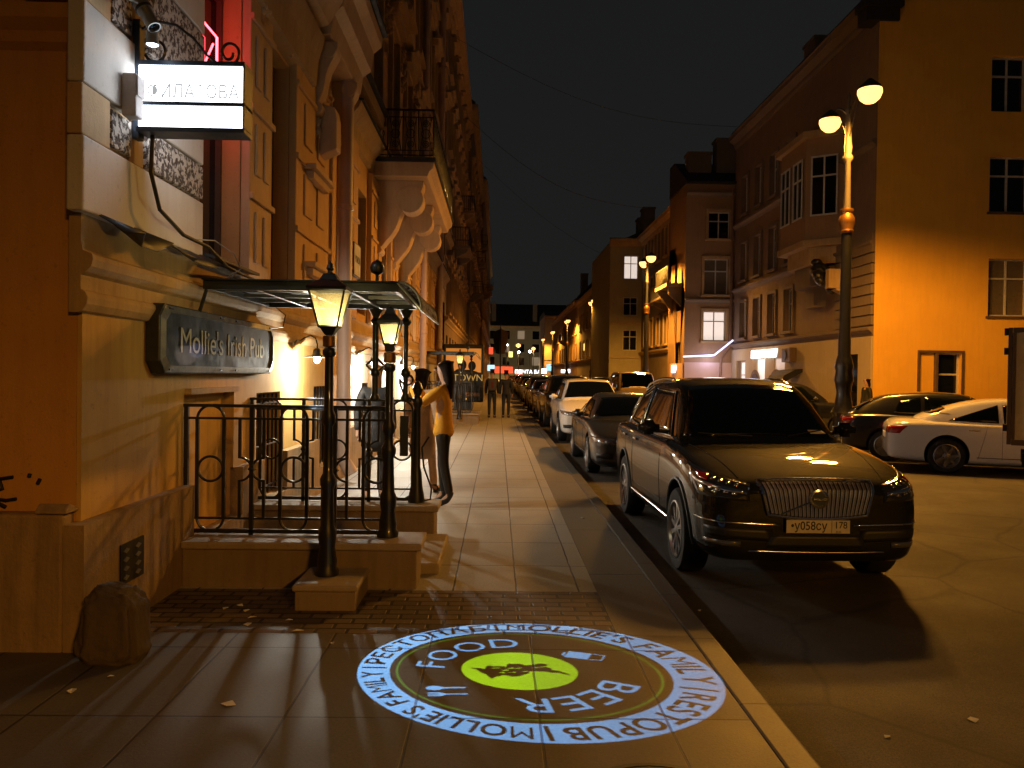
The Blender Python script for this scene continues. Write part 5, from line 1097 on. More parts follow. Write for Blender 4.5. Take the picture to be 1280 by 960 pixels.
# glowing exit lens rim beside the slide, seen from below
PL = thing('spot_lamp', 'small bright spot lamp glowing just below the silver projector', 'spot lamp', (-2.20, 5.10, 3.72))
MB().lathe([(0.0, 0.06), (0.035, 0.05), (0.04, -0.03), (0.036, -0.03), (0.0, 0.0)], n=16).build('housing', 'steel', PL, smooth=True); MB().lathe([(0.0, -0.02), (0.034, -0.028), (0.0, -0.045)], n=14).build('lens', 'lensw', PL, smooth=True)
# ---- corner guard stone
bm = bmesh.new(); bmesh.ops.create_icosphere(bm, subdivisions=5, radius=1.0)
from mathutils import noise as mnoise
for v in bm.verts:
    dn_ = mnoise.fractal(v.co * 2.3, 0.8, 2.0, 5) * 0.10
    for i_ in range(3): v.co[i_] = math.copysign(abs(v.co[i_]) ** (0.58 if i_ < 2 else 0.45), v.co[i_])
    tz_ = v.co.z; v.co.x *= 0.165 * (1.0 - 0.17 * tz_); v.co.y *= 0.155 * (1.0 - 0.15 * tz_); v.co.z = tz_ * 0.22 + 0.21 - v.co.x * 0.12
    v.co.x *= 1 + dn_; v.co.y *= 1 + dn_; v.co.z *= 1 + dn_ * 0.5
me = bpy.data.meshes.new('guard_stone'); bm.to_mesh(me); bm.free(); me.materials.append(stucco('rough_granite', (0.10, 0.07, 0.04), (0.03, 0.02, 0.012), 0.9, bscale=30, bstr=1.0)); me.polygons.foreach_set('use_smooth', [True] * len(me.polygons))
o = bpy.data.objects.new('guard_stone', me); COL.objects.link(o); o.location = (-2.17, 4.60, -0.02); tag(o, 'rounded dark guard stone at the foot of the house corner', 'guard stone')
# ---- litter
rl = random.Random(11)
places = [(-1.86, 5.55), (-1.78, 5.62), (-1.70, 5.50), (-1.62, 5.35), (-1.60, 5.2), (-1.36, 5.30), (-1.25, 5.08), (-0.98, 4.85), (-1.30, 3.95), (-2.15, 4.1), (-2.05, 4.3), (1.55, 6.0), (1.95, 3.9), (1.0, 9.2), (2.5, 4.1)]
nm = ['by the low wall', 'in the setts', 'beside the stone block', 'on the dark slabs', 'near the guard stone', 'on the road']
for i, (x, y) in enumerate(places):
    a = rl.uniform(0, 3); s = rl.uniform(0.012, 0.03); c, q = math.cos(a), math.sin(a)
    pts = [(c * s * 1.6, q * s * 1.6, 0.002), (-q * s, c * s, 0.006), (-c * s * 1.2, -q * s * 1.3, 0.002), (q * s, -c * s, 0.010)]
    o = MB().add(pts, [(0, 1, 2), (0, 2, 3)]).build('paper_scrap', 'paper'); o.location = (x, y, (RZ if x > XK else 0.0) + 0.002)
    md = o.modifiers.new('t', 'SOLIDIFY'); md.thickness = 0.002
    tag(o, 'crumpled pale scrap of litter lying on the ground', 'litter', 'litter scraps on the pavement')
# manhole
mh = thing('manhole_cover', 'round iron manhole cover partly seen beside the projected logo', 'manhole', (0.66, 3.02, 0.002))
MB().lathe([(0.34, 0), (0.34, 0.010), (0.315, 0.010), (0.315, 0.002)], n=40).build('rim', 'darksteel', mh); mc = MB().lathe([(0.31, 0.0), (0.31, 0.008), (0.0, 0.0081)], n=40)
mc.build('lid', 'darksteel', mh)
rr = MB()
for r in (0.28, 0.2, 0.12): rr.arc((0, 0, 0), r, 0, 2 * math.pi, 'xz', 0.006, 36, 0, 5)
ro_ = rr.build('ribs', 'darksteel', mh); ro_.rotation_euler = (rad(90), 0, 0); ro_.location = (0, 0, 0.009)
# ---- poster stand down the pavement
cl = thing('poster_stand', 'black framed poster stand with an orange film poster beside the second entrance', 'poster stand', (-1.32, 31.0, 0))
MB().box(-0.78, 0.78, -0.12, 0.12, 0.55, 2.78).build('frame', 'blackplastic', cl, bevel=0.04); MB().box(-0.35, 0.35, -0.1, 0.1, 0.0, 0.55).build('foot', 'darksteel', cl)
po = MB().box(-0.68, 0.68, -0.125, -0.121, 0.66, 2.62).build('poster', emis('poster_orange', (0.75, 0.30, 0.05), 0.35, (0.6, 0.3, 0.08)), cl)
MB().box(-0.68, 0.68, -0.129, -0.1255, 0.66, 1.70).build('poster_lower_half', 'blackplastic', po)
fg = MB()
for (cx, cz, r) in ((-0.05, 1.98, 0.17), (0.33, 1.95, 0.15)): fg.prism([(cx + r * math.cos(2 * math.pi * k / 14), cz + r * 1.25 * math.sin(2 * math.pi * k / 14)) for k in range(14)], 'y', -0.130, -0.126)
fg.prism([(-0.4, 1.70), (-0.25, 1.82), (0.0, 1.80), (0.3, 1.8), (0.6, 1.70)], 'y', -0.1305, -0.126); fg.build('poster_figures', 'cloth_navy', po)
text_obj('poster_title', 'TOWN', 0.36, emis('poster_title_ink', (0.8, 0.55, 0.15), 0.25, (0.5, 0.4, 0.1)), po, 0.001, (0.18, -0.131, 1.48), (rad(90), 0, 0)); MB().box(0.1, 0.62, -0.132, -0.1295, 0.78, 0.92).build('poster_strip', 'cloth_beige', po)
# ================================================================ vehicles
def loft(stations, sec, name, mat, sub=2, close=True):
    """stations: list of (y, *params); sec(params) -> half section [(x, z)] from the bottom centre to the top centre"""
    vs = []; fs = []; m = None
    for st in stations:
        h = sec(st); full = h + [(-x, z) for x, z in reversed(h[1:-1])]; m = len(full)
        for x, z in full: vs.append((x, st[0], z))
    k = len(stations)
    for i in range(k - 1):
        for j in range(m): fs.append((i * m + j, i * m + (j + 1) % m, (i + 1) * m + (j + 1) % m, (i + 1) * m + j))
    hn = m // 2
    for base, flip in ((0, False), ((k - 1) * m, True)):
        # cap built as a strip so that subdivision stays tidy
        for j in range(hn):
            a, b, c, d = j, j + 1, (m - j - 1) % m, (m - j) % m
            q = [base + a, base + b] + ([base + c] if c != b else []) + ([base + d] if d != a else [])
            if len(q) >= 3: fs.append(tuple(q if flip else reversed(q)))
    me = bpy.data.meshes.new(name); me.from_pydata([tuple(v) for v in vs], [], fs); me.materials.append(mat)
    bm = bmesh.new(); bm.from_mesh(me); bmesh.ops.recalc_face_normals(bm, faces=bm.faces[:]); bm.to_mesh(me); bm.free()
    o = bpy.data.objects.new(name, me); COL.objects.link(o)
    if sub:
        s = o.modifiers.new('s', 'SUBSURF'); s.levels = sub; s.render_levels = sub
        nm = evaluated_mesh(o); o.modifiers.clear(); old = o.data; o.data = nm; bpy.data.meshes.remove(old)
    o.data.polygons.foreach_set('use_smooth', [True] * len(o.data.polygons)); return o
def bvh_of(*objs):
    vs = []; fs = []
    for o in objs:
        b = len(vs); vs += [v.co.copy() for v in o.data.vertices]; fs += [[b + i for i in p.vertices] for p in o.data.polygons]
    return BVHTree.FromPolygons(vs, fs)
def patch(bv, name, corners, d, mat, parent, nu=10, nv=6, off=0.006, back=1.5, thick=0.0, curve=(0, 0), top=None, both=False):
    """four-sided surface piece laid on the body: corners = lower-left, lower-right, upper-right, upper-left (3D); d = cast direction"""
    A, B, C_, D_ = [Vector(c) for c in corners]; d = Vector(d).normalized(); vs = []; ok = {}
    for j in range(nv + 1):
        for i in range(nu + 1):
            s, t = i / nu, j / nv
            p = (A * (1 - s) + B * s) * (1 - t) + (D_ * (1 - s) + C_ * s) * t
            bow = 4 * s * (1 - s); p.z += bow * (curve[0] * (1 - t) + curve[1] * t)
            h = bv.ray_cast(p - d * back, d, back * 3)
            if h[0] is None:
                ok[(i, j)] = None; continue
            nrm = h[1] if h[1].dot(d) < 0 else -h[1]
            ok[(i, j)] = len(vs); vs.append(h[0] + nrm * off)
    fs = []
    for j in range(nv):
        for i in range(nu):
            q = [ok[(i, j)], ok[(i + 1, j)], ok[(i + 1, j + 1)], ok[(i, j + 1)]]
            if None not in q: fs.append(tuple(q))
    o = MB().add(vs, fs).build(name, mat, parent, smooth=True, angle=60)
    md = o.modifiers.new('t', 'SOLIDIFY'); md.thickness = max(0.004, thick); md.offset = -1 if thick == 0 else 0
    return o, [vs[ok[k]] for k in ([(i, 0) for i in range(nu + 1)] + [(nu, j) for j in range(1, nv + 1)] + [(i, nv) for i in range(nu - 1, -1, -1)] + [(0, j) for j in range(nv - 1, 0, -1)]) if ok.get(k) is not None]
def wheel_mesh(r, w, spokes, rimr, detail=True):
    t = MB().lathe([(rimr * 0.98, -w / 2 + 0.01), (rimr + 0.02, -w / 2), (r - 0.02, -w / 2 + 0.005), (r, -w / 2 + 0.03), (r, w / 2 - 0.03), (r - 0.02, w / 2 - 0.005), (rimr + 0.02, w / 2), (rimr * 0.98, w / 2 - 0.01)], n=32, axis='x', caps=False)
    rm = MB().lathe([(rimr, -w / 2 + 0.02), (rimr, w / 2 - 0.0), (rimr - 0.015, w / 2 + 0.004), (rimr - 0.03, w / 2 - 0.02), (rimr - 0.035, -w / 2 + 0.05), (0.02, -w / 2 + 0.06)], n=32, axis='x', caps=False)
    for k in range(spokes):
        a = 2 * math.pi * k / spokes
        for da in (-0.07, 0.07):
            c, s = math.cos(a + da), math.sin(a + da); c2, s2 = math.cos(a + da * 0.4), math.sin(a + da * 0.4); px, pz = -math.sin(a), math.cos(a); ww = 0.011
            r0, r1 = 0.05, rimr - 0.02; x0, x1 = w / 2 - 0.05, w / 2 - 0.012
            rm.add([(x1, c2 * r0 - px * ww, s2 * r0 - pz * ww), (x1, c2 * r0 + px * ww, s2 * r0 + pz * ww), (x1 - 0.005, c * r1 + px * ww, s * r1 + pz * ww), (x1 - 0.005, c * r1 - px * ww, s * r1 - pz * ww),
                    (x0, c2 * r0 - px * ww, s2 * r0 - pz * ww), (x0, c2 * r0 + px * ww, s2 * r0 + pz * ww), (x0, c * r1 + px * ww, s * r1 + pz * ww), (x0, c * r1 - px * ww, s * r1 - pz * ww)],
                   [(0, 1, 2, 3), (4, 7, 6, 5), (0, 4, 5, 1), (1, 5, 6, 2), (2, 6, 7, 3), (3, 7, 4, 0)])
    rm.lathe([(0.0, w / 2 - 0.005), (0.03, w / 2 - 0.005), (0.065, w / 2 - 0.02), (0.065, w / 2 - 0.06)], n=16, axis='x')
    return t, rm
def box_handle(bv, x, y, z, parent):
    return MB().box(-0.012, 0.012, -0.09, 0.09, -0.012, 0.012).build('door_handle', 'chrome', parent, bevel=0.006, loc=(x, y, z))
def make_car(name, label, x, y, rz, style, color, metal=0.5, rough=0.28, group=None, plate=None, on=False, hero=False, z=RZ):
    """local frame: front at y=0 facing -y, length along +y, x across"""
    S = dict(suv=dict(L=4.95, W=0.965, H=1.775, cowl=1.28, header=2.05, rtop=4.35, tail=4.86, hz=1.13, belt=1.13, fz=0.90, wr=0.375, ax=(0.87, 3.85), low=0.27, roofw=0.66, rz_=1.66, deck=1.05),
             saloon=dict(L=4.72, W=0.92, H=1.44, cowl=1.25, header=2.02, rtop=3.45, tail=4.20, hz=0.94, belt=0.93, fz=0.72, wr=0.33, ax=(0.88, 3.70), low=0.19, roofw=0.58, rz_=1.36, deck=1.02),
             hatch=dict(L=4.35, W=0.91, H=1.52, cowl=1.10, header=1.80, rtop=3.55, tail=4.22, hz=1.00, belt=0.98, fz=0.76, wr=0.33, ax=(0.84, 3.46), low=0.20, roofw=0.60, rz_=1.45, deck=1.0),
             wagon=dict(L=4.6, W=0.94, H=1.68, cowl=1.10, header=1.85, rtop=4.0, tail=4.50, hz=1.10, belt=1.06, fz=0.86, wr=0.36, ax=(0.88, 3.55), low=0.25, roofw=0.64, rz_=1.60, deck=1.0),
             van=dict(L=4.9, W=0.97, H=1.98, cowl=0.85, header=1.60, rtop=4.6, tail=4.82, hz=1.20, belt=1.10, fz=0.92, wr=0.34, ax=(0.9, 3.85), low=0.22, roofw=0.76, rz_=1.93, deck=1.0))[style]
    L, Wd, Hh = S['L'], S['W'], S['H']
    pm = color if not isinstance(color, tuple) else paint(label.split(' ')[0] + '_car_paint', color, metal, rough)
    root = thing(name, label, {'suv': 'suv', 'van': 'van'}.get(style, 'car'), (x, y, z), rz, group)
    lw = S['low']; fz, hz, bz = S['fz'], S['hz'], S['belt']
    # y, halfwidth, low, belt, top
    st = [(0.00, Wd * 0.70, lw + 0.14, fz - 0.10, fz - 0.04), (0.02, Wd * 0.80, lw + 0.03, fz - 0.06, fz - 0.01), (0.10, Wd * 0.90, lw - 0.01, fz - 0.01, fz + 0.035), (0.28, Wd * 0.965, lw - 0.02, fz + 0.04, fz + 0.095),
          (0.62, Wd * 0.99, lw - 0.02, (fz + bz) / 2 + 0.02, (fz + hz) / 2 + 0.07), (S['cowl'] + 0.02, Wd * 0.985, lw - 0.02, bz - 0.01, hz + 0.03), (S['cowl'] + 0.55, Wd * 0.985, lw - 0.02, bz, hz + 0.02), (2.4, Wd * 0.99, lw - 0.02, bz, hz), (3.2, Wd, lw - 0.02, bz + 0.01, hz),
          (S['ax'][1], Wd, lw - 0.02, bz + 0.02, bz + 0.05), (S['tail'] - 0.12, Wd * 0.985, lw, bz + 0.01, max(bz + 0.04, S['deck'] if style == 'saloon' else bz)), (L - 0.10, Wd * 0.93, lw + 0.03, bz - 0.02, (S['deck'] if style == 'saloon' else bz) - 0.0), (L - 0.02, Wd * 0.84, lw + 0.08, bz - 0.08, bz - 0.06), (L, Wd * 0.72, lw + 0.16, bz - 0.16, bz - 0.14)]
    def sec(s):
        _, w, zl, zb, zt = s
        return [(0, zl), (w * 0.55, zl), (w * 0.86, zl), (w * 0.965, zl + 0.07), (w * 0.985, zl + (zb - zl) * 0.35), (w * 1.0, zl + (zb - zl) * 0.62), (w * 0.985, zb - 0.07), (w * 0.94, zb), (w * 0.84, zb + (zt - zb) * 0.62), (w * 0.45, zt - 0.004), (0, zt)]
    body = loft(st, sec, 'body', pm, 2 if not hero else 3)
    # wheel arches
    body.data.materials.append(M('blackplastic'))
    cutter = MB()
    for ay in S['ax']:
        for sx in (-1, 1): cutter.lathe([(S['wr'] + 0.055, -0.20), (S['wr'] + 0.055, 0.20)], (sx * (Wd - 0.08), ay, S['wr'] + 0.02), 36, 'x')
    co = cutter.build('cut', 'blackplastic'); bo_ = body.modifiers.new('b', 'BOOLEAN'); bo_.object = co; bo_.operation = 'DIFFERENCE'; bo_.solver = 'EXACT'
    try: bo_.material_mode = 'TRANSFER'
    except Exception: pass
    nm = evaluated_mesh(body); body.modifiers.clear(); body.data = nm; bpy.data.objects.remove(co)
    nm.polygons.foreach_set('use_smooth', [True] * len(nm.polygons)); nm.set_sharp_from_angle(angle=rad(38))
    # cabin
    c0 = S['cowl'] - 0.10; wb = Wd * 0.90; rw = S['roofw']; rt = S['rtop']; tl = S['tail']; RZ_ = S['rz_']
    deckz = S['deck'] if style == 'saloon' else bz
    cs = [(c0, wb * 0.93, bz - 0.12, hz - 0.06, 0.96), (S['cowl'] + 0.12, wb * 0.95, bz - 0.10, hz + 0.055, 0.93), ((S['cowl'] + S['header']) / 2 + 0.05, wb * 0.97, bz - 0.1, (hz + Hh) / 2 + 0.02, 0.84), (S['header'], wb * 0.99, bz - 0.1, Hh - 0.075, rw / wb), (S['header'] + 0.28, wb, bz - 0.1, Hh - 0.02, rw / wb),
          ((S['header'] + rt) / 2, wb, bz - 0.1, Hh, rw / wb), (rt - 0.2, wb * 0.985, bz - 0.1, RZ_ + 0.01, rw / wb * 0.98), (rt, wb * 0.97, bz - 0.1, RZ_ - 0.05, rw / wb * 0.97), ((rt + tl) / 2 + 0.03, wb * 0.95, bz - 0.1, (RZ_ + deckz) / 2 - 0.0, 0.83), (tl, wb * 0.92, bz - 0.12, deckz + 0.0, 0.93)]
    def csec(s):
        _, w, zl, zt, kr = s; wr_ = w * kr
        return [(0, zl), (w * 0.6, zl), (w, zl), (w, zl + 0.06), (w * (1 - (1 - kr) * 0.5), (zl + zt) / 2 + 0.02), (wr_ * 1.0, zt - 0.075), (wr_ * 0.90, zt - 0.018), (wr_ * 0.5, zt), (0, zt + 0.004)]
    cab = loft(cs, csec, 'cabin', pm, 2 if not hero else 3)
    body.parent = root; cab.parent = root
    bv = bvh_of(body, cab); bc = bvh_of(cab); bb = bvh_of(body)
    # windscreen and rear window
    cw, hd = S['cowl'], S['header']
    zb_ = hz + 0.045
    ws, wloop = patch(bc, 'windscreen', [(-wb * 0.86, 0, zb_), (wb * 0.86, 0, zb_), (rw * 0.86, 0, Hh - 0.115), (-rw * 0.86, 0, Hh - 0.115)], (0, 1, 0), 'carglass', root, 16, 10, 0.008, back=3, curve=(0.035, 0.03))
    patch(bc, 'rear_window', [(-wb * 0.78, 0, deckz + 0.10), (wb * 0.78, 0, deckz + 0.10), (rw * 0.82, 0, RZ_ - 0.14), (-rw * 0.82, 0, RZ_ - 0.14)], (0, -1, 0), 'carglass', root, 12, 8, 0.008, back=8, curve=(0, 0.02))
    mid = (hd + rt) / 2 + 0.05; zt_ = Hh - 0.13; zb2 = bz + 0.035
    for sx in (-1, 1):
        gl = []
        spans = [((cw + 0.42, zb2), (mid - 0.04, zb2), (mid - 0.04, zt_), (hd + 0.12, zt_ - 0.03))]
        e2 = rt + (0.10 if style != 'saloon' else 0.0)
        spans.append(((mid + 0.04, zb2), (e2 + 0.22 if style == 'saloon' else e2 - 0.35, zb2 + 0.03), (rt - 0.38, RZ_ - 0.14), (mid + 0.04, zt_)))
        if style in ('suv', 'wagon', 'van'): spans.append(((e2 - 0.29, zb2 + 0.03), (tl - 0.22, zb2 + 0.12), (rt - 0.05, RZ_ - 0.17), (rt - 0.32, RZ_ - 0.14)))
        for sp_ in spans:
            p, loop = patch(bv, 'side_window', [(0, a, b) for a, b in sp_], (-sx, 0, 0), 'carglass_side' if hero else 'carglass', root, 9, 6, 0.007, back=1.6)
            if hero and len(loop) > 6:
                MB().tube([v + Vector((sx * 0.004, 0, 0)) for v in loop], 0.008, 5, closed=True).build('trim', 'chrome', p, smooth=True)
    # lights
    lz = fz - 0.02 if not hero else 0.925
    for sx in (-1, 1):
        d = Vector((-sx * 0.55, 1, 0)).normalized()
        if hero:
            hl, lp = patch(bb, 'headlight', [(sx * 0.52, 0.05, 0.765), (sx * 0.88, 0.30, 0.80), (sx * 0.96, 0.56, 1.02), (sx * 0.53, 0.06, 0.90)], d, 'clear_dark', root, 14, 7, 0.006, back=1.2)
            dr, _ = patch(bb, 'light_bar', [(sx * 0.55, 0.05, 0.822), (sx * 0.92, 0.35, 0.893), (sx * 0.93, 0.38, 0.925), (sx * 0.55, 0.05, 0.848)], d, 'chrome', hl, 12, 2, 0.014, back=1.2)
            patch(bb, 'reflector', [(sx * 0.84, 0.2, 0.905), (sx * 0.90, 0.3, 0.92), (sx * 0.91, 0.35, 0.965), (sx * 0.85, 0.2, 0.95)], d, 'red_lens', hl, 4, 3, 0.013, back=1.2)
            for q in range(4):
                a_ = 0.60 + q * 0.075
                patch(bb, 'lens_element', [(sx * a_, 0.1, 0.815 + q * 0.012), (sx * (a_ + 0.045), 0.1, 0.818 + q * 0.012), (sx * (a_ + 0.045), 0.1, 0.838 + q * 0.012), (sx * a_, 0.1, 0.835 + q * .012)], d, 'chrome', hl, 2, 2, 0.012, back=1.2)
                patch(bb, 'lens_element', [(sx * a_, 0.1, 0.878 + q * 0.012), (sx * (a_ + 0.04), 0.1, 0.881 + q * 0.012), (sx * (a_ + 0.04), 0.1, 0.90 + q * 0.012), (sx * a_, 0.1, 0.895 + q * .012)], d, 'clear_lens', hl, 2, 2, 0.012, back=1.2)
            patch(bb, 'fog_light', [(sx * 0.62, 0, 0.40), (sx * 0.86, 0.2, 0.41), (sx * 0.86, 0.2, 0.45), (sx * 0.62, 0, 0.445)], d, 'clear_lens', root, 6, 2, 0.008, back=1.2)
            patch(bb, 'bumper_strip', [(sx * 0.30, 0, 0.575), (sx * 0.93, 0.3, 0.60), (sx * 0.93, 0.3, 0.613), (sx * 0.30, 0, 0.588)], d, 'chrome', root, 16, 1, 0.010, back=1.2)
            patch(bb, 'intake', [(sx * 0.34, 0, 0.44), (sx * 0.84, 0.2, 0.48), (sx * 0.86, 0.2, 0.555), (sx * 0.36, 0, 0.545)], d, 'blackplastic', root, 8, 3, 0.004, back=1.2)
        else:
            hl, lp = patch(bb, 'headlight', [(sx * Wd * 0.48, 0.05, lz - 0.13), (sx * Wd * 0.90, 0.3, lz - 0.09), (sx * Wd * 0.96, 0.45, lz + 0.01), (sx * Wd * 0.55, 0.05, lz - 0.03)], d, 'headlight_on' if on else 'clear_lens', root, 8, 4, 0.006, back=1.2)
            patch(bb, 'fog_light', [(sx * Wd * 0.60, 0, lw + 0.14), (sx * Wd * 0.86, 0.2, lw + 0.15), (sx * Wd * 0.86, 0.2, lw + 0.23), (sx * Wd * 0.60, 0, lw + 0.24)], d, 'blackplastic', root, 5, 2, 0.006, back=1.2)
        d2 = Vector((-sx * 0.5, -1, 0)).normalized(); tz = bz - 0.05
        patch(bv, 'tail_light', [(sx * Wd * 0.50, L, tz - 0.15), (sx * Wd * 0.93, L - 0.2, tz - 0.15), (sx * Wd * 0.95, L - 0.3, tz + 0.0), (sx * Wd * 0.50, L, tz - 0.02)], d2, 'red_lens', root, 8, 4, 0.007, back=2.0)
        # mirror
        mz = bz + 0.06; mr = MB().tube([(sx * (wb * 0.94), cw + 0.62, mz), (sx * (Wd + 0.10), cw + 0.60, mz + 0.03)], 0.022, 8)
        mo = mr.build('wing_mirror', 'blackplastic', root, smooth=True)
        bmx = bmesh.new(); bmesh.ops.create_cube(bmx, size=1.0); bmesh.ops.bevel(bmx, geom=bmx.edges[:], offset=0.28, segments=3, affect='EDGES'); 
        for v in bmx.verts: v.co = Vector((v.co.x * 0.22 + sx * (Wd + 0.06), v.co.y * 0.12 + cw + 0.58, v.co.z * 0.15 + mz + 0.05))
        mm = bpy.data.meshes.new('shell'); bmx.to_mesh(mm); bmx.free(); mm.materials.append(pm); mm.polygons.foreach_set('use_smooth', [True] * len(mm.polygons)); so_ = bpy.data.objects.new('shell', mm); COL.objects.link(so_); so_.parent = mo
        for hy in (mid - 0.18, rt - 0.55 if style != 'saloon' else rt - 0.2):
            h = bv.ray_cast(Vector((sx * 2, hy, bz - 0.10)), Vector((-sx, 0, 0)))
            if h[0]: box_handle(bv, h[0].x + sx * 0.014, hy, bz - 0.10, root)
        for pa, pb in (((cw + 0.42, lw + 0.12), (cw + 0.42, bz - 0.05)), ((mid, lw + 0.1), (mid, bz - 0.03)), ((S['ax'][1] - 0.52, lw + 0.1), (rt - 0.42, bz - 0.03))):
            pts = []
            for k in range(9):
                yy_ = pa[0] + (pb[0] - pa[0]) * k / 8; zz_ = pa[1] + (pb[1] - pa[1]) * k / 8; h = bv.ray_cast(Vector((sx * 2, yy_, zz_)), Vector((-sx, 0, 0)))
                if h[0] and abs(h[0].x) > Wd * 0.7: pts.append(h[0] + Vector((sx * 0.0005, 0, 0)))
            if len(pts) > 2: MB().tube(pts, 0.0035, 4).build('door_gap', 'blackplastic', root)
        # sill
        sp2 = []
        for k in range(8):
            yy_ = S['ax'][0] + 0.5 + (S['ax'][1] - S['ax'][0] - 1.0) * k / 7; h = bb.ray_cast(Vector((sx * 2, yy_, lw + 0.13)), Vector((-sx, 0, 0)))
            if h[0]: sp2.append(h[0] + Vector((sx * 0.004, 0, 0)))
        if len(sp2) > 2: MB().tube(sp2, 0.012 if hero else 0.007, 6).build('sill_trim', 'chrome' if hero else 'blackplastic', root, smooth=True)
        # arch lips
        for ay in S['ax']:
            pts = []
            for k in range(25):
                a = rad(-8 + 196 * k / 24); yy_, zz_ = ay + (S['wr'] + 0.068) * math.cos(a), S['wr'] + 0.02 + (S['wr'] + 0.068) * math.sin(a)
                h = bb.ray_cast(Vector((sx * 2, yy_, zz_)), Vector((-sx, 0, 0)))
                if h[0] and abs(h[0].x) > Wd * 0.75: pts.append(h[0])
            if len(pts) > 4 and (hero or style == 'wagon'): MB().tube(pts, 0.016, 6).build('arch_trim', 'darksteel' if hero else 'blackplastic', root, smooth=True)
    # grille and plate
    if not hero:
        patch(bb, 'grille', [(-Wd * 0.38, 0, lz - 0.20), (Wd * 0.38, 0, lz - 0.20), (Wd * 0.42, 0, lz - 0.04), (-Wd * 0.42, 0, lz - 0.04)], (0, 1, 0), 'blackplastic', root, 10, 4, 0.008, back=1.5)
        patch(bb, 'lower_intake', [(-Wd * 0.48, 0, lw + 0.10), (Wd * 0.48, 0, lw + 0.10), (Wd * 0.44, 0, lw + 0.22), (-Wd * 0.44, 0, lw + 0.22)], (0, 1, 0), 'blackplastic', root, 8, 3, 0.006, back=1.5)
        MB().box(-0.26, 0.26, -0.02, 0.01, 0, 0.11).build('licence_plate', 'paper', root, loc=(0, 0.0, lw + 0.26)); MB().box(-0.26, 0.26, -0.01, 0.02, 0, 0.11).build('licence_plate', 'paper', root, loc=(0, L - 0.01, lw + 0.42))
    # roof rails
    if style in ('suv', 'wagon'):
        for sx in (-1, 1):
            pts = []
            for k in range(11):
                yy_ = hd + 0.35 + (rt - hd - 0.55) * k / 10; h = bc.ray_cast(Vector((sx * rw * 0.93, yy_, 3)), Vector((0, 0, -1)))
                if h[0]: pts.append(h[0] + Vector((0, 0, 0.035 if 0 < k < 10 else 0.0)))
            MB().tube(pts, 0.014, 6).build('roof_rail', 'chrome' if hero else 'darksteel', root, smooth=True)
    # wheels
    key = (style, hero)
    for i, ay in enumerate(S['ax']):
        for sx in (-1, 1):
            if key not in WHEELS:
                t, r = wheel_mesh(S['wr'], 0.235, 10 if hero else 7, S['wr'] * 0.70); to = t.build('wheel', 'rubber', None, smooth=True); ro = r.build('rim', 'rim', None, smooth=True, angle=30)
                WHEELS[key] = (to.data, ro.data); bpy.data.objects.remove(to); bpy.data.objects.remove(ro)
            w_ = bpy.data.objects.new('wheel', WHEELS[key][0]); COL.objects.link(w_); w_.parent = root; w_.location = (sx * (Wd - 0.125), ay, S['wr'] + 0.0); w_.rotation_euler = (random.uniform(0, 1), 0, 0) if sx > 0 else (random.uniform(0, 1), 0, math.pi)
            r_2 = bpy.data.objects.new('rim', WHEELS[key][1]); COL.objects.link(r_2); r_2.parent = w_
    return root, bb, bv, bc, S
WHEELS = {}
MATS['clear_dark'] = plain('smoked_lamp_lens', (0.035, 0.036, 0.038), 0.07, 0.3, 1.0, 0.03)
# ---- the big dark suv
HX, HY = 2.60, 6.42
HERO, hb_, hbv, hbc, HS = make_car('parked_suv', 'large dark olive suv with ribbed chrome grille, nearest parked car facing the viewer', HX, HY, 0.0, 'suv', (0.007, 0.007, 0.005), 0.0, 0.5, 'cars parked along the left kerb', hero=True)
def front(xz, off=0.01): 
    h = hb_.ray_cast(Vector((xz[0], -2, xz[1])), Vector((0, 1, 0))); return (h[0].x, h[0].y - off, h[0].z) if h[0] else (xz[0], 0.2 - off, xz[1])
gr, gl_ = patch(hb_, 'grille', [(-0.40, 0, 0.665), (0.40, 0, 0.665), (0.465, 0, 0.925), (-0.465, 0, 0.925)], (0, 1, 0), 'blackplastic', HERO, 20, 8, 0.008, back=1.5, curve=(-0.03, 0.01))
MB().tube([Vector(v) + Vector((0, -0.012, 0)) for v in gl_], 0.013, 7, closed=True).build('grille_frame', 'chrome', gr, smooth=True)
gs = MB()
for k in range(24):
    t = (k + 0.5) / 24; xb = -0.385 + 0.77 * t; xt = -0.445 + 0.89 * t
    bow = 4 * t * (1 - t)
    zb_, zt_ = 0.68 - 0.03 * bow, 0.915 + 0.01 * bow
    pts = [Vector(front((xb + (xt - xb) * q / 5, zb_ + (zt_ - zb_) * q / 5), 0.020)) for q in range(6)]
    gs.tube(pts, 0.0062, 4)
    gs.tube([p + Vector((0.013, 0.0, 0)) for p in pts], 0.003, 4)
gs.build('grille_bars', 'satin', gr)
cz = 0.80; bp = Vector(front((0, cz), 0.03))
MB().tube([Vector(front((-0.30, 0.672), 0.03)), bp, Vector(front((0.28, 0.925), 0.03))], 0.008, 5).build('diagonal_bar', 'chrome', gr)
bd = MB().lathe([(0.078, 0.0), (0.078, -0.018), (0.064, -0.022), (0.060, -0.012), (0.0, -0.012)], (bp.x, bp.y - 0.004, bp.z), 28, 'y').build('badge', 'chrome', gr, smooth=True)
MB().box(-0.06, 0.06, -0.03, -0.014, -0.014, 0.014).lathe([(0.058, -0.0135), (0.0, -0.0136)], n=20, axis='y').build('badge_bar', 'signblue', bd, loc=(bp.x, bp.y - 0.004, bp.z))
text_obj('badge_letters', 'VOLVO', 0.026, 'chrome', bd, 0.001, (bp.x, bp.y - 0.036, bp.z), (rad(90), 0, 0), sx=1.2)
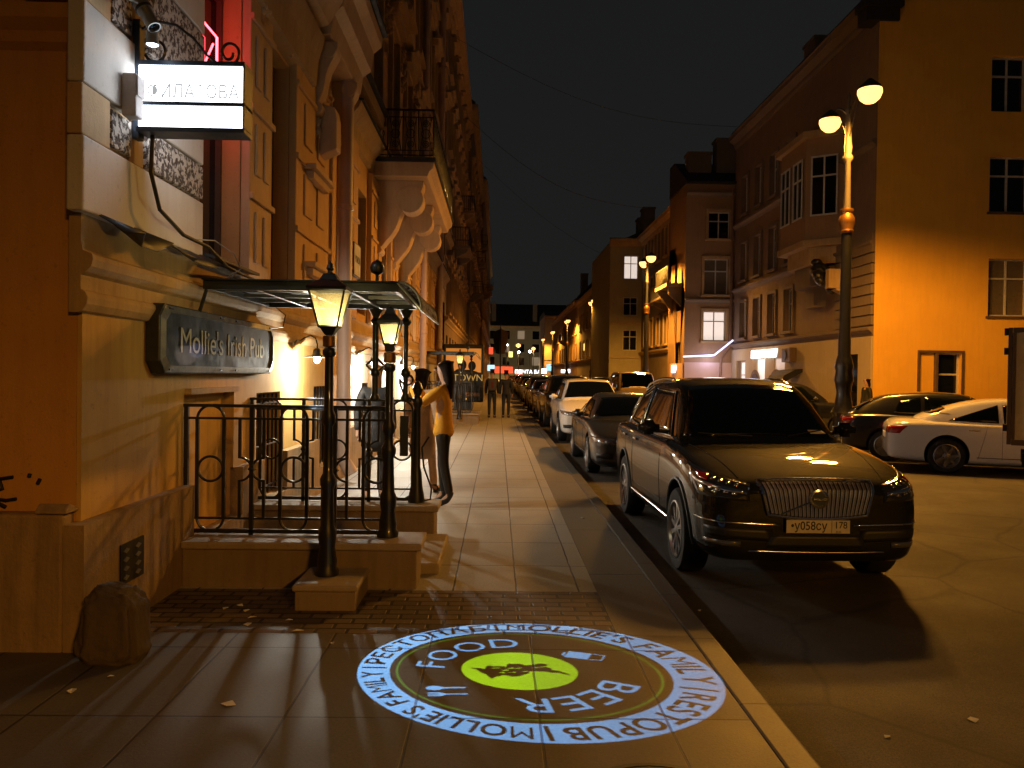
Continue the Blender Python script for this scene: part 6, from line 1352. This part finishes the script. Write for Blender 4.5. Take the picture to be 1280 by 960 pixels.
pz = 0.575; pp = Vector(front((0, pz), 0.02)); pl_ = MB().box(-0.262, 0.262, -0.012, 0.0, -0.057, 0.057).build('licence_plate', 'blackplastic', HERO, bevel=0.004, loc=tuple(pp))
MB().box(-0.257, 0.257, -0.003, 0.0, -0.052, 0.052).build('plate_face', plain('plate_white', (0.72, 0.66, 0.55), 0.5), pl_, loc=(0, -0.0125, 0)); MB().box(0.108, 0.111, -0.002, 0.0, -0.05, 0.05).build('divider', 'blackplastic', pl_, loc=(0, -0.0165, 0))
text_obj('plate_number', '•у058су', 0.098, 'blackplastic', pl_, 0.0006, (-0.075, -0.0165, 0.004), (rad(90), 0, 0), sx=0.86, offset=0.001)
text_obj('region_number', '178', 0.078, 'blackplastic', pl_, 0.0006, (0.183, -0.0165, 0.012), (rad(90), 0, 0), sx=0.92, offset=0.0006); text_obj('country_letters', 'RUS', 0.024, 'blackplastic', pl_, 0.0006, (0.165, -0.0165, -0.040), (rad(90), 0, 0))
patch(hb_, 'lower_intake', [(-0.42, 0, 0.40), (0.42, 0, 0.40), (0.36, 0, 0.495), (-0.36, 0, 0.495)], (0, 1, 0), 'blackplastic', HERO, 12, 4, 0.006, back=1.5)
patch(hb_, 'skid_trim', [(-0.56, 0, 0.365), (0.56, 0, 0.365), (0.54, 0, 0.378), (-0.54, 0, 0.378)], (0, 1, 0), 'chrome', HERO, 14, 1, 0.012, back=1.5, curve=(-0.01, -0.01))
hp = []
for sx in (-1, 1):
    pts = []
    for k in range(10):
        yy_ = 0.16 + 1.05 * k / 9; h = hb_.ray_cast(Vector((sx * (0.60 + 0.16 * k / 9), yy_, 3)), Vector((0, 0, -1)))
        if h[0]: pts.append(h[0])
    MB().tube(pts, 0.004, 4).build('bonnet_gap', 'blackplastic', HERO)
# things seen behind the windscreen edge
wp = []
patch(hbc, 'screen_sticker', [(0.50, 0, 1.215), (0.66, 0, 1.215), (0.62, 0, 1.25), (0.48, 0, 1.25)], (0, 1, 0), 'paper', HERO, 3, 3, 0.013, back=3)
wl = MB()
for a, b in (((-0.10, 1.19), (-0.62, 1.21)), ((0.25, 1.19), (0.62, 1.25))):
    pts = []
    for k in range(6):
        h = hbc.ray_cast(Vector((a[0] + (b[0] - a[0]) * k / 5, -2, a[1] + (b[1] - a[1]) * k / 5 - 0.0)), Vector((0, 1, 0)))
        if h[0]: pts.append(h[0] + Vector((0, -0.02, 0.01)))
    if len(pts) > 1: wl.tube(pts, 0.007, 5)
wl.build('wiper', 'blackplastic', HERO)
# ---- the row behind it
KX = 1.62
def kerbx(w): return KX + w
DG = (0.055, 0.058, 0.062); WH = (0.62, 0.60, 0.56); BK = (0.010, 0.010, 0.011); SV = (0.32, 0.32, 0.33); BR = (0.05, 0.022, 0.018); NV = (0.012, 0.016, 0.03)
G1 = 'cars parked along the left kerb'
row = [('parked_saloon', 'dark grey saloon parked directly behind the big suv', 13.7, 'saloon', DG, .6), ('parked_hatchback', 'white hatchback behind the dark grey saloon', 20.6, 'wagon', WH, .0),
       ('parked_suv', 'tall black suv behind the white hatchback', 26.6, 'suv', BK, .3), ('parked_saloon', 'silver saloon, fifth of the parked row', 32.6, 'saloon', SV, .6), ('parked_hatchback', 'dark red hatchback, sixth of the parked row', 38.6, 'hatch', BR, .4),
       ('parked_wagon', 'black estate car, seventh of the parked row', 44.2, 'wagon', BK, .3), ('parked_saloon', 'pale silver saloon, eighth of the parked row', 50.0, 'saloon', SV, .6), ('parked_hatchback', 'navy hatchback, ninth of the parked row', 56.0, 'hatch', NV, .4)]
protos = {}
for nm_, lab, y, sty, colr, mt in row:
    r = make_car(nm_, lab, kerbx({'saloon': .92, 'suv': .965, 'hatch': .91, 'wagon': .94}[sty]) + random.uniform(-0.03, 0.05), y, 0.0, sty, colr, mt, 0.3, G1)[0]; protos[(sty, colr)] = r
far = [('wagon', BK, 'black'), ('saloon', SV, 'silver'), ('hatch', NV, 'navy'), ('saloon', DG, 'dark grey'), ('wagon', WH, 'white'), ('hatch', BR, 'dark red')]
ords = ['tenth', 'eleventh', 'twelfth', 'thirteenth', 'fourteenth', 'fifteenth', 'sixteenth', 'seventeenth', 'eighteenth', 'nineteenth', 'twentieth', 'twenty-first', 'twenty-second']
for i in range(13):
    sty, colr, cn = far[i % 6]; c = copy_tree(protos[(sty, colr)]); c.location = (c.location.x, 62.2 + 6.1 * i, RZ); tag(c, '%s car, %s of the parked row, far down the left kerb' % (cn, ords[i]))
# ---- moving and parked cars in the middle distance
make_car('pickup_truck', 'cream high-fronted car waiting in the road beyond the big suv roof', 6.1, 33.5, 0.0, 'van', (0.60, 0.45, 0.24), 0.0, 0.4, 'cars in the roadway')
G2 = 'cars along the right kerb'
for i, (y, sty, colr, cn) in enumerate([(41, 'hatch', BR, 'dark red'), (52.5, 'wagon', BK, 'black'), (59, 'saloon', DG, 'dark grey'), (66, 'wagon', WH, 'white'), (80, 'saloon', SV, 'silver'), (92, 'hatch', NV, 'navy'), (108, 'saloon', SV, 'silver'), (122, 'wagon', BK, 'black')]):
    c = copy_tree(protos[(sty, colr)]); c.location = (7.15, y, RZ); tag(c, '%s car by the right kerb, %s from the viewer' % (cn, ['first', 'second', 'third', 'fourth', 'fifth', 'sixth', 'seventh', 'eighth'][i]), group=G2)
for i, (x, y) in enumerate(((4.6, 70), (4.7, 96), (4.8, 130), (5.2, 150))):
    c = copy_tree(protos[('saloon', DG)]); c.location = (x, y, RZ); tag(c, 'oncoming car in the roadway, %s of the four in the lane' % ['nearest', 'second', 'third', 'farthest'][i], group='cars in the roadway')
    far_sign(x - 0.6, y - 0.14, 0.52, 0.24, 0.14, 'headlight_on', 'lit headlamp of the %s oncoming car, kerb side' % ['nearest', 'second', 'third', 'farthest'][i], 'headlamp') if False else None
# ---- cars across the side street, seen from the side, rears to the left
def cross(x, y, **k): return dict(x=x, y=y)
# rz=-90: local +y (rearward) points to +x ... front to the right needs rz=+90
make_car('parked_saloon', 'white saloon seen from the side with red tail light, before the box truck', 12.32, 14.48, rad(68), 'saloon', (0.60, 0.60, 0.60), 0.0, 0.3, 'cars in the side street')
make_car('parked_hatchback', 'black hatchback seen from the side behind the white saloon', 12.0, 16.78, rad(68), 'hatch', BK, 0.3, 0.3, 'cars in the side street')
make_car('parked_van', 'black estate seen from the side behind the foot of the nearest street lamp', 10.75, 23.6, rad(90), 'wagon', BK, 0.3, 0.3, 'cars in the side street')
# ---- box truck at the right edge
TR_ = 0; TR = thing('box_truck', 'pale box truck cut by the right edge of view, with dark rear frame', 'truck', (7.35, 11.4, RZ), rad(-32.7))
MB().box(0.06, 4.2, 0.0, 2.0, 0.90, 2.50).build('cargo_box', plain('pale_truck_panel', (0.80, 0.70, 0.56), 0.6, grime=0.1), TR, bevel=0.01)
tf = MB().box(0.0, 0.056, -0.02, 2.02, 0.86, 2.54).box(0.058, 4.22, -0.03, -0.002, 2.47, 2.54).box(0.058, 4.22, -0.03, -0.002, 0.85, 0.93).box(0.058, 0.10, -0.03, -0.002, 0.932, 2.468)
tf.build('edge_frame', 'frame_brown', TR, bevel=0.006)
tb = MB()
for z_ in (1.1, 2.2, 2.48): tb.box(-0.05, 0.0, -0.03, 0.03, z_ - 0.05, z_ + 0.05)
tb.build('hinge', 'blackplastic', TR)
MB().box(0.2, 5.6, 0.5, 0.65, 0.5, 0.70).box(0.2, 5.6, 1.35, 1.5, 0.5, 0.70).box(0.25, 0.9, 0.1, 0.4, 0.48, 0.7).build('chassis', 'blackplastic', TR)
MB().prism([(4.4, 0.45), (6.0, 0.45), (6.0, 1.1), (5.6, 1.35), (5.1, 2.05), (4.4, 2.1)], 'y', 0.1, 1.9).build('cab', 'paper', TR, bevel=0.05)
MB().prism([(0.7, 1.9), (0.78, 1.9), (0.92, 1.5), (0.86, 1.5)], 'y', -0.008, -0.001).prism([(0.8, 1.3), (1.2, 1.38), (1.2, 1.34), (0.8, 1.27)], 'y', -0.008, -0.001).build('panel_marks', 'frame_brown', TR)
for xx in (1.0, 5.1):
    for yy_ in (0.16, 1.84):
        w_ = MB().lathe([(0.2, -0.11), (0.36, -0.12), (0.38, -0.08), (0.38, 0.08), (0.36, 0.12), (0.2, 0.11)], n=24, axis='y').build('wheel', 'rubber', TR, smooth=True, loc=(xx, yy_, 0.38))
        MB().lathe([(0.2, -0.10), (0.06, -0.04), (0.0, -0.04)], n=20, axis='y').build('rim', 'rim', w_, smooth=True)
# ================================================================ people
def skin_mesh(name, verts, edges, radii, mat, parent=None, root=0, sub=2):
    me = bpy.data.meshes.new(name); me.from_pydata(verts, edges, []); o = bpy.data.objects.new(name, me); COL.objects.link(o)
    sk = o.modifiers.new('skin', 'SKIN'); sk.use_smooth_shade = True; sk.branch_smoothing = 0.6
    for i, r in enumerate(radii):
        d = me.skin_vertices[0].data[i]; d.radius = (r, r) if not isinstance(r, tuple) else r; d.use_root = (i == root)
    s = o.modifiers.new('s', 'SUBSURF'); s.levels = sub; s.render_levels = sub
    nm = evaluated_mesh(o); bpy.data.objects.remove(o); nm.materials.clear(); nm.materials.append(M(mat)); nm.polygons.foreach_set('use_smooth', [True] * len(nm.polygons))
    o = bpy.data.objects.new(name, nm); COL.objects.link(o); 
    if parent: o.parent = parent
    return o
def person(label, x, y, rz, pose, top, legs, shoe, hair, hair_len=0.0, h=1.0, coat_len=0.0, female=False, z=0.0, heel=0.0, group=None, extras=None):
    """faces local -y"""
    root = thing('person', label, 'person', (x, y, z), rz, group); root.scale = (h, h, h)
    P = dict(pelvis=(0, 0, 0.96), waist=(0, 0, 1.10), chest=(0, 0, 1.30), neck=(0, 0.01, 1.47), head0=(0, -0.005, 1.56), head=(0, -0.015, 1.66), headt=(0, -0.01, 1.74),
             hipL=(-0.09, 0, 0.93), kneeL=(-0.10, -0.01, 0.51), ankL=(-0.10, 0.02, 0.09 + heel), toeL=(-0.11, -0.14, 0.03), hipR=(0.09, 0, 0.93), kneeR=(0.10, -0.01, 0.51), ankR=(0.10, 0.02, 0.09 + heel), toeR=(0.11, -0.14, 0.03),
             shL=(-0.17, 0, 1.42), elL=(-0.22, 0.02, 1.14), wrL=(-0.23, -0.04, 0.89), haL=(-0.23, -0.06, 0.81), shR=(0.17, 0, 1.42), elR=(0.22, 0.02, 1.14), wrR=(0.23, -0.04, 0.89), haR=(0.23, -0.06, 0.81))
    P.update(pose)
    if female:
        for k_ in ('shL', 'shR'): P[k_] = (P[k_][0] * 0.9, P[k_][1], P[k_][2])
    names = list(P); ix = {n_: i for i, n_ in enumerate(names)}
    E_ = [('pelvis', 'waist'), ('waist', 'chest'), ('chest', 'neck'), ('neck', 'head0'), ('head0', 'head'), ('head', 'headt'), ('pelvis', 'hipL'), ('hipL', 'kneeL'), ('kneeL', 'ankL'), ('ankL', 'toeL'), ('pelvis', 'hipR'), ('hipR', 'kneeR'), ('kneeR', 'ankR'), ('ankR', 'toeR'),
          ('chest', 'shL'), ('shL', 'elL'), ('elL', 'wrL'), ('wrL', 'haL'), ('chest', 'shR'), ('shR', 'elR'), ('elR', 'wrR'), ('wrR', 'haR')]
    R_ = dict(pelvis=(0.13, 0.10), waist=(0.12, 0.09), chest=(0.14, 0.105), neck=0.052, head0=0.07, head=(0.078, 0.092), headt=(0.06, 0.07), hip=0.085, knee=0.056, ank=0.040, toe=0.035, sh=0.062, el=0.042, wr=0.028, ha=(0.020, 0.036))
    def rr(n_): return R_.get(n_) or R_.get(n_[:-1])
    skin_mesh('body', [P[n_] for n_ in names], [(ix[a], ix[b]) for a, b in E_], [rr(n_) for n_ in names], 'skin', root, 0)
    # garments
    def gar(name, ns, es, rad_, mat, root_i=0): return skin_mesh(name, [P[n_] if isinstance(n_, str) else n_ for n_ in ns], es, rad_, mat, root, root_i)
    low_ = ('pelvis', (0, 0, 0.96 - coat_len)) if coat_len else ('pelvis',)
    gar('jacket', ['waist', 'chest', (0, 0.01, 1.44), 'shL', 'elL', 'wrL', 'shR', 'elR', 'wrR', 'pelvis', (P['pelvis'][0], P['pelvis'][1], P['pelvis'][2] - 0.06 - coat_len)], [(0, 1), (1, 2), (1, 3), (3, 4), (4, 5), (1, 6), (6, 7), (7, 8), (0, 9), (9, 10)],
        [(0.150, 0.115), (0.172, 0.130), (0.085, 0.075), 0.080, 0.062, 0.048, 0.080, 0.062, 0.048, (0.165, 0.130), (0.185 + coat_len * 0.12, 0.145 + coat_len * 0.1)], top)
    for s_ in 'LR':
        gar('trousers' if s_ == 'L' else 'trousers', [(P['hip' + s_][0] * 0.8, P['hip' + s_][1], P['hip' + s_][2] + 0.03), 'knee' + s_, 'ank' + s_], [(0, 1), (1, 2)], [0.105, 0.068 if not female else 0.063, 0.052], legs)
        a, t = Vector(P['ank' + s_]), Vector(P['toe' + s_])
        gar('shoe', [tuple(a + Vector((0, 0.0, 0.05))), tuple(a + Vector((0, 0.02, -0.045))), tuple((a + t) / 2 + Vector((0, 0, -0.01))), tuple(t)], [(0, 1), (1, 2), (2, 3)], [0.052, 0.048, 0.043, 0.036], shoe, 1)
    # hands: palm, four fingers, thumb
    for s_, sx in (('L', -1), ('R', 1)):
        w_, h_ = Vector(P['wr' + s_]), Vector(P['ha' + s_]); d = (h_ - w_).normalized(); side = d.cross(Vector((1, 0, 0)));
        if side.length < 0.2: side = d.cross(Vector((0, 0, 1)))
        side.normalize(); nrm = d.cross(side); vs = []; es = []; rs_ = []
        for i, (o_, ln) in enumerate(((-0.027, 0.062), (-0.009, 0.074), (0.009, 0.070), (0.027, 0.055))):
            b = len(vs); base = h_ + side * o_
            vs += [tuple(base), tuple(base + d * ln * 0.45 + nrm * 0.006 * sx), tuple(base + d * ln * 0.75 + nrm * 0.022 * sx), tuple(base + d * ln * 0.88 + nrm * 0.038 * sx)]; es += [(b, b + 1), (b + 1, b + 2), (b + 2, b + 3)]; rs_ += [0.0095, 0.009, 0.008, 0.0065]
            skin_mesh('finger', vs, es, rs_, 'skin', root, 0, 1); vs, es, rs_ = [], [], []
        b0 = w_ + (h_ - w_) * 0.35 - side * 0.02
        skin_mesh('thumb', [tuple(b0), tuple(b0 - side * 0.03 + d * 0.03), tuple(b0 - side * 0.035 + d * 0.062)], [(0, 1), (1, 2)], [0.012, 0.0105, 0.008], 'skin', root, 0, 1)
    # head details
    hc = Vector(P['head'])
    hb2 = MB().lathe([(0.0, -0.012), (0.011, 0.0), (0.0, 0.012)], (hc.x - 0.03, hc.y - 0.088, hc.z - 0.005), 8).lathe([(0.0, -0.012), (0.011, 0.0), (0.0, 0.012)], (hc.x + 0.03, hc.y - 0.088, hc.z - 0.005), 8); hb2.build('eyes', 'cloth_black', root)
    MB().prism([(hc.y - 0.085, hc.z + 0.005), (hc.y - 0.118, hc.z - 0.035), (hc.y - 0.085, hc.z - 0.042)], 'x', hc.x - 0.012, hc.x + 0.012).build('nose', 'skin', root, bevel=0.006)
    MB().box(hc.x - 0.024, hc.x + 0.024, hc.y - 0.092, hc.y - 0.08, hc.z - 0.066, hc.z - 0.058).build('mouth', 'cloth_red', root, bevel=0.002)
    if hair_len > 0:
        skin_mesh('hair', [tuple(hc + Vector((0, 0.025, 0.095))), tuple(hc + Vector((0, 0.032, 0.045))), tuple(hc + Vector((0, 0.052, -0.03))), tuple(hc + Vector((0, 0.085, -0.03 - hair_len * 0.45))), tuple(hc + Vector((0, 0.085, -0.03 - hair_len)))], [(0, 1), (1, 2), (2, 3), (3, 4)], [(0.055, 0.055), (0.096, 0.092), (0.098, 0.086), (0.105, 0.058), (0.060, 0.030)], hair, root, 2)
    else:
        skin_mesh('hair', [tuple(hc + Vector((0, 0.01, 0.10))), tuple(hc + Vector((0, 0.012, 0.05))), tuple(hc + Vector((0, 0.035, -0.02)))], [(0, 1), (1, 2)], [(0.05, 0.055), (0.088, 0.092), (0.084, 0.076)], hair, root, 1)
    return root
# woman in yellow facing the facade, phone raised
WY = person('woman in a mustard jacket and black leather trousers raising a phone', -0.66, 9.95, rad(-97),
    dict(shR=(0.17, -0.02, 1.40), elR=(0.19, -0.24, 1.22), wrR=(0.09, -0.38, 1.44), haR=(0.06, -0.42, 1.50), shL=(-0.17, -0.02, 1.40), elL=(-0.18, -0.26, 1.25), wrL=(-0.05, -0.37, 1.46), haL=(-0.02, -0.41, 1.52),
         kneeL=(-0.075, -0.03, 0.52), ankL=(-0.07, 0.0, 0.14), toeL=(-0.07, -0.13, 0.03), kneeR=(0.08, 0.02, 0.52), ankR=(0.09, 0.10, 0.14), toeR=(0.09, -0.03, 0.03)),
    'coat_yellow', 'leather_black', 'leather_black', 'hair_dark', 0.36, 1.035, 0.10, True, group='people by the pub entrance')
ph = MB().box(-0.035, 0.035, -0.005, 0.005, -0.075, 0.075).build('phone', 'blackplastic', None, bevel=0.003); ph.matrix_world = Matrix.Translation((-0.66, 9.95, 0)) @ Matrix.Rotation(rad(-97), 4, 'Z') @ Matrix.Translation((0.02, -0.47, 1.62)); tag(ph, 'dark phone held up before the face of the woman in the mustard jacket', 'phone')
person('person in a beige coat and black boots half hidden behind the woman', -1.02, 11.0, rad(160), dict(ankL=(-0.14, -0.10, 0.09), kneeL=(-0.12, -0.06, 0.5), toeL=(-0.20, -0.24, 0.03)), 'cloth_beige', 'cloth_beige', 'leather_black', 'hair_dark', 0.2, 0.98, 0.45, True, group='people by the pub entrance')
person('fair haired person in black coat and trousers standing behind the rear railing', -1.58, 10.4, rad(20), {}, 'cloth_black', 'cloth_black', 'cloth_black', 'hair_fair', 0.34, 1.0, 0.30, True, group='people by the pub entrance')
CM = person('man walking away in dark clothes with a grey and red backpack', -0.20, 30.2, rad(182), dict(kneeL=(-0.10, -0.06, 0.52), ankR=(0.10, 0.08, 0.10)), 'cloth_black', 'cloth_navy', 'cloth_black', 'hair_dark', 0, 1.02, 0.05, group='couple walking away')
bp_ = MB().box(-0.16, 0.16, 0.13, 0.27, 1.02, 1.46).build('backpack', plain('grey_pack', (0.06, 0.05, 0.05), 0.8), None, bevel=0.05); bp_.matrix_world = Matrix.Translation((-0.20, 30.2, 0)) @ Matrix.Rotation(rad(182), 4, 'Z'); tag(bp_, 'grey backpack with a red panel on the walking man', 'backpack')
MB().box(-0.05, 0.05, 0.2705, 0.28, 1.12, 1.36).build('panel', 'cloth_red', bp_, bevel=0.004)
person('broader man in black walking away beside the man with the backpack', 0.33, 30.3, rad(178), dict(kneeR=(0.10, -0.06, 0.52), ankL=(-0.10, 0.08, 0.10)), 'cloth_black', 'cloth_navy', 'cloth_black', 'hair_dark', 0, 1.0, 0.08, group='couple walking away')
person('dark figure walking along the foot of the yellow wall', 12.05, 25.9, rad(-80), dict(kneeL=(-0.1, -0.12, 0.52)), 'cloth_black', 'cloth_black', 'cloth_black', 'hair_dark', 0.25, 0.95, 0.2)
